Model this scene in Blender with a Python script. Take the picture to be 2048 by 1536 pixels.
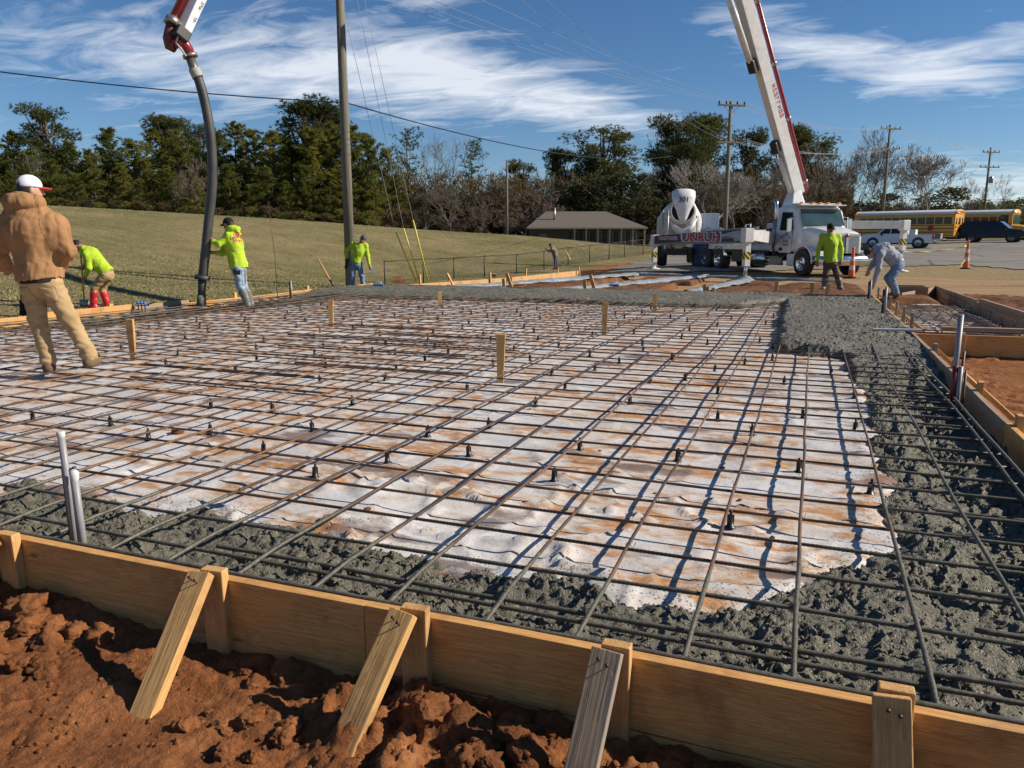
import bpy, math, random
import numpy as np
from mathutils import Vector, Matrix, Quaternion
random.seed(7); RNG = np.random.default_rng(7)
for o in list(bpy.data.objects): bpy.data.objects.remove(o)
scene = bpy.context.scene
C = scene.collection
R = math.radians
# ---------------------------------------------------------------- camera
CAM_H = 1.2; YAW = R(21.07); PITCH = math.atan(288/1538.)
cam_d = bpy.data.cameras.new('camera'); cam_d.sensor_width = 36; cam_d.lens = 36*1538/2048
cam_d.clip_start = 0.05; cam_d.clip_end = 3000
cam = bpy.data.objects.new('camera', cam_d); C.objects.link(cam)
cam.location = (0, 0, CAM_H); cam.rotation_euler = (R(90)-PITCH, 0, YAW)
scene.camera = cam
# ---------------------------------------------------------------- sun + sky
SUN_AZ = R(18); SUN_EL = R(34)                     # azimuth measured from +X towards +Y
sdir = Vector((math.cos(SUN_AZ)*math.cos(SUN_EL), math.sin(SUN_AZ)*math.cos(SUN_EL), math.sin(SUN_EL)))
sl = bpy.data.lights.new('sun', 'SUN'); sl.energy = 5.0; sl.angle = R(0.53); sl.color = (1.0, 0.91, 0.78)
so = bpy.data.objects.new('sun', sl); C.objects.link(so); so.rotation_euler = sdir.to_track_quat('Z', 'Y').to_euler()
so.location = sdir*60
w = bpy.data.worlds.new('World'); scene.world = w; w.use_nodes = True
def build_world():
    nt = w.node_tree; N = nt.nodes; L = nt.links; N.clear()
    out = N.new('ShaderNodeOutputWorld'); bg = N.new('ShaderNodeBackground'); bg.inputs[1].default_value = 0.064
    sky = N.new('ShaderNodeTexSky'); sky.sky_type = 'NISHITA'; sky.sun_disc = False
    sky.sun_elevation = SUN_EL; sky.sun_rotation = math.atan2(sdir.x, sdir.y)
    sky.air_density = 1.0; sky.dust_density = 0.0; sky.ozone_density = 4.0; sky.altitude = 800
    hs = N.new('ShaderNodeHueSaturation'); hs.inputs['Saturation'].default_value = 1.14; hs.inputs['Value'].default_value = 1.0
    tint = N.new('ShaderNodeMix'); tint.data_type = 'RGBA'; tint.blend_type = 'MULTIPLY'; tint.inputs['Factor'].default_value = 1.0; tint.inputs['B'].default_value = (.98, 1.0, 1.04, 1)
    L.new(sky.outputs[0], tint.inputs['A']); L.new(tint.outputs['Result'], hs.inputs['Color'])
    tc = N.new('ShaderNodeTexCoord')
    def math_(op, a, b=None, c=None):
        n = N.new('ShaderNodeMath'); n.operation = op
        for i, v in enumerate((a, b, c)):
            if v is None: continue
            if hasattr(v, 'links') or hasattr(v, 'is_linked'): L.new(v, n.inputs[i])
            else: n.inputs[i].default_value = v
        return n.outputs[0]
    sep = N.new('ShaderNodeSeparateXYZ'); L.new(tc.outputs['Generated'], sep.inputs[0])
    X, Y, Z = sep.outputs
    zc = math_('MAXIMUM', math_('ADD', Z, 0.10), 0.02)
    u = math_('DIVIDE', X, zc); v = math_('DIVIDE', Y, zc)
    comb = N.new('ShaderNodeCombineXYZ'); L.new(u, comb.inputs[0]); L.new(v, comb.inputs[1])
    mp = N.new('ShaderNodeMapping'); mp.inputs['Rotation'].default_value = (0, 0, R(-38)); mp.inputs['Scale'].default_value = (0.5, 1.0, 1)
    mp.inputs['Location'].default_value = (3.1, 1.7, 0); L.new(comb.outputs[0], mp.inputs[0])
    n1 = N.new('ShaderNodeTexNoise'); n1.inputs['Scale'].default_value = 0.9; n1.inputs['Detail'].default_value = 9; n1.inputs['Roughness'].default_value = 0.56
    n1.inputs['Distortion'].default_value = 0.5
    L.new(mp.outputs[0], n1.inputs[0])
    n2 = N.new('ShaderNodeTexNoise'); n2.inputs['Scale'].default_value = 4.6; n2.inputs['Detail'].default_value = 10; n2.inputs['Roughness'].default_value = 0.62
    n2.inputs['Distortion'].default_value = 1.0; L.new(mp.outputs[0], n2.inputs[0])
    # cloud banks that the photograph shows, placed as bearings (azimuth, elevation); thin cirrus everywhere else
    az = math_('ARCTAN2', X, Y); el = math_('ARCSINE', Z)
    banks = None
    for (ca, ce, wa, we, tilt, amp) in CLOUDS:
        da = math_('SUBTRACT', az, R(ca)); de = math_('SUBTRACT', math_('SUBTRACT', el, R(ce)), math_('MULTIPLY', da, tilt))
        q = math_('ADD', math_('POWER', math_('ABSOLUTE', math_('DIVIDE', da, R(wa))), 2.0), math_('POWER', math_('ABSOLUTE', math_('DIVIDE', de, R(we))), 2.0))
        g = math_('MULTIPLY', math_('EXPONENT', math_('MULTIPLY', q, -1.0)), amp)
        banks = g if banks is None else math_('ADD', banks, g)
    tex = math_('ADD', math_('MULTIPLY', n1.outputs[0], 0.42), math_('MULTIPLY', n2.outputs[0], 0.58))
    dens = math_('ADD', math_('MULTIPLY', math_('SUBTRACT', tex, 0.5), 3.4), math_('SUBTRACT', math_('MULTIPLY', banks, 1.45), 0.34))
    ramp = N.new('ShaderNodeValToRGB'); e = ramp.color_ramp.elements
    e[0].position = 0.0; e[0].color = (0, 0, 0, 1); e[1].position = 0.85; e[1].color = (1, 1, 1, 1)
    L.new(dens, ramp.inputs[0])
    fac = math_('MULTIPLY', ramp.outputs[0], 0.72)
    mix = N.new('ShaderNodeMix'); mix.data_type = 'RGBA'; L.new(fac, mix.inputs['Factor'])
    L.new(hs.outputs[0], mix.inputs['A']); mix.inputs['B'].default_value = (11.5, 11.8, 12.4, 1)
    L.new(mix.outputs['Result'], bg.inputs[0]); L.new(bg.outputs[0], out.inputs[0])
# azimuth (deg clockwise from +Y), elevation, half widths, tilt, strength
CLOUDS = [(-45, 11.5, 13, 2.6, -0.02, .62), (-26, 11.2, 10, 3.0, -0.10, .72), (-14, 8.6, 7.5, 1.6, -0.12, .55), (-44, 16.5, 22, 2.2, 0.05, .30),
          (5.5, 10.2, 6.5, 1.5, -0.2, .62), (-3, 13.5, 7, 1.8, -0.25, .46), (11, 3.2, 7, 1.7, 0.0, .62), (16, 13.2, 7, 1.0, 0.25, .5), (16, 9.0, 3, 1.2, 0.2, .4),
          (60, 9, 25, 3, 0, .5), (120, 12, 30, 4, 0, .5), (190, 10, 30, 4, 0, .5), (-110, 10, 30, 4, 0, .5)]
build_world()
# ---------------------------------------------------------------- colour management
scene.render.engine = 'CYCLES'
scene.view_settings.view_transform = 'Standard'; scene.view_settings.look = 'None'
scene.view_settings.exposure = 0.45; scene.view_settings.gamma = 1.0
# ---------------------------------------------------------------- helpers
FX, FY = -math.sin(YAW), math.cos(YAW); RX, RY = math.cos(YAW), math.sin(YAW)
CP, SP = math.cos(PITCH), math.sin(PITCH)
def ray(x, y):
    a = (x-1024)/1538.; b = -(y-768)/1538.
    h = CP+b*SP
    return FX*h+RX*a, FY*h+RY*a, -SP+b*CP
def gp(x, y, z=0.):                # where a bearing meets the level z
    d = ray(x, y); t = (z-CAM_H)/d[2]; return d[0]*t, d[1]*t
def at(x, y, dist):                # a bearing followed for a given distance
    d = ray(x, y); t = dist/(d[0]*FX+d[1]*FY); return d[0]*t, d[1]*t, CAM_H+d[2]*t
def hashn(i, j, k):
    n = (i.astype(np.int64)*374761393 + j.astype(np.int64)*668265263 + k.astype(np.int64)*2147483647) & 0xffffffff
    n = ((n ^ (n >> 13))*1274126177) & 0xffffffff
    return ((n ^ (n >> 16)) & 0xffffff)/float(0xffffff)
def vnoise(x, y, z=0.0):
    x, y, z = np.broadcast_arrays(np.asarray(x, float), np.asarray(y, float), np.asarray(z, float))
    i, j, k = np.floor(x), np.floor(y), np.floor(z); f, g, h = x-i, y-j, z-k
    f = f*f*(3-2*f); g = g*g*(3-2*g); h = h*h*(3-2*h)
    r = 0
    for a in (0, 1):
        for b in (0, 1):
            for c in (0, 1):
                r = r + hashn(i+a, j+b, k+c)*(f if a else 1-f)*(g if b else 1-g)*(h if c else 1-h)
    return r*2-1
def fbm(x, y, z=0.0, o=4, g=.5):
    s = 0; a = 1.; t = 0; q = 1.
    for n in range(o):
        s = s + a*vnoise(x*q+17.3*n, y*q-9.1*n, np.asarray(z)*q+3.7*n); t += a; a *= g; q *= 2.03
    return s/t
def worley(x, y, seed=0):          # distance to the nearest feature point and that cell's random number
    i, j = np.floor(x), np.floor(y); best = np.full(x.shape, 9.); rid = np.zeros(x.shape)
    for a in (-1, 0, 1):
        for b in (-1, 0, 1):
            ci, cj = i+a, j+b
            px = ci+hashn(ci, cj, np.full(x.shape, 11+seed)); py = cj+hashn(ci, cj, np.full(x.shape, 57+seed))
            d = np.hypot(px-x, py-y); m = d < best
            best = np.where(m, d, best); rid = np.where(m, hashn(ci, cj, np.full(x.shape, 91+seed)), rid)
    return best, rid
def sstep(a, b, x):
    t = np.clip((x-a)/(b-a), 0, 1); return t*t*(3-2*t)
def tag(o, label=None, cat=None, group=None, kind=None):
    if label: o['label'] = label
    if cat: o['category'] = cat
    if group: o['group'] = group
    if kind: o['kind'] = kind
    return o
def empty(name, loc=(0, 0, 0), rz=0, label=None, cat=None, group=None):
    o = bpy.data.objects.new(name, None); o.empty_display_size = .2; C.objects.link(o)
    o.location = loc; o.rotation_euler = (0, 0, rz)
    return tag(o, label, cat, group)
def link(name, me, parent=None, loc=None, rot=None):
    o = bpy.data.objects.new(name, me); C.objects.link(o)
    if parent is not None: o.parent = parent
    if loc is not None: o.location = loc
    if rot is not None: o.rotation_euler = rot
    return o
def copy_tree(o, parent=None):
    c = o.copy(); C.objects.link(c)
    if parent is not None: c.parent = parent
    for ch in o.children: copy_tree(ch, c)
    return c
def mesh_np(name, V, Fq, mat, smooth=True):
    """V (n,3) array, Fq (m,3|4) int array"""
    me = bpy.data.meshes.new(name); V = np.asarray(V, np.float32); Fq = np.asarray(Fq, np.int32)
    n, k = Fq.shape
    me.vertices.add(len(V)); me.vertices.foreach_set('co', V.ravel())
    me.loops.add(n*k); me.loops.foreach_set('vertex_index', Fq.ravel())
    me.polygons.add(n); me.polygons.foreach_set('loop_start', np.arange(0, n*k, k, dtype=np.int32))
    me.polygons.foreach_set('loop_total', np.full(n, k, np.int32))
    me.polygons.foreach_set('use_smooth', np.full(n, smooth))
    if mat: me.materials.append(mat)
    me.update(calc_edges=True); me.validate()
    return me
def grid_mesh(name, xs, ys, zf, mat, keep=None):
    Xg, Yg = np.meshgrid(xs, ys); Zg = zf(Xg, Yg) if callable(zf) else zf
    nx, ny = len(xs), len(ys); idx = np.arange(nx*ny).reshape(ny, nx)
    q = np.stack([idx[:-1, :-1], idx[:-1, 1:], idx[1:, 1:], idx[1:, :-1]], -1).reshape(-1, 4)
    V = np.stack([Xg, Yg, Zg], -1).reshape(-1, 3)
    if keep is not None:
        kk = keep(Xg, Yg).reshape(-1) if callable(keep) else keep.reshape(-1)
        q = q[kk[q].any(1)]
        used = np.unique(q); re = np.full(len(V), -1); re[used] = np.arange(len(used)); V = V[used]; q = re[q]
    return mesh_np(name, V, q, mat)
class MB:
    """collects solids; build() links them as one mesh object"""
    def __init__(s): s.v = []; s.f = []; s.sm = []
    def add(s, vs, fs, smooth=False, M=None):
        b = len(s.v)
        s.v += [tuple(M @ Vector(p)) for p in vs] if M is not None else [tuple(p) for p in vs]
        s.f += [tuple(i+b for i in f) for f in fs]; s.sm += [smooth]*len(fs); return s
    def box(s, c, d, rot=None, M=None, taper=None):
        x, y, z = d[0]/2, d[1]/2, d[2]/2
        vs = [Vector((sx*x, sy*y, sz*z)) for sz in (-1, 1) for sy in (-1, 1) for sx in (-1, 1)]
        if taper: vs = [Vector((p.x*(taper if p.z > 0 else 1), p.y*(taper if p.z > 0 else 1), p.z)) for p in vs]
        if rot is not None:
            rm = rot if isinstance(rot, Matrix) else Matrix.Rotation(rot, 3, 'Z'); vs = [rm @ p for p in vs]
        vs = [p+Vector(c) for p in vs]
        return s.add(vs, [(0, 2, 3, 1), (4, 5, 7, 6), (0, 1, 5, 4), (2, 6, 7, 3), (0, 4, 6, 2), (1, 3, 7, 5)], False, M)
    def beam(s, a, b, wd, ht, up=(0, 0, 1), wd2=None, ht2=None):
        a, b = Vector(a), Vector(b); d = (b-a).normalized(); sd = d.cross(Vector(up)).normalized(); u = sd.cross(d)
        vs = []
        for p, ww, hh in ((a, wd, ht), (b, wd2 or wd, ht2 or ht)):
            for su, ss in ((-1, -1), (-1, 1), (1, 1), (1, -1)): vs.append(p+sd*ss*ww/2+u*su*hh/2)
        return s.add(vs, [(0, 1, 2, 3), (7, 6, 5, 4), (0, 4, 5, 1), (1, 5, 6, 2), (2, 6, 7, 3), (3, 7, 4, 0)])
    def tube(s, path, r, n=8, caps=True, smooth=True):
        P = [Vector(p) for p in path]; m = len(P); rs = r if isinstance(r, (list, tuple)) else [r]*m
        vs = []; fs = []; prev = None
        for i in range(m):
            t = (P[min(i+1, m-1)]-P[max(i-1, 0)]).normalized()
            if prev is None:
                ref = Vector((0, 0, 1)) if abs(t.z) < .9 else Vector((1, 0, 0)); u = t.cross(ref).normalized()
            else: u = (prev-t*prev.dot(t)).normalized()
            prev = u; vv = t.cross(u)
            for k in range(n):
                a = 2*math.pi*k/n; vs.append(P[i]+(u*math.cos(a)+vv*math.sin(a))*rs[i])
        for i in range(m-1):
            for k in range(n):
                k2 = (k+1) % n; fs.append((i*n+k, i*n+k2, (i+1)*n+k2, (i+1)*n+k))
        s.add(vs, fs, smooth)
        if caps:
            b = len(s.v)-m*n
            s.f += [tuple(b+k for k in reversed(range(n))), tuple(b+(m-1)*n+k for k in range(n))]; s.sm += [False]*2
        return s
    def lathe(s, prof, n=24, M=None, smooth=True, arc=2*math.pi):
        """prof [(r, z)] round local Z"""
        vs = []; fs = []; full = abs(arc-2*math.pi) < 1e-4; nn = n if full else n+1
        for r, z in prof:
            for k in range(nn):
                a = arc*k/n; vs.append((r*math.cos(a), r*math.sin(a), z))
        for i in range(len(prof)-1):
            for k in range(n):
                k2 = (k+1) % nn; fs.append((i*nn+k, i*nn+k2, (i+1)*nn+k2, (i+1)*nn+k))
        return s.add(vs, fs, smooth, M)
    def prism(s, poly, y0, y1, M=None):
        """poly in XZ, extruded along Y"""
        n = len(poly); vs = [(x, y0, z) for x, z in poly]+[(x, y1, z) for x, z in poly]
        fs = [tuple(range(n)), tuple(reversed(range(n, 2*n)))]+[(i, i+n, (i+1) % n+n, (i+1) % n) for i in range(n)]
        return s.add(vs, fs, False, M)
    def loft(s, rings, caps=True, smooth=True, closed=True):
        n = len(rings[0]); vs = [p for r in rings for p in r]; fs = []
        for i in range(len(rings)-1):
            for k in range(n if closed else n-1):
                k2 = (k+1) % n; fs.append((i*n+k, i*n+k2, (i+1)*n+k2, (i+1)*n+k))
        if caps and closed: fs += [tuple(reversed(range(n))), tuple((len(rings)-1)*n+k for k in range(n))]
        return s.add(vs, fs, smooth)
    def quad(s, a, b, c, d): return s.add([a, b, c, d], [(0, 1, 2, 3)])
    def mesh(s, name, mat, bevel=0):
        me = bpy.data.meshes.new(name); me.from_pydata(s.v, [], s.f); me.update()
        me.polygons.foreach_set('use_smooth', s.sm); me.materials.append(mat); 
        return me
    def build(s, name, mat, parent=None, bevel=0, loc=None, rot=None, seg=2):
        o = link(name, s.mesh(name, mat), parent, loc, rot)
        if bevel:
            m = o.modifiers.new('bevel', 'BEVEL'); m.width = bevel; m.segments = seg; m.limit_method = 'ANGLE'; m.angle_limit = R(40)
        return o
# ---------------------------------------------------------------- materials
MATS = {}
def node_mat(name):
    m = bpy.data.materials.new(name); m.use_nodes = True; nt = m.node_tree
    b = nt.nodes['Principled BSDF']; return m, nt, nt.nodes, nt.links, b
def noise(N, L, co, scale, detail=4, rough=.55, dist=0):
    n = N.new('ShaderNodeTexNoise'); n.inputs['Scale'].default_value = scale; n.inputs['Detail'].default_value = detail
    n.inputs['Roughness'].default_value = rough; n.inputs['Distortion'].default_value = dist
    if co is not None: L.new(co, n.inputs['Vector'])
    return n.outputs['Fac']
def ramp(N, L, fac, *stops):
    r = N.new('ShaderNodeValToRGB'); e = r.color_ramp.elements
    while len(e) < len(stops): e.new(.5)
    for k, (p, c) in enumerate(stops):
        e[k].position = p; e[k].color = (*c, 1) if isinstance(c, tuple) else (c, c, c, 1)
    L.new(fac, r.inputs[0]); return r.outputs[0]
def mixc(N, L, fac, a, b):
    n = N.new('ShaderNodeMix'); n.data_type = 'RGBA'
    for k, v in (('Factor', fac), ('A', a), ('B', b)):
        if isinstance(v, tuple): n.inputs[k].default_value = (*v, 1)
        elif isinstance(v, (int, float)): n.inputs[k].default_value = v
        else: L.new(v, n.inputs[k])
    return n.outputs['Result']
def mth(N, L, op, a, b=None):
    n = N.new('ShaderNodeMath'); n.operation = op
    for i, v in enumerate((a, b)):
        if v is None: continue
        if isinstance(v, (int, float)): n.inputs[i].default_value = v
        else: L.new(v, n.inputs[i])
    return n.outputs[0]
def bump(N, L, b, h, strength=.4, dist=.02, prev=None):
    n = N.new('ShaderNodeBump'); n.inputs['Strength'].default_value = strength; n.inputs['Distance'].default_value = dist
    L.new(h, n.inputs['Height'])
    if prev is not None: L.new(prev, n.inputs['Normal'])
    L.new(n.outputs[0], b.inputs['Normal']); return n.outputs[0]
def coord(N, kind='Object'):
    if kind == 'Position': return N.new('ShaderNodeNewGeometry').outputs['Position']
    return N.new('ShaderNodeTexCoord').outputs[kind]
def mapped(N, L, co, sc, rot=(0, 0, 0)):
    m = N.new('ShaderNodeMapping'); m.inputs['Scale'].default_value = sc; m.inputs['Rotation'].default_value = rot; L.new(co, m.inputs[0]); return m.outputs[0]
def S(name, col, rough=.55, col2=None, scale=6., metal=0., bs=0., bscale=40., bdist=.01, spec=.5, stretch=None, kind='Object', coat=0, dirt=0., lo=.35, hi=.68):
    if name in MATS: return MATS[name]
    m, nt, N, L, b = node_mat(name); b.inputs['Roughness'].default_value = rough; b.inputs['Metallic'].default_value = metal
    b.inputs['Specular IOR Level'].default_value = spec; b.inputs['Coat Weight'].default_value = coat
    co = coord(N, kind)
    if stretch: co = mapped(N, L, co, stretch)
    c2 = col2 or tuple(c*.82 for c in col)
    f = ramp(N, L, noise(N, L, co, scale, 5, .6), (lo, 0.), (hi, 1.))
    c = mixc(N, L, f, col, c2)
    if dirt:
        d = ramp(N, L, noise(N, L, co, scale*2.3, 6, .7), (.5, 0.), (.72, dirt)); c = mixc(N, L, d, c, (.16, .1, .06))
    L.new(c, b.inputs['Base Color'])
    if bs: bump(N, L, b, noise(N, L, co, bscale, 4, .6), bs, bdist)
    MATS[name] = m; return m
def wood_mat(name, ca, cb, cc, weather=0., axis=0):
    """grain runs along the object's local axis"""
    m, nt, N, L, b = node_mat(name); co = coord(N); oi = N.new('ShaderNodeObjectInfo')
    off = N.new('ShaderNodeVectorMath'); off.operation = 'ADD'; L.new(co, off.inputs[0])
    mul = N.new('ShaderNodeVectorMath'); mul.operation = 'SCALE'; mul.inputs['Scale'].default_value = 9.; cmb = N.new('ShaderNodeCombineXYZ')
    for k in range(3): L.new(oi.outputs['Random'], cmb.inputs[k])
    L.new(cmb.outputs[0], mul.inputs[0]); L.new(mul.outputs[0], off.inputs[1]); co = off.outputs[0]
    sc = [14., 14., 14.]; sc[axis] = .55
    g = noise(N, L, mapped(N, L, co, tuple(sc)), 3.2, 3, .5, .8)
    sc2 = [60., 60., 60.]; sc2[axis] = 1.2; fine = noise(N, L, mapped(N, L, co, tuple(sc2)), 4, 2, .5)
    wv = mth(N, L, 'FRACT', mth(N, L, 'MULTIPLY', g, 9.))
    band = ramp(N, L, wv, (0., 0.), (.6, .55), (.9, 1.), (1., .1))
    c = mixc(N, L, band, ca, cb)
    c = mixc(N, L, ramp(N, L, fine, (.3, 0.), (.75, .35)), c, cc)
    # knots and muddy wear
    kn = N.new('ShaderNodeTexVoronoi'); kn.inputs['Scale'].default_value = 1.6
    s3 = [4., 4., 4.]; s3[axis] = 1.6; L.new(mapped(N, L, co, tuple(s3)), kn.inputs['Vector'])
    c = mixc(N, L, ramp(N, L, kn.outputs['Distance'], (.03, .85), (.09, 0.)), c, (.10, .045, .02))
    dn = noise(N, L, co, 3.1, 6, .65); c = mixc(N, L, ramp(N, L, dn, (.50, 0.), (.70, .7)), c, (.19, .08, .03))
    if weather: c = mixc(N, L, ramp(N, L, noise(N, L, mapped(N, L, co, tuple(sc)), .8, 4), (.38, 0.), (.6, weather)), c, (.27, .24, .2))
    L.new(c, b.inputs['Base Color']); b.inputs['Roughness'].default_value = .72
    h = mth(N, L, 'ADD', mth(N, L, 'MULTIPLY', band, .5), fine); bump(N, L, b, h, .35, .004)
    MATS[name] = m; return m
WOOD_NEW = wood_mat('pine_lumber', (.68, .385, .125), (.48, .22, .06), (.34, .155, .045))
WOOD_NEW_Z = wood_mat('pine_lumber_upright', (.66, .41, .155), (.48, .24, .075), (.34, .17, .055), axis=2)
WOOD_NEW_Y = wood_mat('pine_lumber_lengthwise', (.60, .38, .17), (.47, .25, .09), (.38, .2, .07), axis=1)
WOOD_OLD_Z = wood_mat('weathered_lumber', (.46, .32, .17), (.34, .22, .11), (.28, .2, .12), weather=.75, axis=2)
WOOD_OLD_Y = wood_mat('weathered_form_lumber', (.40, .29, .17), (.28, .19, .1), (.22, .17, .11), weather=.8, axis=1)
WOOD_OLD_X = wood_mat('used_form_lumber', (.42, .26, .13), (.30, .17, .08), (.24, .15, .08), weather=.5, axis=0)
NAIL = S('nail_steel', (.06, .05, .045), .5, metal=.7)

def concrete_mat():
    m, nt, N, L, b = node_mat('wet_concrete'); co = coord(N, 'Position')
    f = noise(N, L, co, 26, 6, .65); c = ramp(N, L, f, (.3, (.08, .072, .05)), (.52, (.15, .138, .098)), (.72, (.225, .208, .155)))
    g = ramp(N, L, noise(N, L, co, 2.2, 3), (.38, 0.), (.62, .5)); c = mixc(N, L, g, c, (.098, .09, .066))
    L.new(c, b.inputs['Base Color'])
    L.new(ramp(N, L, noise(N, L, co, 60, 3), (.35, .28), (.65, .75)), b.inputs['Roughness'])
    h = mth(N, L, 'ADD', noise(N, L, co, 130, 4, .6), mth(N, L, 'MULTIPLY', noise(N, L, co, 45, 3), .9))
    bump(N, L, b, h, .9, .016); b.inputs['Specular IOR Level'].default_value = .5
    return m
CONC = concrete_mat()
def poly_mat():
    m, nt, N, L, b = node_mat('white_poly_sheeting'); co = coord(N, 'Position')
    st = mapped(N, L, co, (1.0, 2.1, 1), (0, 0, R(8)))
    base = ramp(N, L, noise(N, L, co, 1.1, 4), (.35, (.49, .48, .475)), (.65, (.63, .615, .60)))
    # clay washed over the sheet
    n1 = noise(N, L, st, 1.5, 7, .68, .4); n2 = noise(N, L, st, 3.6, 6, .7, .6)
    tan = ramp(N, L, mth(N, L, 'ADD', mth(N, L, 'MULTIPLY', n1, .6), mth(N, L, 'MULTIPLY', n2, .4)), (.435, 0.), (.59, .85))
    c = mixc(N, L, tan, base, (.46, .33, .21))
    org = ramp(N, L, mth(N, L, 'ADD', mth(N, L, 'MULTIPLY', n2, .55), mth(N, L, 'MULTIPLY', n1, .45)), (.505, 0.), (.585, .92))
    c = mixc(N, L, org, c, (.38, .17, .055))
    dk = ramp(N, L, noise(N, L, mapped(N, L, co, (1, 2.6, 1)), 1.15, 5, .6), (.575, 0.), (.64, .8)); c = mixc(N, L, dk, c, (.16, .10, .07))
    # concrete splatter, denser along the pour
    vo = N.new('ShaderNodeTexVoronoi'); vo.inputs['Scale'].default_value = 62; L.new(co, vo.inputs['Vector'])
    sp = N.new('ShaderNodeAttribute'); sp.attribute_name = 'splat'
    thr = mth(N, L, 'MULTIPLY', sp.outputs['Fac'], mth(N, L, 'MULTIPLY', mth(N, L, 'SUBTRACT', noise(N, L, co, 16, 5, .7), .28), 1.35))
    spl = mth(N, L, 'LESS_THAN', vo.outputs['Distance'], thr)
    c = mixc(N, L, mth(N, L, 'MULTIPLY', spl, .85), c, (.14, .135, .11))
    L.new(c, b.inputs['Base Color'])
    r = mth(N, L, 'SUBTRACT', mth(N, L, 'ADD', .42, mth(N, L, 'MULTIPLY', tan, .35)), mth(N, L, 'MULTIPLY', dk, .5)); L.new(r, b.inputs['Roughness'])
    h = mth(N, L, 'ADD', noise(N, L, co, 14, 4, .6), mth(N, L, 'MULTIPLY', noise(N, L, mapped(N, L, co, (3, 9, 1), (0, 0, .5)), 3, 3), .8))
    sepp = N.new('ShaderNodeSeparateXYZ'); L.new(co, sepp.inputs[0])
    for k_, (axn, per) in enumerate(((0, .86), (1, 1.15))):
        fr_ = mth(N, L, 'ABSOLUTE', mth(N, L, 'SUBTRACT', mth(N, L, 'FRACT', mth(N, L, 'DIVIDE', mth(N, L, 'ADD', sepp.outputs[axn], mth(N, L, 'MULTIPLY', noise(N, L, co, .8, 2), .06)), per)), .5))
        h = mth(N, L, 'ADD', h, mth(N, L, 'MULTIPLY', mth(N, L, 'LESS_THAN', fr_, .006), 1.2))
    bump(N, L, b, h, .3, .02); b.inputs['Specular IOR Level'].default_value = .45
    b.inputs['Subsurface Weight'].default_value = 0.0
    return m
POLY = poly_mat()
def dirt_mat(name, stops, sc=1.0):
    m, nt, N, L, b = node_mat(name); co = coord(N, 'Position')
    f = mth(N, L, 'ADD', mth(N, L, 'MULTIPLY', noise(N, L, co, 3.2*sc, 7, .65), .6), mth(N, L, 'MULTIPLY', noise(N, L, co, 22*sc, 5, .65), .4))
    L.new(ramp(N, L, f, *stops), b.inputs['Base Color']); b.inputs['Roughness'].default_value = .92; b.inputs['Specular IOR Level'].default_value = .2
    h = mth(N, L, 'ADD', noise(N, L, co, 60*sc, 6, .7), mth(N, L, 'MULTIPLY', noise(N, L, co, 16*sc, 4), 1.2)); bump(N, L, b, h, .8, .02)
    return m
CLAY = dirt_mat('red_clay', ((.33, (.09, .034, .014)), (.48, (.21, .078, .027)), (.62, (.31, .125, .046)), (.75, (.42, .2, .09))))
CLAY_DARK = dirt_mat('shade_toned_clay', ((.33, (.055, .026, .014)), (.5, (.14, .06, .026)), (.7, (.23, .11, .05))), .6)  # darker copy of the clay; shade over the pads is put into its colour
def rebar_mat(axis):
    m, nt, N, L, b = node_mat('rebar_steel_%d' % axis); co = coord(N, 'Position')
    st = [8., 8., 8.]; st[axis] = .9
    c = ramp(N, L, noise(N, L, mapped(N, L, co, tuple(st)), 1.0, 5, .65), (.36, (.026, .022, .02)), (.48, (.075, .046, .03)), (.58, (.17, .085, .04)), (.74, (.13, .105, .088)))
    at_ = N.new('ShaderNodeAttribute'); at_.attribute_name = 'conc'
    k = ramp(N, L, mth(N, L, 'ADD', at_.outputs['Fac'], mth(N, L, 'MULTIPLY', mth(N, L, 'SUBTRACT', noise(N, L, co, 22, 4), .5), 1.5)), (.35, 0.), (.55, 1.))
    c = mixc(N, L, k, c, ramp(N, L, noise(N, L, co, 60, 3), (.3, (.06, .054, .04)), (.7, (.145, .132, .1))))
    L.new(c, b.inputs['Base Color']); b.inputs['Roughness'].default_value = .55; b.inputs['Metallic'].default_value = .15
    sep = N.new('ShaderNodeSeparateXYZ'); L.new(co, sep.inputs[0])
    rib = mth(N, L, 'SINE', mth(N, L, 'MULTIPLY', mth(N, L, 'ADD', sep.outputs[axis], mth(N, L, 'MULTIPLY', sep.outputs[2], .8)), 2*math.pi/.013))
    pass
    return m
REBAR_X = rebar_mat(0); REBAR_Y = rebar_mat(1); REBAR_Z = rebar_mat(2)
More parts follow.
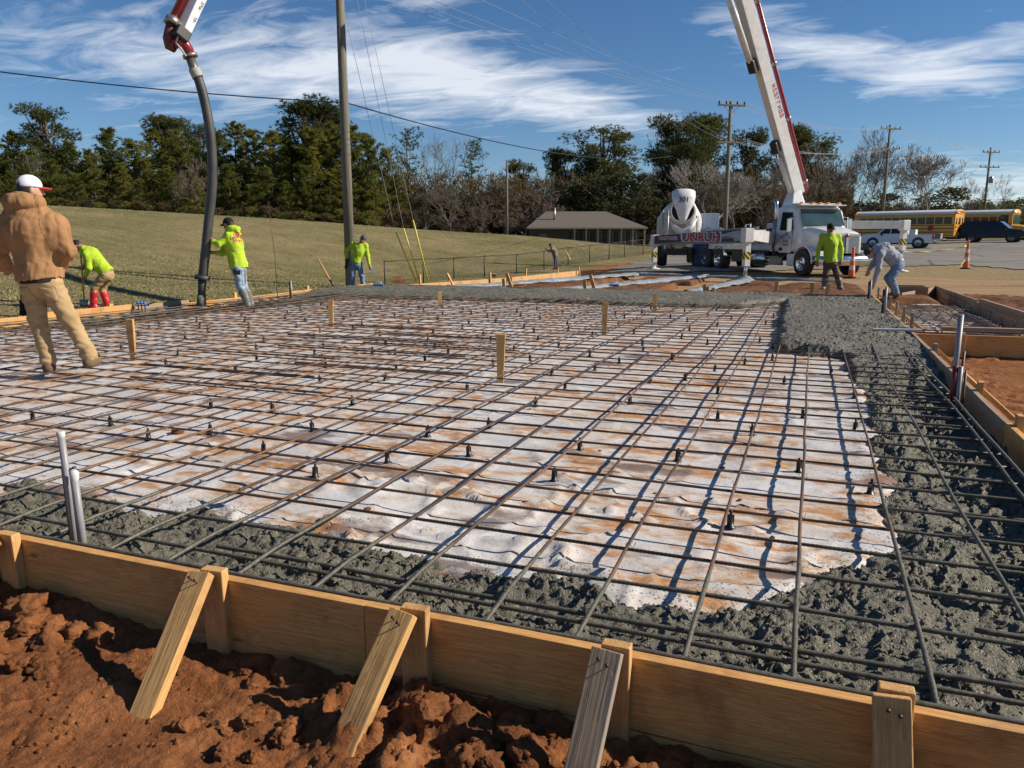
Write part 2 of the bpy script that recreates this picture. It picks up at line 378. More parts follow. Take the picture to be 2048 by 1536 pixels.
def ground_mat():
    m, nt, N, L, b = node_mat('ground_cover'); co = coord(N, 'Position')
    a = N.new('ShaderNodeAttribute'); a.attribute_name = 'cover'     # R grass, G sandy dirt, B dry grass
    sep = N.new('ShaderNodeSeparateColor'); L.new(a.outputs['Color'], sep.inputs[0])
    fine = noise(N, L, co, 9, 8, .75); big = noise(N, L, co, .16, 6, .7); mid = noise(N, L, mapped(N, L, co, (.6, 1.2, 1)), .8, 7, .72)
    g1 = ramp(N, L, fine, (.3, (.05, .054, .018)), (.5, (.125, .118, .042)), (.7, (.25, .205, .10)))
    g2 = ramp(N, L, fine, (.3, (.13, .095, .044)), (.5, (.26, .2, .10)), (.72, (.40, .32, .17)))
    grass = mixc(N, L, ramp(N, L, mth(N, L, 'ADD', mth(N, L, 'MULTIPLY', big, .5), mth(N, L, 'MULTIPLY', mid, .5)), (.40, 0.), (.62, .95)), g1, g2)
    clay = ramp(N, L, mth(N, L, 'ADD', mth(N, L, 'MULTIPLY', noise(N, L, co, 2.5, 7, .65), .6), mth(N, L, 'MULTIPLY', fine, .4)), (.33, (.13, .05, .02)), (.5, (.27, .105, .035)), (.68, (.40, .2, .085)))
    tr = mapped(N, L, co, (.25, 2.2, 1), (0, 0, R(12)))
    sand = ramp(N, L, mth(N, L, 'ADD', mth(N, L, 'MULTIPLY', noise(N, L, tr, 1.2, 6, .65), .65), mth(N, L, 'MULTIPLY', fine, .35)), (.32, (.14, .075, .035)), (.48, (.33, .21, .11)), (.66, (.48, .34, .19)))
    c = mixc(N, L, sep.outputs[1], clay, sand); c = mixc(N, L, sep.outputs[2], c, g2); c = mixc(N, L, sep.outputs[0], c, grass)
    L.new(c, b.inputs['Base Color']); b.inputs['Roughness'].default_value = .95; b.inputs['Specular IOR Level'].default_value = .15
    bump(N, L, b, mth(N, L, 'ADD', fine, noise(N, L, co, 40, 4, .7)), .8, .05)
    return m
GROUND = ground_mat()
def asphalt_mat():
    m, nt, N, L, b = node_mat('asphalt'); co = coord(N, 'Position')
    f = mth(N, L, 'ADD', mth(N, L, 'MULTIPLY', noise(N, L, mapped(N, L, co, (.35, 1.2, 1), (0, 0, .3)), .6, 6, .65), .7), mth(N, L, 'MULTIPLY', noise(N, L, co, 30, 3), .3))
    c = ramp(N, L, f, (.34, (.10, .092, .082)), (.5, (.17, .15, .125)), (.64, (.27, .225, .17)))
    vo = N.new('ShaderNodeTexVoronoi'); vo.feature = 'DISTANCE_TO_EDGE'; vo.inputs['Scale'].default_value = .16; L.new(co, vo.inputs['Vector'])
    c = mixc(N, L, ramp(N, L, vo.outputs['Distance'], (.004, .7), (.012, 0.)), c, (.03, .03, .03))
    L.new(c, b.inputs['Base Color']); b.inputs['Roughness'].default_value = .85; bump(N, L, b, noise(N, L, co, 70, 3), .4, .01)
    return m
ASPHALT = asphalt_mat()
WHITE = S('white_truck_paint', (.74, .74, .73), .32, (.62, .61, .59), 2.2, coat=.4, dirt=.25)
WHITE_D = S('dusty_white_paint', (.62, .61, .58), .5, (.48, .46, .42), 3., dirt=.5)
REDP = S('red_pipe_paint', (.30, .014, .02), .3, (.2, .01, .014), 4, coat=.5)
BLACKP = S('black_frame_paint', (.018, .018, .02), .5, (.03, .028, .026), 4)
RUBBER = S('tyre_rubber', (.022, .021, .02), .85, (.05, .042, .034), 8, bs=.4, bscale=60)
CHROME = S('chrome', (.72, .73, .75), .16, (.55, .56, .58), 6, metal=1.)
STEEL = S('bare_steel', (.4, .39, .37), .42, (.25, .23, .2), 10, metal=.8)
GLASS_D = S('tinted_glass', (.008, .010, .012), .08, (.014, .018, .02), 3, spec=.35)
AMBER = S('amber_lens', (.75, .2, .02), .25); REDL = S('red_lens', (.55, .02, .02), .25)
REDT = S('red_lettering', (.42, .03, .035), .5); WHITET = S('white_lettering', (.8, .8, .8), .5); BLACKT = S('black_lettering', (.015, .015, .015), .5)
NAVY = S('navy_tarp', (.012, .02, .06), .55, (.02, .035, .1), 2.5, bs=.6, bscale=7, bdist=.06)
BLUEC = S('blue_plastic', (.02, .16, .55), .4); BLKPL = S('black_plastic', (.012, .012, .013), .4)
PVC = S('grey_pvc', (.30, .30, .315), .45, (.2, .2, .205), 5, dirt=.3)
YEL = S('yellow_plastic', (.72, .6, .06), .45, (.6, .5, .08), 4); ORANGE = S('orange_plastic', (.78, .16, .03), .5, (.6, .11, .02), 5, dirt=.25)
POLEW = S('pole_wood', (.20, .185, .14), .9, (.11, .10, .075), 2.2, stretch=(9, 9, .5), bs=.6, bscale=6, bdist=.03)
WIRE = S('wire', (.08, .08, .08), .5); CABLE = S('cable_black', (.012, .012, .012), .5); WIREL = S('bright_wire', (.42, .43, .45), .4, metal=.6)
# ---------------------------------------------------------------- terrain
FENCE_PX = [(770, 570, 40), (847, 563, 42), (908, 558.5, 44.5), (969, 553, 46.5), (1033, 548, 48.5), (1088, 540, 50.5), (1136, 531, 53), (1179, 525, 55.5), (1218, 520, 57.5), (1249, 515, 59.5), (1286, 510, 61.5), (1330, 505, 64)]
FENCE = [at(*p) for p in FENCE_PX]
CTRL = [(0, 0, -.32), (3, 0, -.32), (-4, 0, -.32), (-3, 1.5, -.3), (0, 1.5, -.3), (2, 2, -.3), (-8, 0, -.3), (0, -20, -.5), (-20, -20, -.2), (20, -20, -.4),
        (-12.5, 3, -.28), (-12.5, 8, -.28), (-12.5, 13, -.32), (-12.5, 18, -.38), (2, 6, -.3), (2, 11, -.3), (5, 8, -.25), (4, 15, -.25), (6, 22, -.22), (10, 10, -.2),
        (-8, 20, -.35), (-3, 22, -.33), (1, 22, -.3), (-10, 30, -.42), (-4, 30, -.3), (2, 32, -.22), (-.3, 33.5, -.22), (-4, 40, -.2), (8, 36, -.18), (-6.8, 41.3, -.15),
        (-15.45, 24, -.5), (-53, 38.5, 3.6), (-33, 51.5, 2.05), (-22.3, 62, 1.45), (-25, 12, .25), (-35, 25, 1.5), (-20, 5, -.05), (-45, 10, 1.9), (-90, 20, 4.8),
        (-95, 60, 4.9), (-60, 85, 2.6), (-30, 90, 1.2), (-21, 80, .7), (-30, 60, 1.85), (-43, 45, 2.8),
        (13, 85, .92), (8.3, 76, .5), (25, 80, 1.0), (30, 100, 1.2), (0, 100, 1.0), (-6, 70, .35), (4, 55, .1), (18, 55, .3), (12, 42, -.1),
        (300, 0, 1), (300, 300, 2), (0, 300, 2), (-300, 300, 5), (-300, 0, 6), (-300, -300, 3), (0, -300, -1), (300, -300, 0), (-150, 110, 6), (60, 160, 2), (60, 40, .8), (-60, -60, 1)]
CTRL += [f for f in FENCE[::2]]
CT = np.array(CTRL)
def _tps():
    def U(r): return np.where(r > 0, r*r*np.log(np.maximum(r, 1e-9)), 0)
    P = CT[:, :2]/50; n = len(P); D = np.linalg.norm(P[:, None]-P[None], axis=2)
    A = np.zeros((n+3, n+3)); A[:n, :n] = U(D)+np.eye(n)*.002; A[:n, n] = 1; A[:n, n+1:] = P; A[n, :n] = 1; A[n+1:, :n] = P.T
    wts = np.linalg.solve(A, np.r_[CT[:, 2], 0, 0, 0])
    def f(x, y):
        x = np.asarray(x, float)/50; y = np.asarray(y, float)/50; s = wts[n]+wts[n+1]*x+wts[n+2]*y
        for k in range(n): s = s+wts[k]*U(np.hypot(x-P[k, 0], y-P[k, 1]))
        return s
    return f
_base = _tps()
SX0, SX1, SY0, SY1 = -11.5, 1.28, 2.09, 18.95      # inner faces of the slab forms
def inbox(x, y, x0, x1, y0, y1, soft=.3):
    return sstep(x0-soft, x0, x)*sstep(x1+soft, x1, x)*sstep(y0-soft, y0, y)*sstep(y1+soft, y1, y)
def zt(x, y):
    z = _base(x, y)
    r = np.hypot(np.asarray(x)+4, np.asarray(y)-10)
    z = z+.05*fbm(np.asarray(x)*.35, np.asarray(y)*.35, 0, 3)*sstep(13, 25, r)
    pit = inbox(x, y, SX0-.02, SX1+.02, SY0-.03, SY1+.02, .12)
    return z*(1-pit)+pit*(-.62)
def zt1(x, y): return float(zt(np.array([x], float), np.array([y], float))[0])
def graded(lo, hi, c0, c1, s0, grow):
    a = list(np.arange(c0, c1+s0*.5, s0)); s = s0; x = a[-1]
    while x < hi: s = min(s*grow, 25); x += s; a.append(x)
    s = s0; x = a[0]
    while x > lo: s = min(s*grow, 25); x -= s; a.insert(0, x)
    return np.array(a)
gx = graded(-700, 700, -14, 6, .28, 1.035); gy = graded(-60, 900, 0, 36, .28, 1.03)
GXg, GYg = np.meshgrid(gx, gy)
gm = grid_mesh('ground', gx, gy, zt, GROUND)
gv = np.empty(len(gm.vertices)*3, np.float32); gm.vertices.foreach_get('co', gv); gv = gv.reshape(-1, 3)
def cover(x, y):
    n = fbm(x*.35, y*.35, 4.2, 4)*1.3
    # the site: bare soil round the slab; lawn on the left and behind the fence
    fx = np.interp(y, [f[1] for f in FENCE], [f[0] for f in FENCE], left=-13, right=-11)
    edge = np.where(y < 20, -12.3, np.where(y < 34, -12.6-(y-20)*.12, fx+2.2))
    grass = sstep(.5, -.4, x-edge+n*.6)
    grass = np.maximum(grass, sstep(78, 90, y+n*3)*(x < 40))
    sand = np.maximum(sstep(19.5, 24, y+n*1.2-.12*x)*sstep(-9, -7, x), inbox(x, y, 4.2+0*x, 30, 9, 24, 1.5)*.9)
    dry = inbox(x+n, y+n, 2.8, 9.5, 33.5, 44, 1.2)*.85+inbox(x+n, y+n, -1, 4, 35, 48, 1.5)*.6
    return grass, np.clip(sand, 0, 1), np.clip(dry, 0, 1)
ga, gb, gc = cover(gv[:, 0], gv[:, 1])
ca = gm.color_attributes.new('cover', 'FLOAT_COLOR', 'POINT')
ca.data.foreach_set('color', np.stack([ga, gb, gc, np.ones_like(ga)], -1).astype(np.float32).ravel())
tag(link('ground', gm), kind='structure')
# asphalt lane and car park, draped over the same ground
LOT = [(-9.5, 36.5), (-4.5, 36.0), (1.0, 39.5), (2.5, 43.0), (7.5, 45.5), (9.6, 40), (8.6, 33), (9.5, 24), (16, 18), (60, 18), (75, 95), (20, 100), (-2, 98), (-9, 82), (-10.5, 64), (-11.5, 52)]
def poly_sd(px, py, poly):
    """signed distance, positive inside"""
    d = np.full(px.shape, 1e9); ins = np.zeros(px.shape, bool); n = len(poly)
    for i in range(n):
        ax, ay = poly[i]; bx, by = poly[(i+1) % n]; ex, ey = bx-ax, by-ay
        t = np.clip(((px-ax)*ex+(py-ay)*ey)/(ex*ex+ey*ey+1e-12), 0, 1); d = np.minimum(d, np.hypot(px-ax-t*ex, py-ay-t*ey))
        c = ((ay > py) != (by > py)) & (px < (bx-ax)*(py-ay)/(by-ay+1e-12)+ax); ins ^= c
    return np.where(ins, d, -d)
ax_ = np.arange(-14, 78, .5); ay_ = np.arange(17, 102, .5)
tag(link('car_park', grid_mesh('car_park', ax_, ay_, lambda x, y: zt(x, y)+.035, ASPHALT, lambda x, y: poly_sd(x, y, LOT)+fbm(x*.5, y*.5, 1, 3)*.8 > 0)), kind='structure')
# grass tufts on the bank, so the lawn has a nap
def tufts(n, region, h, mat, name):
    x = RNG.uniform(region[0], region[1], n*3); y = RNG.uniform(region[2], region[3], n*3)
    g = cover(x, y)[0]; k = (g > .7); x, y = x[k][:n], y[k][:n]; z = zt(x, y)
    m = len(x); V = []; 
    B = []
    for b in range(3):
        a = RNG.uniform(0, 2*np.pi, m); hh = h*RNG.uniform(.5, 1.3, m); wd = .018*(1+hh*6)
        px, py = x+RNG.normal(0, .04, m), y+RNG.normal(0, .04, m)
        lx, ly = RNG.normal(0, .35, m)*hh, RNG.normal(0, .35, m)*hh
        B.append(np.stack([np.stack([px-np.cos(a)*wd, py-np.sin(a)*wd, z-.01], -1), np.stack([px+np.cos(a)*wd, py+np.sin(a)*wd, z-.01], -1), np.stack([px+lx, py+ly, z+hh], -1)], 1))
    V = np.concatenate(B).reshape(-1, 3); F = np.arange(len(V)).reshape(-1, 3)
    return tag(link(name, mesh_np(name, V, F, mat, False)), 'short winter lawn grass growing over the bank', 'grass', kind='stuff')
def grass_mat(name, st):
    m, nt, N, L, b = node_mat(name); co = coord(N, 'Position')
    f = mth(N, L, 'ADD', mth(N, L, 'MULTIPLY', noise(N, L, co, .5, 4), .55), mth(N, L, 'MULTIPLY', noise(N, L, co, 9, 3), .45))
    L.new(ramp(N, L, f, *st), b.inputs['Base Color']); b.inputs['Roughness'].default_value = .8; return m
LAWN = grass_mat('lawn_blades', ((.36, (.12, .125, .04)), (.48, (.2, .185, .07)), (.58, (.30, .24, .11)), (.7, (.42, .34, .17))))
tufts(16000, (-30, -11.7, 2, 34), .035, LAWN, 'lawn_grass')
tufts(11000, (-70, -14, 10, 75), .05, LAWN, 'lawn_grass')
# ---------------------------------------------------------------- slab bed: sheeting, concrete, reinforcement
PV = [(-40, 985), (60, 960), (110, 965), (200, 1000), (430, 1010), (560, 1042), (640, 1048), (690, 1045), (720, 1095), (870, 1112), (1030, 1150), (1180, 1138), (1235, 1190), (1300, 1185), (1400, 1178), (1590, 1165), (1640, 1120), (1790, 1080), (1735, 1030), (1765, 950), (1735, 890), (1740, 840), (1690, 715), (1555, 700), (1560, 650), (1575, 605)]
SHEET_POLY = [gp(x, y, -.12) for x, y in PV]
SHEET_POLY += [(-1.2, 15.9), (-3, 15.7), (-5, 15.9), (-8, 15.6), (-9.6, 15.4), (-10.3, 12), (-10.2, 8.6), (-11.2, 8.2), (-11.35, 2.6), (-5, 2.75)]
def sheet_s(x, y):                 # positive where concrete has been placed
    return -poly_sd(x, y, SHEET_POLY)
def placed(x, y):                  # finished to full depth
    return np.maximum(sstep(15.2, 16.3, y), sstep(7.2, 10.4, y-.3*(x-.6)+.5*fbm(x*1.4, y*1.4, 6, 2))*sstep(-.75, -.3, x))
def z_sheet(x, y):
    n = fbm(x*1.3, y*1.9, 7, 4); r1 = 1-np.abs(fbm(x*1.1+y*.5, y*1.6-x*.4, 3, 3)); r2 = 1-np.abs(fbm(x*2.2-y*1.2, y*2.6+x, 9, 3))
    near = np.exp(-(((x+1.6)/1.5)**2+((y-3.3)/.9)**2))
    f1 = fbm(x*1.6+y*.9, y*2.6-x*.3, 3, 3); f2 = fbm(x*3.4-y*1.2, y*1.9+x*.6, 9, 2); f3 = fbm(x*.7+y*.3, y*3.2, 5, 3); z = -.148+.005*n+(.010+.030*near)*np.exp(-(f1/.05)**2)+(.006+.012*near)*np.exp(-(f2/.05)**2)+.008*np.exp(-(f3/.03)**2)+.035*near*fbm(x*1.8+y*.8, y*2.6, 21, 2)
    s = sheet_s(x, y); z = z-.30*sstep(.02, .4, s)+.014*np.exp(-((s+.03)/.06)**2)*(.5+fbm(x*6, y*6, 2, 2))
    return z
def bill(x, y, c, seed):           # rounded lumps of size c
    d, rid = worley(x/c, y/c, seed); return np.sqrt(np.clip(1-(d/.78)**2, 0, 1))*(.55+.45*rid)
def z_conc(x, y):
    s = sheet_s(x, y)+.10*fbm(x*4, y*4, 2, 4); f = placed(x, y); wx = x+.02*fbm(x*9, y*9, 1, 2); wy = y+.02*fbm(x*9, y*9, 5, 2)
    lump = .010*bill(wx, wy, .085, 1)+(.016*bill(wx, wy, .036, 2)+.024*bill(wx, wy, .021, 3)+.016*bill(wx, wy, .0125, 6))*(.45+.8*sstep(-.2, .25, fbm(x*6, y*6, 12, 2)))+.042*fbm(x*3.6, y*3.6, 8, 3)+.018*fbm(x*26, y*26, 8, 3)
    fine = (.026*bill(wx, wy, .085, 4)+.026*bill(wx, wy, .042, 5)+.012*bill(wx, wy, .024, 7))*(.45+.8*sstep(-.25, .3, fbm(x*1.3, y*1.3, 9, 3)))+.03*fbm(x*1.7, y*1.7, 3, 3)
    rough = -.172+lump+.02*sstep(.0, .5, s)
    trench = sstep(.30, .75, x)*sstep(8.9, 7.6, y)*.075*sstep(.15, .5, s)+sstep(2.42, 2.2, y)*.05*sstep(-1.2, 1, x)
    left = sstep(-10.2, -10.7, x)*.03
    z = (rough-trench-left)*(1-f)+(-.045+fine)*f
    return z-.14*sstep(.06, -.10, s)
def band(lo, hi, fn):              # spacing that grows with distance
    a = [lo]
    while a[-1] < hi: a.append(a[-1]+fn(a[-1]))
    a[-1] = hi; return np.array(a)
keepc = lambda x, y: z_conc(x, y) > z_sheet(x, y)-.02
ce = empty('wet_concrete', (0, 0, 0)); tag(ce, 'fresh wet grey concrete heaped along the slab edges', 'concrete', kind='stuff')
yb = [2.09, 4.0, 7.0, 18.95]
link('concrete', grid_mesh('concrete', np.arange(-4.4, 1.281, .0085), band(2.09, 3.45, lambda y: .008), z_conc, CONC, keepc), ce)
link('concrete', grid_mesh('concrete', np.arange(-.2, 1.281, .0085), band(3.45, 7.0, lambda y: .0085+.004*(y-3.45)), z_conc, CONC, keepc), ce)
link('concrete', grid_mesh('concrete', np.arange(-1.2, 1.281, .014), band(7.0, 18.95, lambda y: .016+.0025*(y-7)), z_conc, CONC, keepc), ce)
link('concrete', grid_mesh('concrete', np.arange(-11.5, -1.199, .026), band(8, 18.95, lambda y: .03+.0015*(y-8)), z_conc, CONC, lambda x, y: keepc(x, y) & ((y > 14.5) | (x < -9.5))), ce)
link('concrete', grid_mesh('concrete', np.arange(-11.5, -4.399, .03), band(2.09, 3.2, lambda y: .03), z_conc, CONC, keepc), ce)
# stones and crumbs of the mix standing proud of the paste
ico = bpy.data.meshes.new('tmp'); import bmesh; bm_ = bmesh.new(); bmesh.ops.create_icosphere(bm_, subdivisions=1, radius=1); bm_.to_mesh(ico); bm_.free()
iv = np.array([v.co[:] for v in ico.vertices]); if_ = np.array([p.vertices[:] for p in ico.polygons])
def crumbs(n, x0, x1, y0, y1, r0, r1, name='aggregate'):
    x = RNG.uniform(x0, x1, n); y = y0+(y1-y0)*RNG.uniform(0, 1, n)**1.3; k = keepc(x, y) & (sheet_s(x, y) > -.02); x, y = x[k], y[k]; r = r0+(r1-r0)*RNG.uniform(0, 1, len(x))**2.5; z = z_conc(x, y)+r*.15
    a = RNG.uniform(0, 6.28, len(x)); jit = RNG.uniform(.65, 1.25, (len(x), len(iv), 1)); V = iv[None]*jit*r[:, None, None]*RNG.uniform(.7, 1.2, (len(x), 1, 3))
    V = np.stack([V[..., 0]*np.cos(a)[:, None]-V[..., 1]*np.sin(a)[:, None], V[..., 0]*np.sin(a)[:, None]+V[..., 1]*np.cos(a)[:, None], V[..., 2]], -1)+np.stack([x, y, z], -1)[:, None]
    F = if_[None]+(np.arange(len(x))*len(iv))[:, None, None]; o_ = link(name, mesh_np(name, V.reshape(-1, 3), F.reshape(-1, 3), CONC), ce); o_['kind'] = 'stuff'
crumbs(4200, -4.0, 1.27, 2.11, 3.3, .003, .011); crumbs(2400, 0., 1.27, 3.2, 8.5, .004, .013); crumbs(1600, -1.0, 1.25, 8.5, 15, .008, .02)
# the sheet
xs = band(-11.5, 1.28, lambda x: .024 if x > -4 else .06); ys = band(2.09, 17.2, lambda y: .020+.005*(y-2))
pm = grid_mesh('plastic_sheet', xs, ys, z_sheet, POLY)
pv = np.empty(len(pm.vertices)*3, np.float32); pm.vertices.foreach_get('co', pv); pv = pv.reshape(-1, 3)
aa = pm.attributes.new('splat', 'FLOAT', 'POINT'); aa.data.foreach_set('value', np.clip(.12+np.exp(np.minimum(sheet_s(pv[:, 0], pv[:, 1]), 0)/.28)*.9, 0, 1).astype(np.float32))
tag(link('plastic_sheet', pm), 'white plastic vapour sheet, clay-stained and wrinkled, under the reinforcing bars', 'plastic sheet')
# reinforcing mat: every bar is a part
matE = empty('reinforcing_mat', (-5, 10, -.06), 0, 'rusty steel reinforcing bar grid laid over the white plastic sheet', 'rebar grid')
def bar(name, path, r, mat, parent, coat=True, n=6):
    P = np.array(path); m = len(P); rib_ = lambda i, r_: r_*(1.09 if i % 2 else .93)
    k = np.clip(sheet_s(P[:, 0], P[:, 1])/.15+.5, 0, 1)*np.where(placed(P[:, 0], P[:, 1]) > .5, 0, .8) if coat else np.zeros(m)
    rr = [rib_(i, r)*(1+.30*q*max(0, float(vnoise(p[0]*31, p[1]*31, .5))*.9+.45)) for i, (p, q) in enumerate(zip(P, k))]
    b = MB().tube(path, rr, n); o = b.build(name, mat, parent)
    a = o.data.attributes.new('conc', 'FLOAT', 'POINT'); a.data.foreach_set('value', np.repeat(k, n).astype(np.float32))
    o.matrix_parent_inverse = Matrix.Translation(-Vector(parent.location)) if parent else Matrix.Identity(4)
    return o
XA = [.053+.338*k for k in range(-34, 4)]
XA = [x for x in XA if SX0+.06 < x < SX1-.1]
for i, x in enumerate(XA):
    sg = (0.012 if i % 3 else .02); y0 = SY0+.02+abs(float(vnoise(i*3.3, .2)))*.03; jx = float(vnoise(i*1.7, 4.2))*.02
    path = []
    for y in np.r_[np.arange(y0, 4.2, .0085 if x > -3 else .05), np.arange(4.6, 18.8, .22)]:
        path.append((x+jx+sg*float(vnoise(y*.5, i*7.1))+.006*float(vnoise(y*2.3, i*3.1)), y, -.046+.010*float(vnoise(y*.9, i*5.3))-.02*sstep(2.5, 2.1, y)))
    bar('rebar', path, .0078, REBAR_Y, matE)
YB = [2.36+.322*k for k in range(51)]
for i, y in enumerate(YB):
    jy = float(vnoise(i*1.9, 8.2))*.025; path = []
    xs_ = np.r_[np.arange(SX0+.08, -4.5, .3), np.arange(-4.5, SX1-.07, .0085 if y < 3.6 else .12)]
    for x in xs_: path.append((x, y+jy+.018*float(vnoise(x*.45, i*6.1)), -.066+.009*float(vnoise(x*.8, i*4.7))))
    bar('rebar', path, .0074, REBAR_X, matE)
# lap bars in the middle of the mat, edge bars and lower beam bars
for x0, x1, y in [(-5.9, -3.6, 5.32), (-6.4, -4.3, 5.95), (-5.0, -2.9, 6.6), (-6.8, -4.6, 6.98), (-6.0, -3.4, 7.62), (-5.2, -3.0, 8.26), (-6.6, -4.0, 8.6), (-5.6, -3.5, 9.2), (-6.9, -4.9, 9.85)]:
    bar('rebar', [(x, y+.03, -.064) for x in np.arange(x0, x1, .1)], .0105, REBAR_X, matE)
bar('rebar', [(x, SY0+.028+.006*float(vnoise(x*2, 1)), -.015) for x in np.arange(-3.6, SX1-.05, .05)], .0085, REBAR_X, matE)
for x, z, y1 in [(1.13, -.04, 9.6), (.93, -.20, 9.0), (.78, -.21, 8.8), (1.05, -.22, 8.9)]:
    bar('rebar', [(x+.015*float(vnoise(y, x*9)), y, z+.01*float(vnoise(y, x*3))) for y in np.arange(2.15, y1, .07)], .0095, REBAR_Y, matE)
for k, y in enumerate(np.arange(2.45, 9.0, .33)):       # short top bars across the edge beam
    bar('rebar', [(x, y+.14+.01*float(vnoise(x*3, k)), -.15) for x in np.arange(.62, 1.22, .05)], .0095, REBAR_X, matE)
for k, x in enumerate(np.arange(.45, 1.2, .24)):
    pass
bar('rebar', [(x, 2.26+.02*float(vnoise(x, 6)), -.10+.008*float(vnoise(x*3, 2))) for x in np.arange(-.35, 1.2, .008)], .011, REBAR_X, matE)
bar('rebar', [(x, 2.44+.02*float(vnoise(x, 3)), -.09) for x in np.arange(-2.3, 1.2, .008)], .0085, REBAR_X, matE)
for k in range(7):                                      # bundles in the left edge beam
    xx = -11.2+.13*k; bar('rebar', [(xx+.05*float(vnoise(y*.4, k)), y, -.05-.03*(k % 3)) for y in np.arange(2.3, 18.5, .3)], .0095, REBAR_Y, matE, False)
# plastic bar chairs
cm = MB().lathe([(.030, 0), (.030, .004), (.020, .007), (.013, .035), (.007, .066), (.0075, .078), (.0, .08)], 10)
for a in range(4):
    cm.box((math.cos(a*math.pi/2)*.009, math.sin(a*math.pi/2)*.009, .03), (.016, .004, .056), a*math.pi/2)
chair_me = cm.mesh('rebar_chair', BLKPL)
CH_PX = [(1108, 962), (630, 955), (1460, 1058), (775, 926), (938, 910), (1160, 898), (1355, 920), (1598, 942), (1740, 985), (527, 905), (1505, 870), (1710, 860), (977, 856), (625, 860), (1435, 840), (1606, 835), (1260, 808), (855, 872), (1103, 750), (1130, 780), (1072, 812), (935, 782), (705, 808), (545, 823), (422, 815), (422, 868), (297, 878), (222, 850), (66, 840), (745, 705), (790, 708), (850, 722), (770, 760), (640, 765), (1180, 712), (1285, 690), (1415, 690), (1490, 728), (1545, 720), (1436, 785), (1370, 760), (1300, 765), (1190, 740)]
pts = [gp(x, y, -.14) for x, y in CH_PX]
for j in range(16):
    for i in range(11):
        px, py = -10.4+i*1.02+.5*(j % 2)+random.uniform(-.2, .2), 6.4+j*.6+random.uniform(-.15, .15)
        if min((px-a)**2+(py-b)**2 for a, b in pts) > .25 and py < 15.4: pts.append((px, py))
for px, py in pts:
    if sheet_s(np.array([px]), np.array([py]))[0] > -.02: continue
    c = link('rebar_chair', chair_me, None, (px, py, float(z_sheet(np.array([px]), np.array([py]))[0])), (random.uniform(-.08, .08), random.uniform(-.08, .08), random.uniform(0, 6)))
    c.scale = (.95, .95, 1.08)
    tag(c, 'small black plastic cone chair holding up the steel bars on the white sheet', 'rebar chair', 'black bar chairs on the plastic sheet')
# clay clods and tie wires on the sheet
def clod_mesh(seed, mat=CLAY, name='clod', amp=.35):
    rg = np.random.default_rng(seed); me = bpy.data.meshes.new(name); import bmesh
    bm = bmesh.new(); bmesh.ops.create_icosphere(bm, subdivisions=3, radius=1)
    for v in bm.verts:
        p = np.array(v.co); k = 1+amp*float(fbm(p[0]*1.6+seed, p[1]*1.6, p[2]*1.6, 3))+.22*float(fbm(p[0]*5+seed, p[1]*5, p[2]*5, 2)); v.co = v.co*k; v.co.z *= .72
    bm.to_mesh(me); bm.free(); me.materials.append(mat); me.polygons.foreach_set('use_smooth', [True]*len(me.polygons)); return me
CLODS = [clod_mesh(k) for k in range(6)]
for k, (px, py, s) in enumerate([(1055, 1008, .03), (1445, 935, .018), (1060, 820, .012), (355, 865, .05), (735, 1020, .02), (860, 700, .03), (1360, 905, .012), (1480, 1000, .012), (995, 760, .014), (1200, 900, .012), (1310, 985, .010)]):
    x, y = gp(px, py, -.14); o = link('clay_clod', CLODS[k % 6], None, (x, y, float(z_sheet(np.array([x]), np.array([y]))[0])+.25*s), (0, 0, k)); o.scale = (s, s*.8, s*.7)
    tag(o, 'small lump of orange clay lying on the white plastic sheet', 'clay lump', 'clay lumps on the plastic sheet')

tw = MB()
for i, x in enumerate(XA):
    for j, y in enumerate(YB[2:22]):
        if (i+j) % 2 or x < -6: continue
        jx = float(vnoise(i*1.7, 4.2))*.02; a = random.uniform(0, 6.28); c_, s_ = math.cos(a), math.sin(a); p = Vector((x+jx, y, -.052))
        tw.tube([p+Vector((c_*.014, s_*.014, -.022)), p+Vector((c_*.012, s_*.012, .012)), p+Vector((-s_*.012, c_*.012, .013)), p+Vector((-c_*.014, -s_*.014, -.018)), p+Vector((-c_*.03, -s_*.02, .006+random.uniform(0, .025)))], .0016, 3, False)
o = tw.build('tie_wires', WIRE, matE); o.matrix_parent_inverse = Matrix.Translation(-Vector(matE.location)); o['kind'] = 'stuff'
# ---------------------------------------------------------------- form boards
def board(name, a, b, h, t, mat, parent, ztop=0., bev=.003):
    """plank from a to b (plan points of its inner top edge), thickness t to the right of a->b"""
    a, b = Vector((*a, 0)), Vector((*b, 0)); L_ = (b-a).length; ang = math.atan2(b.y-a.y, b.x-a.x)
    m = MB(); nseg = max(2, int(L_/.4)); rings = []
    for i in range(nseg+1):
        x = L_*i/nseg-L_/2; w_ = .004*math.sin(i*1.3)
        rings.append([(x, w_, 0), (x, w_-t, .0015*math.sin(i*2.1)), (x, w_-t, -h), (x, w_, -h)])
    m.loft(rings, True, False)
    o = m.build(name, mat, parent, bev); o.location = ((a.x+b.x)/2, (a.y+b.y)/2, ztop); o.rotation_euler = (0, 0, ang)
    if parent is not None: o.matrix_parent_inverse = parent.matrix_basis.inverted()
    return o
def place(o, parent, loc, rot=(0, 0, 0)):
    o.location = loc; o.rotation_euler = rot; o.matrix_parent_inverse = parent.matrix_basis.inverted(); return o
nail_me = MB().lathe([(0, .0), (.0022, 0), (.0022, .022), (.0055, .0225), (.0055, .025), (0, .025)], 8).mesh('nail', NAIL)
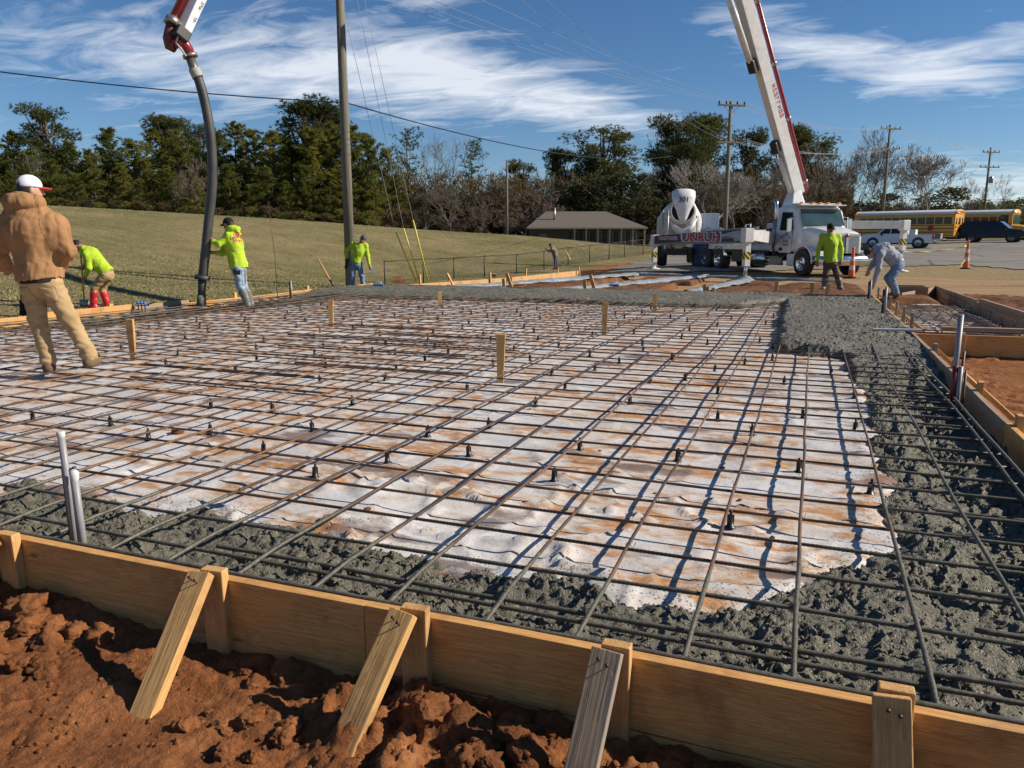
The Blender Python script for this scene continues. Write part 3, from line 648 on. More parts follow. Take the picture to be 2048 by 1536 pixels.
# near form, facing the camera
nf = empty('near_form', (-.8, 2.05, -.3), 0, 'raw pine form board with braced stakes in the foreground along the slab edge', 'form board')
board('board', (-3.75, 2.09), (-1.32, 2.085), .235, .04, WOOD_NEW, nf)
board('board', (-1.318, 2.088), (2.6, 2.09), .235, .04, WOOD_NEW, nf, .002)
board('lower_board', (-3.75, 2.086), (-1.1, 2.086), .12, .036, WOOD_NEW, nf, -.237)
board('lower_board', (-1.098, 2.086), (2.6, 2.086), .12, .036, WOOD_NEW, nf, -.238)
def stake_brace(X, wd, topz, base, matb, tilt, twist=0., ins=0):
    s = MB(); s.box((0, 0, -.23), (wd, .040, .46)); st = s.build('stake', WOOD_NEW_Z, nf, .004); place(st, nf, (X, 2.028, topz), (.02, 0, twist))
    # brace: from the stake head down and out towards the camera
    top = Vector((X-.016, 1.985, topz-.002)); bot = Vector((base[0], base[1], -.36)); d = bot-top; L_ = d.length
    m = MB(); m.box((0, 0, -L_/2), (.088, .038, L_)); br = m.build('brace', matb, nf, .003)
    q = (-d).to_track_quat('Z', 'Y').to_matrix().to_4x4()
    # keep the broad face towards the camera
    zc = (-d).normalized(); xc = Vector((1, 0, 0)); xc = (xc-zc*xc.dot(zc)).normalized(); yc = zc.cross(xc)
    mw = Matrix((xc, yc, zc)).transposed().to_4x4(); mw.translation = top
    br.matrix_parent_inverse = nf.matrix_basis.inverted(); br.matrix_basis = mw
    for (nx, nz) in ((-.012, -.035), (.014, -.045)):
        n = link('nail', nail_me, br, (nx, -.015, nz), (R(80), R(random.uniform(-25, 25)), 0))
    return br
stake_brace(-1.925, .09, .045, (-1.90, 1.60), WOOD_NEW_Z, -.1, .1)
stake_brace(-1.115, .09, .045, (-1.21, 1.64), WOOD_NEW_Z, -.1, .05)
stake_brace(-.455, .085, .05, (-.51, 1.74), WOOD_OLD_Z, 0, .0)
stake_brace(.275, .085, .075, (.29, 1.82), WOOD_NEW_Z, 0, .0)
stake_brace(-2.98, .09, .03, (-3.3, 1.7), WOOD_NEW_Z, -.1, .0)
# foreground soil
def z_dirt(x, y):
    wx = x+.05*fbm(x*4, y*4, 1, 3); wy = y+.05*fbm(x*4, y*4, 6, 3)
    amp = .35+.75*sstep(-.15, .35, fbm(x*1.1+3, y*1.3, 2, 3)+.35*sstep(-1.9, -2.6, x)+.2*sstep(-.9, -.3, x))
    smooth_ = np.exp(-(((x+1.9)/.32)**2+((y-1.58)/.16)**2))
    amp = amp*(1-.8*smooth_)
    cr = 1-np.abs(fbm(x*5, y*5, 3, 4)); z = -.335+amp*(.085*bill(wx, wy, .20, 11)*(.5+.9*fbm(x*11, y*11, 2, 4))+.055*bill(wx, wy, .10, 12)*(.6+.8*fbm(x*19, y*19, 5, 3))+.026*bill(wx, wy, .045, 13)+.020*bill(wx, wy, .023, 14)+.040*fbm(x*15, y*15, 4, 5, .62)+.03*(cr-.8))+.035*fbm(x*1.7, y*1.7, 5, 3)+.04*sstep(-2, -3, x)
    z = z+.03+(.03*fbm(x*2.2, 3.1, 4, 2)+.012)*sstep(1.8, 2.03, y)
    return z-.06*sstep(1.35, .6, y)*0
tag(link('foreground_soil', grid_mesh('foreground_soil', band(-4.2, 1.6, lambda x: .0095), band(1.25, 2.05, lambda y: .0095), z_dirt, CLAY)), kind='structure')
tag(link('foreground_soil', grid_mesh('foreground_soil', np.arange(-6, 6.01, .05), np.arange(-1.5, 1.251, .05), z_dirt, CLAY)), kind='structure')
tag(link('foreground_soil', grid_mesh('foreground_soil', np.arange(-6, -4.199, .03), np.arange(1.25, 2.051, .03), z_dirt, CLAY)), kind='structure')
def clodpile(name, n, reg, smin, smax, zf, mats):
    Vs = []; Fs = []; b = 0
    for k in range(n):
        me = mats[k % len(mats)]; x = random.uniform(reg[0], reg[1]); y = random.uniform(reg[2], reg[3]); s = smin+(smax-smin)*random.random()**3
        z = float(zf(np.array([x]), np.array([y]))[0]); v = np.empty(len(me.vertices)*3); me.vertices.foreach_get('co', v); v = v.reshape(-1, 3)
        a = random.random()*6; ca_, sa = math.cos(a), math.sin(a)
        v = np.stack([v[:, 0]*ca_-v[:, 1]*sa, (v[:, 0]*sa+v[:, 1]*ca_)*random.uniform(.7, 1.1), v[:, 2]*random.uniform(.7, 1.1)], -1)*s+np.array([x, y, z-.05*s])
        f = np.empty(len(me.loops), np.int32); me.loops.foreach_get('vertex_index', f); Vs.append(v); Fs.append(f.reshape(-1, 3)+b); b += len(v)
    return link(name, mesh_np(name, np.concatenate(Vs), np.concatenate(Fs), CLAY))
SMALL = []
import bmesh
for k in range(5):
    me = bpy.data.meshes.new('small_clod'); bm = bmesh.new(); bmesh.ops.create_icosphere(bm, subdivisions=2, radius=1)
    for v in bm.verts:
        p = v.co; q = 1+.75*float(fbm(p.x*1.5+k*5, p.y*1.5, p.z*1.5, 3))+.5*float(fbm(p.x*4+k*5, p.y*4, p.z*4, 2)); v.co = v.co*q; v.co.z *= .75
    bm.to_mesh(me); bm.free(); SMALL.append(me)
BIGC = []
for k in range(6):
    me = bpy.data.meshes.new('big_clod'); bm = bmesh.new(); bmesh.ops.create_icosphere(bm, subdivisions=4, radius=1); co_ = np.array([v.co[:] for v in bm.verts])
    q = 1+.55*fbm(co_[:, 0]*1.2+k*7, co_[:, 1]*1.2, co_[:, 2]*1.2, 2)+.55*np.abs(fbm(co_[:, 0]*2.6+k*5, co_[:, 1]*2.6, co_[:, 2]*2.6, 3))+.28*fbm(co_[:, 0]*8+k, co_[:, 1]*8, co_[:, 2]*8, 3)
    for v, s_ in zip(bm.verts, q): v.co = v.co*float(s_); v.co.z *= .8
    bm.to_mesh(me); bm.free(); BIGC.append(me)
bc = empty('clay_clods', (0, 0, 0)); tag(bc, 'broken clods of red clay heaped in front of the near form', 'soil', kind='stuff')
for reg, n_, s0, s1 in (((-3.5, -2.25, 1.45, 1.97), 60, .02, .075), ((-1.75, -1.28, 1.6, 1.98), 16, .015, .05), ((-1.05, -.55, 1.6, 1.98), 26, .02, .07), ((-.4, .2, 1.75, 1.99), 22, .015, .05), ((-2.2, -1.2, 1.35, 1.6), 10, .012, .03)):
    for k in range(n_):
        x, y = random.uniform(reg[0], reg[1]), random.uniform(reg[2], reg[3]); s = s0+(s1-s0)*random.random()**2; o = link('clod', BIGC[k % 6], bc, (x, y, float(z_dirt(np.array([x]), np.array([y]))[0])-.1*s), (random.uniform(-.5, .5), random.uniform(-.5, .5), random.uniform(0, 6))); o.scale = (s, s*random.uniform(.7, 1.1), s*random.uniform(.7, 1.))
for me in BIGC: me.materials.append(CLAY); me.polygons.foreach_set('use_smooth', [True]*len(me.polygons))
tag(clodpile('soil_clods', 1300, (-3.6, 1.2, 1.3, 2.0), .0025, .014, z_dirt, SMALL), 'loose crumbs of red clay in front of the near form', 'soil', kind='stuff')
# right form: runs away from the camera, with stakes outside
rf = empty('right_form', (1.3, 10, -.3), 0, 'long weathered form board along the right edge of the slab', 'form board')
for y0, y1, mt in [(2.13, 5.9, WOOD_NEW), (5.9, 9.6, WOOD_OLD_X), (9.6, 13.3, WOOD_OLD_X), (13.3, 18.95, WOOD_NEW)]:
    board('board', (1.28, y0), (1.28, y1-.004), .30, .04, mt, rf, random.uniform(-.004, .004))
for y in (3.6, 4.7, 5.8, 7.1, 8.3, 9.6, 11.9, 12.9, 14.0, 15.2, 16.6, 17.9):
    s = MB().box((0, 0, -.2), (.04, .085, .5)).build('stake', WOOD_NEW_Z if y < 9 else WOOD_OLD_Z, rf, .004); place(s, rf, (1.345, y, .02 if y < 11 else .17), (0, 0, random.uniform(-.2, .2)))
    m = MB(); a = Vector((1.36, y+.06, .0 if y < 11 else .08)); b_ = Vector((1.72, y+.1, -.31)); m.box((0, 0, -.25), (.038, .085, .5)); br = m.build('brace', WOOD_NEW_Z, rf, .004)
    place(br, rf, a, (0, R(-48), random.uniform(-.3, .3)))
# left form: sunlit inner face
lf = empty('left_form', (-11.53, 10, -.3), 0, 'long sunlit pine form board along the left edge of the slab by the lawn', 'form board')
ysl = [0.5, 4.2, 8.9, 10.6, 12.0, 15.2, 18.95]; zl = [.0, .02, .05, .03, -.02, .0]
for k in range(6): board('board', (SX0, ysl[k+1]-.005), (SX0, ysl[k]), .286, .04, WOOD_NEW if k != 3 else WOOD_OLD_X, lf, zl[k])
for y in (3, 5.6, 7.9, 10.2, 13.4, 16.0): place(MB().box((0, 0, -.2), (.04, .085, .5)).build('stake', WOOD_NEW_Z, lf, .004), lf, (-11.565, y, .04))
# far form and the beds beyond it
ff = empty('far_form', (-5, 19, -.3), 0, 'low wooden form along the far edge of the slab', 'form board')
board('board', (1.28, 18.955), (-5.2, 18.955), .24, .04, WOOD_OLD_X, ff, -.01); board('board', (-5.204, 18.955), (-11.5, 18.955), .24, .04, WOOD_OLD_X, ff, -.015)
for (px, h) in [(1410, .16), (1552, .26), (1625, .24), (1415, .1), (1427, .08), (1008, .2), (1170, .2), (1655, .22)]:
    x, _ = gp(px, 580, 0); place(MB().box((0, 0, h/2-.2), (.085, .04, h+.4)).build('stake', WOOD_NEW_Z, ff, .004), ff, (gp(px, 577, 0)[0]*19.02/gp(px, 577, 0)[1], 19.02, 0), (random.uniform(-.05, .05), random.uniform(-.08, .08), 0))
for px, rot in [(1022, .35), (1188, .3)]:
    x = gp(px, 577, 0)[0]*19.1/gp(px, 577, 0)[1]; place(MB().box((0, 0, .1), (.085, .04, .5)).build('brace', WOOD_NEW_Z, ff, .004), ff, (x, 19.1, 0), (0, rot*-1, 0))
# grade stakes driven through the sheet
for k, (x, y, h, lab) in enumerate([(-2.72, 6.75, .46, 'tallest wooden grade stake standing in the middle of the bar grid'), (-7.1, 6.5, .47, 'wooden grade stake beside the man in the brown jacket'),
        (-2.72, 10.75, .47, 'second wooden grade stake standing behind the tallest one in the bar grid'), (-7.0, 10.25, .42, 'slim wooden grade stake in the bar grid left of the middle'),
        (-2.8, 15.0, .33, 'farthest wooden grade stake in front of the poured strip on the right'), (-7.0, 14.1, .32, 'short wooden grade stake near the poured strip, left of centre')]):
    m = MB(); m.loft([[(sx*wx, sy*.019, z) for sx, sy in ((-1, -1), (1, -1), (1, 1), (-1, 1))] for z, wx in ((-.5, .005), (-.3, .02), (.0, .03), (h, .044))], True, False)
    o = m.build('grade_stake', WOOD_NEW_Z, None, .003, (x, y, -.14), (random.uniform(-.04, .04), random.uniform(-.05, .02), R(21)+random.uniform(-.2, .2))); tag(o, lab, 'stake', 'grade stakes in the slab')
# pads of clay, trenches lined with sheeting beyond the slab
def z_pad(x, y): return -.21+.06*fbm(x*1.5, y*1.5, 2, 4)+.04*bill(x, y, .3, 41)+.03*bill(x, y, .12, 42)+.13*sstep(-1.2, -.3, x)
for (x0, x1, y0, y1) in [(-8.3, -6.6, 19.2, 30.2), (-5.9, -3.9, 19.2, 25.4), (-5.9, -3.6, 26.2, 29.8), (-3.2, 1.4, 19.2, 24.8), (-2.8, -1.0, 26, 29)]:
    tag(link('clay_pad', grid_mesh('clay_pad', np.arange(x0, x1+.05, .06), np.arange(y0, y1+.05, .06), lambda x, y: z_pad(x, y)-.25*(1-inbox(x, y, x0+.15, x1-.15, y0+.15, y1-.15, .15)), CLAY_DARK)), kind='structure')
GREYPOLY = S('grey_trench_sheeting', (.24, .265, .29), .4, (.14, .155, .17), 3, bs=.7, bscale=6, bdist=.05, dirt=.25)
def strip(a, b, wd, z, name, lab):
    a, b = Vector((*a, z)), Vector((*b, z)); d = (b-a); n = max(4, int(d.length/.25)); u = d.normalized(); sd = Vector((-u.y, u.x, 0)); rings = []
    for i in range(n+1):
        p = a+d*i/n; r = []
        for k in range(9):
            q = (k/8-.5)*wd*(1+.15*math.sin(i*1.7)); zz = .10*(1-(abs(k-4)/4)**2)+.03*float(vnoise(i*.8, k*.9, wd*9))
            r.append(p+sd*q+Vector((0, 0, zz)))
        rings.append(r)
    o = MB().loft(rings, False, True, False).build('trench_sheeting', GREYPOLY); sm = o.modifiers.new('thickness', 'SOLIDIFY'); sm.thickness = .004
    return tag(o, lab, 'plastic sheet', 'sheet-lined trenches beyond the slab')
strip((-9.4, 19.4), (-6.3, 30.5), .32, -.15, 'ts', 'pale grey plastic strip lining the leftmost trench beyond the slab')
strip((-6.3, 19.3), (-3.6, 29.5), .32, -.15, 'ts', 'pale grey plastic strip lining the middle trench beyond the slab')
strip((-2.9, 19.6), (-1.9, 27.2), .32, -.14, 'ts', 'short bright plastic strip in the trench beside the white outrigger foot')
strip((-6.4, 30.3), (-2.0, 28.6), .3, -.16, 'ts', 'grey plastic strip crossing in front of the pump truck')
strip((-1.9, 27.6), (.9, 26.6), .2, -.14, 'ts', 'white plastic edge running right from the outrigger foot')
fb = empty('far_left_form', (-9.5, 25, -.3), 0, 'bright pine form boards running back towards the road beyond the slab', 'form board')
board('board', (-9.05, 31.3), (-9.6, 24.9), .26, .04, WOOD_NEW_Y, fb, -.06); board('board', (-9.62, 24.4), (-10.9, 19.2), .22, .04, WOOD_NEW_Y, fb, -.06)
board('board', (-9.03, 31.3), (-6.6, 30.9), .2, .04, WOOD_OLD_X, fb, -.08)
for i, (x, y, h) in enumerate([(-9.75, 23.5, .2), (-9.5, 26.2, .25), (-9.2, 29, .2), (-10.3, 21.5, .2), (-10.6, 20.2, .26), (-8.9, 31, .15)]):
    place(MB().box((0, 0, h/2-.2), (.04, .085, h+.4)).build('stake', WOOD_NEW_Z, fb, .004), fb, (x-.06, y, -.05), (0, random.uniform(-.1, .1), 0))
place(MB().box((0, 0, 0), (.04, .085, .55)).build('brace', WOOD_NEW_Z, fb, .004), fb, (-9.85, 20.6, .0), (0, -.5, 0))
# ---------------------------------------------------------------- the bed to the right of the slab
re_ = empty('right_bed_form', (3, 16, -.3), 0, 'tall form boards boxing in the second bed to the right of the slab', 'form board')
board('board', (3.0, 22.3), (3.06, 17.2), .42, .04, WOOD_OLD_X, re_, .06); board('board', (3.06, 17.196), (3.2, 11.6), .40, .04, WOOD_OLD_X, re_, .02)
board('top_plank', (3.1, 17.0), (3.23, 11.6), .11, .06, WOOD_OLD_X, re_, .10)
board('board', (1.9, 19.3), (2.99, 22.3), .4, .04, WOOD_OLD_X, re_, .03)
rc = empty('cross_form', (2, 11.3, -.3), 0, 'orange pine form board crossing right from the slab above the red clay pit', 'form board')
board('board', (3.9, 11.37), (1.33, 11.2), .36, .04, WOOD_NEW, rc, .0)
place(MB().box((0, 0, -.2), (.1, .04, .44)).build('stake', WOOD_NEW_Z, rc, .004), rc, (1.85, 11.19, .0), (0, 0, .05))
board('top_plank', (3.9, 11.9), (1.7, 11.72), .05, .10, WOOD_OLD_X, rc, .05)
bx = empty('wooden_box', (2.3, 21.4, -.3), 0, 'open wooden box form lying behind the bent man in jeans', 'form box')
for (a, b) in (((1.9, 20.4), (2.55, 20.4)), ((2.55, 20.4), (2.55, 21.1)), ((2.55, 21.1), (1.9, 21.1)), ((1.9, 21.1), (1.9, 20.4))): board('board', a, b, .42, .04, WOOD_OLD_X, bx, .12)
xs2 = np.arange(1.34, 3.08, .03); ys2 = np.arange(11.45, 18.5, .04)
def z_bed(x, y): return -.26+.05*fbm(x*1.2, y*.9, 3, 3)+.10*sstep(.7, 1, 1-np.abs(fbm(x*.7, y*.9, 8, 3)))+.10*sstep(2.5, 3.0, x)*fbm(x*.5, y*1.1, 5, 2)
pm2 = grid_mesh('plastic_sheet', xs2, ys2, z_bed, POLY); a2 = pm2.attributes.new('splat', 'FLOAT', 'POINT'); a2.data.foreach_set('value', [.3]*len(pm2.vertices))
tag(link('plastic_sheet', pm2), 'crumpled white plastic sheet in the smaller bed right of the slab', 'plastic sheet')
m2 = empty('bed_reinforcing_mat', (2.2, 14, -.12), 0, 'rusty bar grid tied in the smaller bed right of the slab', 'rebar grid')
for y in np.arange(11.6, 18, .25): bar('rebar', [(x, y+.02*float(vnoise(x, y)), -.12+.015*float(vnoise(x*2, y))) for x in np.arange(1.45, 2.9, .2)], .008, REBAR_X, m2, False)
for x in np.arange(1.5, 2.9, .28): bar('rebar', [(x+.03*float(vnoise(x, y)), y, -.105) for y in np.arange(11.5, 18.2, .4)], .008, REBAR_Y, m2, False)
for z in (-.02, -.17): bar('rebar', [(2.93, y, z+.02*float(vnoise(y, z))) for y in np.arange(11.7, 21, .4)], .007, REBAR_Y, m2, False)
for y in np.arange(11.9, 20, .85): bar('rebar', [(2.93, y, z) for z in (-.3, -.1, .0)], .006, REBAR_Z, m2, False)
for y, z in ((11.55, -.02), (11.6, .01)): bar('rebar', [(x, y, z) for x in np.arange(1.35, 4, .3)], .009, REBAR_X, m2, False)
def z_pit(x, y):
    return -.34+.05*fbm(x*1.3, y*1.3, 3, 3)+.05*bill(x, y, .17, 21)+.03*bill(x, y, .07, 22)+.014*bill(x, y, .03, 23)+.05*sstep(1.9, 1.35, x)
tag(link('clay_pit', grid_mesh('clay_pit', np.arange(1.325, 4.2, .025), band(3.0, 11.3, lambda y: .028), z_pit, CLAY)), kind='structure')
def z_heap(x, y): return zt(x, y)-.05+inbox(x, y, 3.5, 7, 13, 21, .8)*(.12+.1*bill(x, y, .5, 31)+.06*bill(x, y, .2, 32)+.08*fbm(x, y, 3, 3))
tag(link('soil_bank', grid_mesh('soil_bank', np.arange(3.24, 8.2, .05), np.arange(11.8, 22.4, .06), z_heap, CLAY_DARK)), kind='structure')
# ---------------------------------------------------------------- pipes, ties and small site things
def pipe_bundle(x, y, z0, tall, short, lab, second=True):
    e = empty('conduit_stub', (x, y, z0), 0, lab, 'pipe')
    MB().tube([(0, 0, -.1), (-.005, .0, tall*.5), (-.015, .0, tall)], .0145, 12).build('pipe', PVC, e)
    MB().lathe([(.0155, tall-.02), (.018, tall+.002), (.012, tall+.006), (0, tall+.004)], 10, Matrix.Translation((-.015, 0, 0))).build('taped_end', S('pale_tape', (.55, .56, .58), .4), e)
    if second:
        MB().tube([(.062, -.01, -.1), (.05, -.01, short)], .0155, 12).build('pipe', PVC, e)
        MB().lathe([(.0165, short-.03), (.02, short+.004), (.008, short+.018), (0, short+.016)], 10, Matrix.Translation((.05, -.01, 0))).build('taped_end', MATS['pale_tape'], e)
    MB().tube([(-.03, .01, -.1), (-.036, .01, short*1.02)], .009, 8).build('rebar', REBAR_Z, e); MB().tube([(.030, .015, -.1), (.022, .015, short*1.06)], .009, 8).build('rebar', REBAR_Z, e)
    return e
pipe_bundle(-2.90, 2.26, -.1, .50, .33, 'two grey plastic conduits tied to rebar beside the near form, tape over their ends')
e = empty('conduit_stub', (1.13, 6.95, -.12), 0, 'tall grey and red conduit strapped to rebar near the right form', 'pipe')
MB().tube([(0, 0, -.1), (0, 0, .74)], .021, 14).build('pipe', PVC, e); MB().tube([(0, 0, .0), (0, 0, .33)], .0216, 14).build('red_band', S('red_primer', (.2, .02, .02), .5), e)
MB().tube([(.05, .01, -.1), (.05, .01, .45)], .011, 8).build('rebar', REBAR_Z, e); MB().tube([(.075, 0, -.1), (.075, 0, .3)], .01, 8).build('rebar', REBAR_Z, e); MB().tube([(.035, -.02, -.1), (.035, -.02, .33)], .016, 8).build('pipe', PVC, e)
for (px, py, h, lab) in [(1768, 632, .55, 'slim conduit stub in the finished concrete by the right form'), (1739, 600, .5, 'dark conduit stub beside the hand of the bent man'), (583, 592, .42, 'pair of thin conduits rising by the left form')]:
    x, y = gp(px, py, -.02); e = empty('conduit_stub', (x, y, -.1), 0, lab, 'pipe')
    MB().tube([(0, 0, 0), (.0, 0, h)], .022, 10).build('pipe', PVC, e); MB().tube([(-.035, 0, 0), (-.035, 0, h*.93)], .014, 8).build('rebar', BLKPL, e)
tag(MB().tube([(-9.9, 12.6+.1, -.2), (-9.96, 12.75, .9), (-10.08, 12.8, 1.95)], [.008, .007, .005], 6).build('grade_rod', REBAR_Z), 'very thin dark upright rod by the left form', 'rod')
x, y = gp(1745, 659, 0.02); x2, y2 = gp(1842, 661, .02)
tag(MB().beam((x, y, .02), (x2, y2, .025), .09, .03).build('straightedge', S('magnesium', (.5, .5, .48), .45, metal=.3), None, .004), 'pale metal straightedge lying across the fresh concrete to the right form', 'straightedge')
ab = empty('anchor_bolt_plate', (*gp(283, 612, .02), .0), 0, 'cluster of bolts with blue caps hung on the left form', 'anchor bolts')
for k in range(3):
    MB().tube([(-.08+k*.08, 0, -.12), (-.08+k*.08, 0, .05)], .01, 6).build('bolt', BLKPL, ab); MB().lathe([(.026, .0), (.026, .04), (.015, .055), (0, .055)], 8, Matrix.Translation((-.08+k*.08, 0, .05))).build('cap', BLUEC, ab)
MB().beam((-.14, 0, .02), (.16, 0, .035), .05, .02).build('template', BLUEC, ab); MB().tube([(.1, .02, .04), (.3, .03, .10)], .012, 6).build('handle', BLKPL, ab)
for (px, lab) in [(757, 'blue and white tool lying on the far left corner of the concrete'), (1228, 'small blue tool lying at the far edge of the concrete')]:
    x, y = gp(px, 571, .02); m = MB(); m.box((0, 0, .03), (.26, .08, .05)); e = empty('hand_float', (x, y, -.0), .3, lab, 'tool'); m.build('blade', BLUEC, e, .008); MB().tube([(-.08, 0, .04), (-.08, 0, .1), (.08, 0, .1), (.08, 0, .04)], .013, 6).build('handle', S('white_plastic', (.7, .7, .7), .4), e)

tag(link('clay_pad', grid_mesh('clay_pad', np.arange(1.33, 3.0, .06), np.arange(18.2, 20.35, .06), lambda x, y: -.06+.04*fbm(x*2, y*2, 2, 4)+.03*bill(x, y, .2, 43)+.02*bill(x, y, .09, 44)-.25*(1-inbox(x, y, 1.8, 2.4, 19.0, 19.9, .55)), CLAY_DARK)), kind='structure')
# ---------------------------------------------------------------- trees
def leaf_mat(name, stops, rough=.6):
    m, nt, N, L, b = node_mat(name); co = coord(N, 'Object'); oi = N.new('ShaderNodeObjectInfo')
    f = noise(N, L, co, .9, 3); f2 = noise(N, L, co, 11, 2)
    t = mth(N, L, 'ADD', mth(N, L, 'MULTIPLY', f, .5), mth(N, L, 'MULTIPLY', f2, .3)); t = mth(N, L, 'ADD', t, mth(N, L, 'MULTIPLY', oi.outputs['Random'], .2))
    L.new(ramp(N, L, t, *stops), b.inputs['Base Color']); b.inputs['Roughness'].default_value = rough; b.inputs['Specular IOR Level'].default_value = .25
    col_ = b.inputs['Base Color'].links[0].from_socket; tr_ = N.new('ShaderNodeBsdfTranslucent'); L.new(col_, tr_.inputs[0]); mx_ = N.new('ShaderNodeMixShader'); mx_.inputs[0].default_value = .38; L.new(b.outputs[0], mx_.inputs[1]); L.new(tr_.outputs[0], mx_.inputs[2]); L.new(mx_.outputs[0], N['Material Output'].inputs[0])
    return m
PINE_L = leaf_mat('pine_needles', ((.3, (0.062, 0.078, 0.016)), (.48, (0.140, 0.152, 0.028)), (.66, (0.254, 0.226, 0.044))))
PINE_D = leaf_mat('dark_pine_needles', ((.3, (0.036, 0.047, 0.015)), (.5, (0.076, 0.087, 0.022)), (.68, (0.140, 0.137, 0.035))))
OAK_L = leaf_mat('evergreen_leaves', ((.3, (0.037, 0.044, 0.017)), (.5, (0.085, 0.088, 0.031)), (.68, (0.170, 0.156, 0.061))))
BRUSH_L = leaf_mat('winter_brush', ((.3, (0.051, 0.043, 0.020)), (.5, (0.128, 0.093, 0.043)), (.68, (0.238, 0.167, 0.084))))
BARK_P = S('pine_bark', (.12, .075, .05), .9, (.06, .045, .036), 4, bs=.6, bscale=20); BARK_G = S('grey_bark', (.26, .23, .195), .85, (.13, .115, .10), 3)
BARK_W = S('pale_bark', (.42, .39, .34), .8, (.22, .2, .17), 3); TWIG = S('winter_twigs', (.175, .145, .115), .85, (.11, .09, .072), 2); TWIG_P = S('reddish_twigs', (.18, .13, .10), .85, (.115, .085, .066), 2)
def blades(P, D, ln, wd, n, rg):
    """n needle blades at every point P, fanned round direction D; triangles"""
    m = len(P); Q = np.repeat(P, n, 0); d = np.repeat(D, n, 0)+rg.normal(0, .75, (m*n, 3)); d /= np.linalg.norm(d, axis=1)[:, None]+1e-9
    s = np.cross(d, rg.normal(0, 1, (m*n, 3))); s /= np.linalg.norm(s, axis=1)[:, None]+1e-9
    l = (ln*rg.uniform(.6, 1.3, m*n))[:, None]; w_ = (wd*rg.uniform(.7, 1.3, m*n))[:, None]
    V = np.stack([Q-s*w_, Q+s*w_, Q+d*l], 1).reshape(-1, 3); return V
def crown_obj(name, V, mat): return mesh_np(name, V, np.arange(len(V)).reshape(-1, 3), mat, False)
def pine(seed, H=10., base=.25, wide=.24, top=.06, dens=1., round_=False, lf=None):
    rg = np.random.default_rng(seed); tr = MB(); lean = rg.normal(0, .02, 2)
    tr.tube([(lean[0]*z*z/H+.04*math.sin(z+seed), lean[1]*z*z/H, z) for z in np.linspace(-.4, H*.97, 12)], [max(.012, .020*H*(1-i/11.6)) for i in range(12)], 7)
    pts = []; dirs = []; z = H*base
    while z < H*.99:
        t = (z-H*base)/(H*(1-base))
        if round_: prof = math.sqrt(max(0.02, 1-(2*t-.92)**2))*wide*H
        else: prof = (wide*(1-t)**.75+top*.5)*H*(.55+.45*min(1, t*4+.25))
        for b in range(rg.integers(3, 6)):
            a = rg.uniform(0, 6.28); L_ = prof*rg.uniform(.45, 1.12); up = rg.uniform(.05, .5)+t*.5; n = max(3, int(L_/.24))
            end = None; bp = []
            for k in range(n+1):
                q = k/n; p = np.array([math.cos(a)*L_*q, math.sin(a)*L_*q, z+L_*up*q*q*.8+rg.normal(0, .05)]); bp.append(p)
                if q > .28 or L_ < .8:
                    for s in range(max(1, int(3.0*dens*(.6+q)))):
                        pts.append(p+rg.normal(0, .05+.17*L_*.5*q, 3)*np.array([1, 1, .6])); dirs.append(np.array([math.cos(a)*.6, math.sin(a)*.6, .55]))
            tr.tube([tuple(bp[0]), tuple(bp[len(bp)//2]), tuple(bp[-1])], [.006*H*(1-t*.7)*.6, .004*H*.5, .01], 4, False)
        z += H*rg.uniform(.022, .045)
    for k in range(int(7)):                                 # dead snags under the crown
        zz = H*rg.uniform(.1, base+.1); a = rg.uniform(0, 6.28); L_ = H*rg.uniform(.03, .09); tr.tube([(0, 0, zz), (math.cos(a)*L_, math.sin(a)*L_, zz+L_*.2)], [.02, .008], 4, False)
    V = blades(np.array(pts), np.array(dirs), .30, .028, 11, rg)
    return tr.mesh('trunk', BARK_P), crown_obj('crown', V, lf or PINE_L)
def bare(seed, H=10., trunk=.14, mat=BARK_G, spread=.55, depth=7, lean=0., first=.25, twigm=None, sparse=False):
    rg = random.Random(seed); big = MB(); tw = MB()
    def grow(p, d, L_, r, lv):
        n = 3; path = [p]; q = Vector(p); dd = Vector(d)
        for i in range(n):
            dd = (dd+Vector((rg.gauss(0, .13), rg.gauss(0, .13), rg.gauss(.04, .1)))).normalized(); q = q+dd*(L_/n); path.append(q.copy())
        rs = [max(.013, r*(1-.38*i/n)) for i in range(n+1)]
        (big if lv < 3 else tw).tube(path, rs, 6 if lv < 2 else (4 if lv < 4 else 3), False)
        if lv >= depth: return
        kids = rg.choice((2, 3, 3)) if lv > 0 else rg.choice((3, 4, 5))
        if sparse and lv > 2: kids = 2
        for k in range(kids):
            i = rg.choice((2, 3, 3)) if k else 3; base_ = path[i]; a = rg.uniform(0, 6.28); sp = spread*rg.uniform(.55, 1.25)
            ref = Vector((0, 0, 1)) if abs(dd.z) < .9 else Vector((1, 0, 0)); u = dd.cross(ref).normalized(); v = dd.cross(u)
            nd = (dd+(u*math.cos(a)+v*math.sin(a))*sp+Vector((0, 0, .12))).normalized(); grow(base_, nd, L_*rg.uniform(.62, .86), rs[i]*rg.uniform(.55, .74), lv+1)
    Lt = H*first; r0 = trunk
    grow(Vector((0, 0, -.3)), Vector((lean, 0, 1)).normalized(), Lt+.3, r0, 0)
    zs = [v[2] for v in tw.v]; k = H/max(zs)
    for m in (big, tw): m.v = [(x*k, y*k, z*k) for x, y, z in m.v]
    return big.mesh('trunk', mat), tw.mesh('crown', twigm or TWIG)
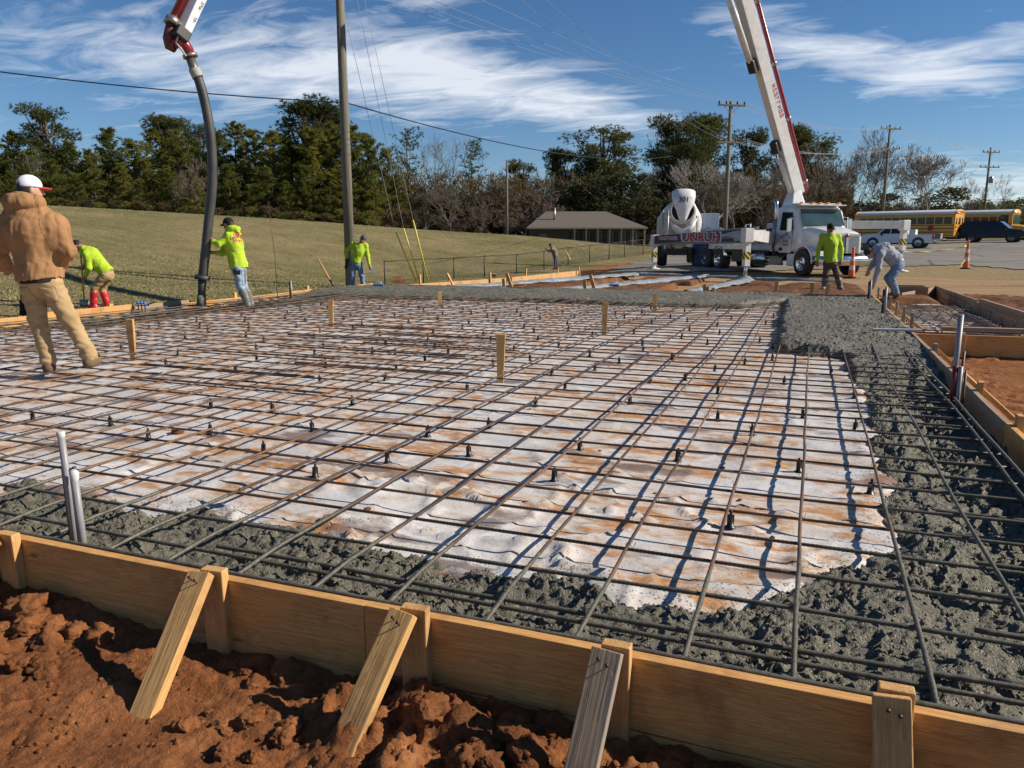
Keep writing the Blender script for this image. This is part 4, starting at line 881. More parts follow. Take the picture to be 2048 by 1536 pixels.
def leafy(seed, H=9., wide=.42, mat=None, n=2600, lo=.12, nb=26, br=(.08, .17), bl=(.26, .075, 5), bark=None, cen=.45, tall=.62):
    rg = np.random.default_rng(seed); tr = MB(); tr.tube([(0, 0, -.3), (.1, 0, H*.3), (.0, .1, H*tall)], [.022*H, .016*H, .006*H], 8)
    blobs = []
    for k in range(nb):
        a = rg.uniform(0, 6.28); t = rg.uniform(lo, .93); rr = wide*H*math.sqrt(max(.05, 1-((t-cen)/(1.02-cen if t > cen else cen-lo+.1))**2))*rg.uniform(.25, .95); c = np.array([math.cos(a)*rr, math.sin(a)*rr, t*H]); blobs.append((c, H*rg.uniform(*br)))
        tr.tube([(0, 0, H*min(tall, t*.75)), tuple(c*np.array([.5, .5, .8])), tuple(c)], [.010*H, .006*H, .002*H], 4, False)
    P = []; D = []
    for c, r in blobs:
        d = rg.normal(0, 1, (n//nb, 3)); d /= np.linalg.norm(d, axis=1)[:, None]; q = c+d*r*(rg.uniform(0, 1, (len(d), 1))**.45)*np.array([1.15, 1.15, .85]); P.append(q); D.append(d)
    V = blades(np.concatenate(P), np.concatenate(D), *bl, rg); return tr.mesh('trunk', bark or BARK_G), crown_obj('crown', V, mat or OAK_L)
PINES = [pine(s, 10., b, wd, dens=dn) for s, b, wd, dn in ((1, .10, .25, 1.5), (2, .14, .22, 1.4), (3, .06, .27, 1.5), (4, .18, .23, 1.3))]
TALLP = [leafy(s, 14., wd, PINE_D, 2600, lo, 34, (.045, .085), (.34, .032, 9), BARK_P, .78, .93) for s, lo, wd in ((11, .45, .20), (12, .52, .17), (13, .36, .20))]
THINP = [pine(21, 12., .55, .16, dens=.5, round_=True, lf=PINE_D)]
BARES = [bare(31, 10, .16), bare(32, 10, .13, spread=.42, first=.3), bare(33, 10, .15, BARK_W, .6, twigm=S('pale_twigs', (.3, .27, .23), .85)), bare(34, 10, .2, BARK_G, .75, first=.2, lean=.1), bare(35, 8, .12, BARK_G, .8, twigm=TWIG_P, first=.16)]
SPARSE = [bare(41, 10, .13, BARK_G, .5, 6, first=.42), bare(42, 10, .12, BARK_G, .55, 6, first=.5)]
OAKS = [leafy(51), leafy(52, 9, .36, n=2400), leafy(53, 9, .5, PINE_D, 2600)]
SHRUBS = [leafy(61, 4, .5, BRUSH_L, 900, .05), leafy(62, 4, .6, PINE_L, 900, .05)]
PROTO = dict(P=(PINES, 10), T=(TALLP, 14), N=(THINP, 12), B=(BARES, 10), S=(SPARSE, 10), O=(OAKS, 9), U=(SHRUBS, 4))
tree_count = {}
def tree(px, top, dist, kind, var, name, label, group=None, wide=1., sink=.15):
    x, y, zt_ = at(px, top, dist); g = zt1(x, y); H = max(1.2, zt_-g); pr, h0 = PROTO[kind]; tm, cm_ = pr[var % len(pr)]
    e = empty(name, (x, y, g-sink), random.uniform(0, 6.28), label, 'tree' if kind != 'U' else 'shrub', group)
    s = (H+sink)/(h0*(1. if kind in 'BS' else .99)); e.scale = (s*wide, s*wide, s)
    link('trunk', tm, e); link('crown', cm_, e); return e
LP = 'green pine in the thick wood along the top of the grassy bank'; GP = 'pines in the wood behind the bank'
rt = random.Random(5)
for k, (px, top, d, wd) in enumerate([(-30, 255, 96, 1.2), (22, 268, 98, 1.2), (60, 300, 92, 1.25), (140, 285, 94, 1.3), (175, 300, 90, 1.2), (212, 262, 95, 1.3), (262, 285, 93, 1.25), (300, 262, 97, 1.3), (352, 262, 92, 1.25), (385, 300, 96, 1.3), (432, 268, 94, 1.2), (468, 250, 98, 1.2), (505, 262, 94, 1.3), (545, 268, 92, 1.2), (575, 280, 95, 1.3), (625, 262, 92, 1.3), (660, 250, 94, 1.2), (705, 258, 93, 1.25), (735, 275, 95, 1.2), (775, 300, 92, 1.2), (100, 320, 88, 1.3), (240, 330, 88, 1.4), (330, 335, 87, 1.4), (455, 330, 88, 1.4), (530, 335, 87, 1.4), (610, 335, 87, 1.4), (680, 335, 88, 1.3), (745, 345, 88, 1.2), (-60, 300, 92, 1.3), (20, 345, 87, 1.3), (390, 355, 86, 1.2), (500, 370, 86, 1.2), (150, 350, 86, 1.3), (570, 365, 86, 1.2), (280, 362, 86, 1.2), (655, 375, 87, 1.2)]):
    where = 'behind the man in the brown jacket' if px < 120 else ('left of the black hose' if px < 395 else ('between the black hose and the near pole' if px < 690 else 'right of the near pole'))
    tree(px, top, d, 'P', k, 'pine_tree', ('young low pine before the wood, ' if top > 310 else 'green pine in the wood, ')+where, GP, wd)
for k, (px, top, d, wd, lab) in enumerate([(88, 203, 100, 1.25, 'tall round-headed pine rising above the wood at the far left'), (335, 226, 99, 1.2, 'dark round-headed pine standing above the wood behind the black hose'), (392, 245, 104, 1., 'round-headed pine peeking out right behind the black hose'), (603, 190, 97, 1.35, 'tallest dark pine just left of the near utility pole'), (648, 205, 100, 1.1, 'dark pine crown touching the near utility pole'),
        (815, 258, 105, 1., 'thin open pine right of the guy wires'), (1048, 318, 108, 1.3, 'squat dark pine above the bare pinkish tree by the house'), (1122, 293, 106, 1.05, 'dark pine left of the big rounded one above the house'), (1207, 252, 104, 1.5, 'big rounded dark pine above the house roof'), (1362, 226, 96, 1.25, 'tall dark pine left of the crossarm pole'), (1408, 224, 99, 1.1, 'tall dark pine touching the left side of the crossarm pole'), (1380, 262, 94, 1.1, 'lower dark pine between the two tall ones by the crossarm pole'), (1493, 252, 101, 1.1, 'dark pine right of the crossarm pole, left of the boom'), (1588, 245, 104, 1.0, 'dark pine half hidden behind the pump boom'), (1618, 258, 103, 1.2, 'dark pine right of the pump boom')]):
    tree(px, top, d, 'N' if px == 815 else 'T', k, 'tall_pine_tree', lab, 'tall pines', wd)
for k, (px, top, d, kd, wd, lab) in enumerate([(866, 262, 100, 'S', .8, 'slender bare tree, leftmost of three against the sky'), (903, 268, 102, 'S', 1., 'bare tree in the middle of three against the sky'), (945, 280, 98, 'N', .9, 'nearly bare pine, rightmost of three against the sky'),
        (1062, 345, 84, 'B4', 1.25, 'wide pinkish bare tree standing left of the house'), (1302, 258, 112, 'B1', .8, 'tall pale bare tree behind the mixer'), (1335, 250, 114, 'B1', .9, 'faint bare tree between the mixer and the tall pines'), (1420, 305, 80, 'B2', 1.1, 'pale-barked bare tree beside the crossarm pole'), (1470, 335, 86, 'B3', 1.1, 'bare tree behind the deck of the pump truck'), (1540, 318, 88, 'B0', 1.1, 'bare tree left of the boom base'), (1668, 288, 92, 'B1', 1.15, 'bare tree right of the pump truck cab'), (1715, 272, 98, 'B0', 1.1, 'bare tree between the cab and the second crossarm pole'), (1795, 250, 100, 'B1', 1.05, 'large pale bare tree behind the second crossarm pole'), (1856, 303, 92, 'B3', 1.15, 'dark spreading bare tree behind the school bus'), (1955, 352, 104, 'B1', .8, 'small bare tree left of the farthest pole'), (1998, 345, 106, 'S', .9, 'slim bare tree right of the farthest pole'),
        (50, 300, 86, 'S', .7, 'pale bare tree in front of the pines at the far left'), (395, 275, 86, 'B4', .7, 'reddish bare tree just behind the black hose'), (1000, 352, 96, 'B0', .9, 'bare tree left of the lone plain pole'), (850, 330, 92, 'B1', 1.1, 'bare tree under the thin pine right of the guy wires'), (960, 365, 90, 'B4', 1.2, 'low bare tree left of the plain pole'), (900, 362, 88, 'B0', 1.2, 'bushy bare tree below the three sky-lined trees'), (1155, 335, 95, 'B4', 1.1, 'bare tree left behind the house roof'), (1340, 345, 84, 'B4', 1.3, 'low bare tree behind the mixer drum'), (1600, 350, 84, 'B4', 1.2, 'low bare tree behind the boom turret'), (1760, 340, 88, 'B4', 1.3, 'low bare tree in front of the second crossarm pole')]):
    v = int(kd[1:]) if len(kd) > 1 else k; tree(px, top, d, kd[0], v, 'bare_tree', lab, 'bare winter trees', wd)
for k, (px, top, d, v, wd, lab) in enumerate([(1215, 330, 90, 0, 1.3, 'broad dull-green evergreen behind the house roof'), (1270, 345, 88, 1, 1.3, 'dense evergreen between the house and the mixer'), (1150, 365, 92, 1, 1.1, 'olive evergreen left behind the house'), (1340, 360, 96, 0, 1.2, 'evergreen mass behind the mixer'), (1895, 375, 110, 0, 1.8, 'low rounded evergreen behind the school bus'), (1990, 402, 125, 2, 1.6, 'far dark evergreen above the second bus'), (2045, 398, 120, 2, 1.3, 'far dark evergreen at the right picture edge'), (1690, 385, 100, 1, 1.8, 'low olive evergreen behind the truck cab'), (1760, 390, 100, 0, 1.8, 'low olive evergreen behind the long bus roof'), (1545, 395, 96, 0, 1.5, 'evergreen behind the boom foot'), (1480, 390, 98, 1, 1.5, 'evergreen behind the blue tarpaulin')]):
    tree(px, top, d, 'O', v, 'evergreen_tree', lab, 'evergreen trees', wd)
for k in range(30):
    px = -30+k*26+rt.uniform(-8, 8); tree(px, rt.uniform(385, 408)+(k*1.2), 84, 'U', k, 'shrub', 'low bush at the foot of the pine wood, '+('left of the black hose' if px < 400 else 'right of the black hose'), 'bushes at the foot of the wood', 1.3)
for k in range(22):
    px = 800+k*26+rt.uniform(-8, 8); tree(px, rt.uniform(395, 425), 86+rt.uniform(0, 8), 'B' if k % 3 else 'U', 4 if k % 3 else 0, 'scrub_tree', ('low leafless scrub tree in the brown thicket ' if k % 3 else 'low brown bush in the thicket ')+('left of the plain thin pole' if px < 1010 else 'behind the house and the mixer'), 'scrub in the brown thicket', 1.4)
# background thicket, too dense to tell stems apart
def thicket(px0, px1, d0, d1, h0, h1, n, mat, lab):
    rg = np.random.default_rng(int(px0)+900); P = []; 
    for k in range(n):
        px = rg.uniform(px0, px1); d = rg.uniform(d0, d1); x, y, z = at(px, 470, d); P.append((x, y))
    P = np.array(P); z = zt(P[:, 0], P[:, 1]); hh = rg.uniform(0, 1, n)**.8*rg.uniform(h0, h1, n); Q = np.stack([P[:, 0], P[:, 1], z+hh], -1)
    D = np.tile(np.array([[0, 0, 1.]]), (n, 1)); V = blades(Q, D, .9, .05, 4, rg)
    tag(link('thicket', crown_obj('thicket', V, mat)), lab, 'thicket', kind='stuff')
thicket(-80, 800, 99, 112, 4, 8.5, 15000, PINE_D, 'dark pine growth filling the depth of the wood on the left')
thicket(-80, 800, 88, 96, .5, 3.2, 5000, BRUSH_L, 'brown brush under the pines')
thicket(780, 1320, 92, 108, 3, 8, 15000, BRUSH_L, 'brown leafless thicket in the middle distance')
thicket(1300, 1700, 92, 112, 4, 9, 11000, BRUSH_L, 'brown leafless thicket behind the trucks')
thicket(1650, 2120, 108, 125, 1.5, 5, 9000, OAK_L, 'low olive scrub beyond the car park')
# ---------------------------------------------------------------- people: signed distance bodies, one continuous surface each
class SDF:
    def __init__(s, lo, hi, vox):
        s.lo = np.array(lo, float); s.vox = vox; s.n = np.ceil((np.array(hi)-s.lo)/vox).astype(int)+1
        s.D = np.full(s.n, 1.0, np.float32); s.ax = [s.lo[i]+vox*np.arange(s.n[i]) for i in range(3)]
    def _sl(s, lo, hi):
        a = np.clip(np.floor((np.array(lo)-s.lo)/s.vox).astype(int), 0, s.n-1); b = np.clip(np.ceil((np.array(hi)-s.lo)/s.vox).astype(int)+1, 1, s.n)
        return tuple(slice(i, j) for i, j in zip(a, b))
    def _pts(s, sl): return np.meshgrid(s.ax[0][sl[0]], s.ax[1][sl[1]], s.ax[2][sl[2]], indexing='ij')
    def _put(s, sl, d, k):
        a = s.D[sl]; h = np.clip(.5+.5*(a-d)/k, 0, 1); s.D[sl] = (a*(1-h)+d*h-k*h*(1-h)).astype(np.float32)
    def cone(s, a, b, ra, rb, k=.03, sq=None):
        a = np.array(a, float); b = np.array(b, float); m = max(ra, rb)*1.3+k+.05; sl = s._sl(np.minimum(a, b)-m, np.maximum(a, b)+m); X, Y, Z = s._pts(sl)
        e = b-a; L2 = e@e+1e-9; t = np.clip(((X-a[0])*e[0]+(Y-a[1])*e[1]+(Z-a[2])*e[2])/L2, 0, 1)
        dx, dy, dz = X-a[0]-t*e[0], Y-a[1]-t*e[1], Z-a[2]-t*e[2]
        if sq is not None: dx, dy, dz = dx/sq[0], dy/sq[1], dz/sq[2]
        s._put(sl, np.sqrt(dx*dx+dy*dy+dz*dz)-(ra+(rb-ra)*t), k); return s
    def ell(s, c, r, k=.03, rot=None):
        c = np.array(c, float); r = np.array(r, float); m = r.max()+k+.05; sl = s._sl(c-m, c+m); X, Y, Z = s._pts(sl); P = np.stack([X-c[0], Y-c[1], Z-c[2]], -1)
        if rot is not None: P = P@np.array(rot)          # columns = local axes
        q = P/r; k0 = np.linalg.norm(q, axis=-1); k1 = np.linalg.norm(q/r, axis=-1)+1e-9; s._put(sl, k0*(k0-1)/k1, k); return s
    def cut(s, p, n):                                    # keeps the side against n
        X, Y, Z = s._pts((slice(None),)*3); n = np.array(n, float); n /= np.linalg.norm(n); s.D = np.maximum(s.D, ((X-p[0])*n[0]+(Y-p[1])*n[1]+(Z-p[2])*n[2]).astype(np.float32)); return s
    def carve(s, c, r):
        X, Y, Z = s._pts((slice(None),)*3); d = np.sqrt(((X-c[0])/r[0])**2+((Y-c[1])/r[1])**2+((Z-c[2])/r[2])**2)-1; s.D = np.maximum(s.D, (-d*min(r)).astype(np.float32)); return s
    def crease(s, amp, fx, fy, fz, seed=0, o=3, ridged=True):
        m = np.abs(s.D) < amp*3+s.vox*2; i = np.nonzero(m); X, Y, Z = s.ax[0][i[0]], s.ax[1][i[1]], s.ax[2][i[2]]
        wx = X+.03*fbm(X*6, Y*6, Z*6+seed, 2); n = fbm(wx*fx+seed, Y*fy, Z*fz+seed*1.7, o)
        if ridged: n = 1-2*np.abs(n)*1.8
        s.D[i] += (amp*n).astype(np.float32); return s
    def mesh(s, name, mat):
        D = s.D; S_ = D < 0; nx, ny, nz = (np.array(D.shape)-1); c = [(i, j, k) for i in (0, 1) for j in (0, 1) for k in (0, 1)]
        cnt = sum(S_[i:nx+i, j:ny+j, k:nz+k].astype(np.int8) for i, j, k in c); act = (cnt > 0) & (cnt < 8)
        idx = np.full(act.shape, -1, np.int64); I = np.nonzero(act); idx[I] = np.arange(len(I[0])); acc = np.zeros((len(I[0]), 3)); num = np.zeros(len(I[0]))
        for a in range(8):
            for ax_i in range(3):
                if c[a][ax_i]: continue
                b = list(c[a]); b[ax_i] = 1; p = c[a]
                da = D[I[0]+p[0], I[1]+p[1], I[2]+p[2]]; db = D[I[0]+b[0], I[1]+b[1], I[2]+b[2]]; mk = (da < 0) != (db < 0); t = np.where(mk, da/(da-db+1e-12), 0)
                v = np.tile(np.array(p, float), (len(da), 1)); v[:, ax_i] += t; acc += v*mk[:, None]; num += mk
        V = (np.stack(I, -1)+acc/num[:, None])*s.vox+s.lo; F = []
        for ax_i in range(3):
            o1, o2 = [k for k in range(3) if k != ax_i]
            A = S_[tuple(slice(0, -1) if k == ax_i else slice(None) for k in range(3))]; B = S_[tuple(slice(1, None) if k == ax_i else slice(None) for k in range(3))]
            E = np.array(np.nonzero(A != B)).T; E = E[(E[:, o1] > 0) & (E[:, o2] > 0) & (E[:, o1] < D.shape[o1]-1) & (E[:, o2] < D.shape[o2]-1)]
            def cell(d1, d2):
                q = E.copy(); q[:, o1] -= d1; q[:, o2] -= d2; return idx[q[:, 0], q[:, 1], q[:, 2]]
            q = np.stack([cell(1, 1), cell(0, 1), cell(0, 0), cell(1, 0)], -1); fl = A[E[:, 0], E[:, 1], E[:, 2]]
            if ax_i == 1: fl = ~fl
            q[~fl] = q[~fl][:, ::-1]; F.append(q)
        return mesh_np(name, V, np.concatenate(F), mat)
def cloth(name, c, c2=None, sc=7, bs=.25): return S(name, c, .85, c2 or tuple(x*.8 for x in c), sc, bs=bs, bscale=160, bdist=.003, spec=.2)
SKIN = S('skin_tan', (.36, .19, .12), .55, (.30, .15, .09), 8, spec=.4); SKIN_L = S('skin_light', (.52, .30, .22), .55, (.45, .24, .17), 8, spec=.4)
NEON = cloth('neon_yellow_cloth', (.40, .55, .04), (.34, .47, .03)); TANP = cloth('tan_canvas', (.42, .29, .15), (.34, .225, .11), 5); BROWNJ = cloth('brown_duck_canvas', (.34, .185, .085), (.26, .135, .06), 5)
DENIM = cloth('light_denim', (.20, .27, .36), (.30, .37, .45), 9); DENIM_D = cloth('blue_denim', (.12, .19, .29), (.2, .28, .38), 9); GREYH = cloth('grey_jersey', (.33, .34, .39), (.27, .28, .33)); TAUPE = cloth('taupe_work_trousers', (.12, .095, .075), (.09, .07, .055))
HAIR = S('dark_hair', (.015, .011, .009), .6, bs=.5, bscale=90); BLKCLOTH = cloth('black_cloth', (.02, .02, .022)); GREYK = cloth('grey_knit', (.09, .09, .095)); BOOTG = S('grey_rubber_boot', (.10, .105, .10), .5, (.17, .165, .15), 9); REDB = S('red_rubber_boot', (.55, .02, .03), .35)
CAPW = cloth('white_mesh_cap', (.68, .69, .73), (.6, .61, .66)); REDC = cloth('red_visor', (.5, .04, .03)); GLOVE = cloth('yellow_glove', (.5, .55, .15)); BOOTT = cloth('tan_leather_boot', (.17, .11, .065))
def V3(a): return np.array(a, float)
def unit(a): a = V3(a); return a/(np.linalg.norm(a)+1e-9)
def hand(s, wr, dr, pn, side=1, curl=.5, r=.0095, k=.006):
    """palm and five fingers: dr fingers' direction, pn palm normal"""
    wr, dr = V3(wr), unit(dr); pn = V3(pn); pn = unit(pn-dr*(pn@dr)); sd = np.cross(dr, pn)*side
    s.cone(wr, wr+dr*.05, .026, .034, .02); s.cone(wr+dr*.03, wr+dr*.085, .030, .034, .02)
    for i, (o, L_) in enumerate(((-.030, .068), (-.010, .078), (.011, .072), (.030, .056))):
        a = wr+dr*.085+sd*o; b = a+unit(dr*math.cos(curl*.6)+pn*math.sin(curl*.6)+sd*o*1.2)*L_*.55; c = b+unit(dr*math.cos(curl*1.9)+pn*math.sin(curl*1.9))*L_*.5
        s.cone(a-dr*.02, b, r*1.1, r, k); s.cone(b, c, r, r*.85, k)
    a = wr+dr*.03-sd*.025; b = a+unit(dr*.6-sd*.75+pn*.3)*.045; c = b+unit(dr*.9-sd*.1+pn*.5)*.035; s.cone(a, b, r*1.3, r*1.1, k*2); s.cone(b, c, r*1.1, r*.9, k)
def figure(name, label, origin, dist, zg, J, st, vox=.009):
    """J joints in local metres (x right, y away from the camera, z up); origin = bearing of the feet"""
    ox, oy = origin; x, y, z0 = at(ox, oy, dist); e = empty(name, (x, y, z0), YAW, label, 'person')
    J = {k: V3(v) for k, v in J.items()}; A = np.array(list(J.values())); lo = A.min(0)-.33; hi = A.max(0)+.33
    hd, fc = J['head'], unit(J['face']-J['head']); up = unit(J['head']-J['neck']); up = unit(up-fc*(up@fc)); sd = np.cross(fc, up); rot = np.stack([sd, fc, up], 1)
    HP = lambda a, b, c: hd+sd*a+fc*b+up*c
    b = SDF(lo, hi, .009 if dist < 16 and vox < .0112 else .012)
    b.ell(hd, (.076, .098, .115), .02, rot); b.ell(HP(0, .035, -.07), (.052, .06, .055), .03, rot); b.cone(HP(0, .095, .0), HP(0, .112, -.028), .010, .015, .012)
    for sg in (-1, 1): b.ell(HP(.078*sg, -.005, -.01), (.012, .022, .032), .008, rot); b.ell(HP(.033*sg, .085, .012), (.018, .012, .012), .012, rot)
    b.cone(J['neck'], HP(0, -.02, -.07), .062, .055, .03); b.cone(J['chest'], J['neck'], .13, .085, .06); b.cone(J['pelvis'], J['chest'], .125, .13, .06)
    for q in 'LR':
        b.cone(J['sh'+q], J['el'+q], .052, .040, .04); b.cone(J['el'+q], J['wr'+q], .040, .028, .03); b.cone(J['chest'], J['sh'+q], .10, .055, .06)
        d = J.get('hd'+q, J['wr'+q]-J['el'+q]); pn = J.get('pn'+q, V3((0, 1, 0)) if q == 'L' else V3((0, 1, 0))); hand(b, J['wr'+q], d, pn, -1 if q == 'L' else 1, st.get('curl', .6))
        b.cone(J['hip'+q], J['kn'+q], .082, .055, .05); b.cone(J['kn'+q], J['an'+q], .055, .038, .04); t = J['toe'+q]; b.cone(J['an'+q]-V3((0, 0, .03)), t, .035, .028, .03)
    body = link('body', b.mesh('body', st['skin']), e)
    r = st.get('bulk', 1.); tk = SDF(lo, hi, vox)          # top
    tk.cone(J['chest'], J['neck']-unit(J['neck']-J['chest'])*.02, .155*r, .105*r, .07); tk.cone(J['pelvis'], J['chest'], .150*r, .165*r, .08)
    hem = J['pelvis']-unit(J['chest']-J['pelvis'])*st.get('hem', .02); tk.cone(hem, J['pelvis'], .150*r*st.get('flare', 1.), .152*r, .05)
    for q in 'LR':
        cf = J['wr'+q]+(J['el'+q]-J['wr'+q])*st.get('sleeve', .08)
        tk.cone(J['chest']+unit(J['neck']-J['chest'])*.05, J['sh'+q], .115*r, .078*r, .07*st.get('k', 1)); tk.cone(J['sh'+q], J['el'+q], .072*r, .058*r, .05*st.get('k', 1)); tk.cone(J['el'+q], cf, .060*r, .046*r, .03)
    if st.get('hood'):
        nk = J['neck']; bk = -fc; bk = unit(V3((bk[0], bk[1], 0))); hs = st['hood']; tk.ell(nk+bk*.045*hs+V3((0, 0, .085*hs)), (.16*hs, .13*hs, .088*hs), .02); tk.cone(nk+bk*.09*hs+V3((-.07, 0, -.02)), nk+bk*.09*hs+V3((.07, 0, -.02)), .06*hs, .06*hs, .04)
    n = unit(hem-J['chest']); tk.cut(hem, n)
    if st.get('gather'):
        zz = tk.ax[2]; kk = int(np.searchsorted(zz, hem[2]+.16)); sv_ = tk.D[:, :, kk:].copy(); tk.crease(.010, 19, 19, 2.5, 31, 2); tk.D[:, :, kk:] = sv_
    tk.crease(st.get('wr', .006), *st.get('fr', (10, 10, 3.6)), st.get('seed', 1), 2); tk.crease(st.get('wr', .006)*.55, 6, 6, 10, 17+st.get('seed', 1), 2); tk.crease(.0025, 22, 22, 11, 5, 2, False)
    link(st['topname'], tk.mesh(st['topname'], st['top']), e)
    lg = SDF(lo, hi, vox)                                  # trousers
    lg.cone(J['pelvis']+unit(J['chest']-J['pelvis'])*.06, J['pelvis']-V3((0, 0, .06)), .138*st.get('waist', 1), .145*st.get('waist', 1), .05)
    for q in 'LR':
        an = J['an'+q]; 
        lg.cone(J['hip'+q], J['kn'+q], .100*st.get('leg', 1), .074*st.get('leg', 1), .05); lg.cone(J['kn'+q], an, .074*st.get('leg', 1), .062*st.get('leg', 1), .03)
        if not st.get('tucked'): lg.cone(an, an-V3((0, 0, .02)), .064*st.get('leg', 1), .072*st.get('leg', 1), .02)
    lg.crease(.0075, 8, 8, 11, 3+st.get('seed', 1), 2); lg.crease(.003, 7, 7, 16, 8, 3, False); link('trousers', lg.mesh('trousers', st['leg_mat']), e)
    for q in 'LR':                                         # boots
        an, t = J['an'+q], J['toe'+q]; l2 = np.minimum(an, t)-.16; h2 = np.maximum(an, t)+.16; h2[2] = max(h2[2], an[2]+.45); bt = SDF(l2, h2, vox)
        f = unit(t-an); f = unit(V3((f[0], f[1], 0))); heel = V3((an[0], an[1], t[2]+.012))-f*.04
        bt.cone(heel, V3((t[0], t[1], t[2]+.008))+f*.02, .048, .046, .03); bt.cone(heel+f*.04, an+V3((0, 0, .03)), .055, .056, .04)
        if st.get('tallboot'): kn = J['kn'+q]; bt.cone(an, an+(kn-an)*st['tallboot'], .066, .086, .04)
        bt.cut((0, 0, t[2]-.035), (0, 0, -1)); link('boot', bt.mesh('boot', st['boot']), e)
    hw = st.get('hat')
    if hw:
        h = SDF(hd-.28, hd+.28, min(vox, .008)); kind, m1, m2, vd = hw; vd = unit(V3(vd) if vd is not None else fc)
        if kind == 'cap':
            h.ell(HP(0, -.005, .035), (.090, .110, .102), .01, rot); h.cut(HP(0, 0, .022), -up)
            if st.get('snap'): h.carve(HP(0, -.105, .028), (.045, .045, .045))
            cap = link('cap', h.mesh('cap', m1), e)
            v = SDF(hd-.35, hd+.35, min(vox, .008)); v.ell(HP(0, 0, .03)+vd*.105-up*.012, (.078, .082, .016), .01, np.stack([np.cross(vd, up), vd, unit(np.cross(np.cross(vd, up), vd))], 1)); v.carve(HP(0, 0, .03)-up*.10+vd*.02, (.10, .105, .10)); link('visor', v.mesh('visor', m2), cap)
        if kind == 'beanie': h.ell(HP(0, -.01, .045), (.092, .110, .105), .01, rot); h.cut(HP(0, 0, .015), -up); h.crease(.003, 3, 3, 60, 2, 2, False); link('beanie', h.mesh('beanie', m1), e)
        if kind == 'hair': h.ell(HP(0, -.012, .025), (.086, .106, .107), .01, rot); h.cut(HP(0, .05, .03), unit(fc*1.-up*.55)); h.crease(.006, 20, 20, 20, 4); link('hair', h.mesh('hair', m1), e)
        if kind == 'cap' or kind == 'beanie':
            g = SDF(hd-.2, hd+.2, .009); g.ell(HP(0, -.02, .0), (.081, .096, .10), .01, rot); g.cut(HP(0, -.01, 0), fc); g.cut(HP(0, 0, -.06), -up); link('hair', g.mesh('hair', HAIR), e)
    ey = MB()
    for sg in (-1, 1):
        c = HP(.032*sg, .088, .012); ey.lathe([(0, -.011), (.009, -.006), (.011, 0), (.009, .006), (0, .011)], 8, Matrix.Translation(Vector(c)))
    ey.build('eyes', HAIR, e)
    if st.get('beard'):
        g = SDF(hd-.25, hd+.2, .008); g.ell(HP(0, .035, -.075), (.060, .066, .055), .02, rot); g.cut(HP(0, .02, -.045), unit(up*1-fc*.1)); link('beard', g.mesh('beard', HAIR), e)
    figure.last = (tk, lg); return e
def patch(s, name, mat, par, fn, off=.004):
    X, Y, Z = s._pts((slice(None),)*3); t = SDF(s.lo, s.lo+.1, s.vox); t.n = s.n; t.ax = s.ax; t.D = np.maximum(s.D-off, fn(X, Y, Z)).astype(np.float32); return link(name, t.mesh(name, mat), par)
def px_frame(o, dist):
    B = V3(at(o[0], o[1], dist))
    def q(px, py, dy=0.):
        p = V3(at(px, py, dist+dy))-B; return V3((p[0]*RX+p[1]*RY, p[0]*FX+p[1]*FY, p[2]))
    return q
# 1 man in the brown jacket, back to the camera
o = (110, 737); q = px_frame(o, 7.5)
man1 = figure('person', 'man in a brown hooded canvas jacket and white cap, seen from behind', o, 7.5, -.05, dict(
    head=q(60, 379), face=q(60, 379)+V3((.17, .17, -.01)), neck=q(63, 428), chest=q(66, 468), pelvis=q(80, 547), shL=q(20, 452), elL=q(-4, 507, .02), wrL=q(18, 540, .22), shR=q(110, 453), elR=q(135, 502, .0), wrR=q(122, 536, .22),
    hdL=(.6, .6, -.3), hdR=(-.7, .5, -.3), hipL=q(63, 566), knL=q(76, 640, .03), anL=q(96, 716, 0), toeL=q(100, 732, .17), hipR=q(100, 566), knR=q(138, 637, .03), anR=q(178, 706, .0), toeR=q(192, 723, .14)),
    dict(skin=SKIN_L, top=BROWNJ, topname='jacket', bulk=1.30, hem=.05, flare=1.0, hood=1.22, k=2.2, wr=.0065, fr=(13, 13, 2.0), gather=True, seed=2, leg_mat=TANP, leg=1.13, waist=1.15, boot=BOOTT, hat=('cap', CAPW, REDC, (.7, .72, -.05)), snap=True, sleeve=.02, beard=True), .0085)
wb = SDF((-.7, -.5, .6), (.5, .5, 1.2), .009); p = q(80, 547); c = q(66, 468); n = unit(p-c); wb.cone(p, p+n*.1, .188, .182, .01); wb.cut(p+n*.088, n); wb.cut(p+n*.03, -n); link('waistband', wb.mesh('waistband', BLKCLOTH), man1)
tk1, lg1 = figure.last; SEAM = cloth('brown_seam', (.14, .07, .03)); TSEAM = cloth('tan_seam', (.27, .18, .09)); sc = q(66, 468); sR = q(104, 462); sL = q(24, 462)
patch(tk1, 'centre_seam', SEAM, man1, lambda X, Y, Z: np.maximum(np.maximum(np.abs(X-sc[0]-.25*(Z-sc[2]))-.005, Y), np.maximum(Z-sc[2]-.22, sc[2]-.05-Z)), .0025)
for sg, c_ in ((1, sR), (-1, sL)): patch(tk1, 'sleeve_seam', SEAM, man1, lambda X, Y, Z, c_=c_, sg=sg: np.maximum(np.maximum(np.abs(X-c_[0]+sg*.22*(Z-c_[2]))-.005, Y-.02), c_[2]-.19-Z), .0025)
for c_ in (q(110, 588), q(66, 588)):
    bx_ = lambda X, Y, Z, c_=c_, h=1.: np.maximum(np.maximum(np.abs(X-c_[0]+.18*(Z-c_[2]))-.068*h, np.abs(Z-c_[2]-.12*(X-c_[0]))-.078*h), Y+.02)
    patch(lg1, 'back_pocket', TSEAM, man1, bx_, .003); patch(lg1, 'pocket_face', TANP, man1, lambda X, Y, Z, f=bx_: f(X, Y, Z, h=.90), .0055)
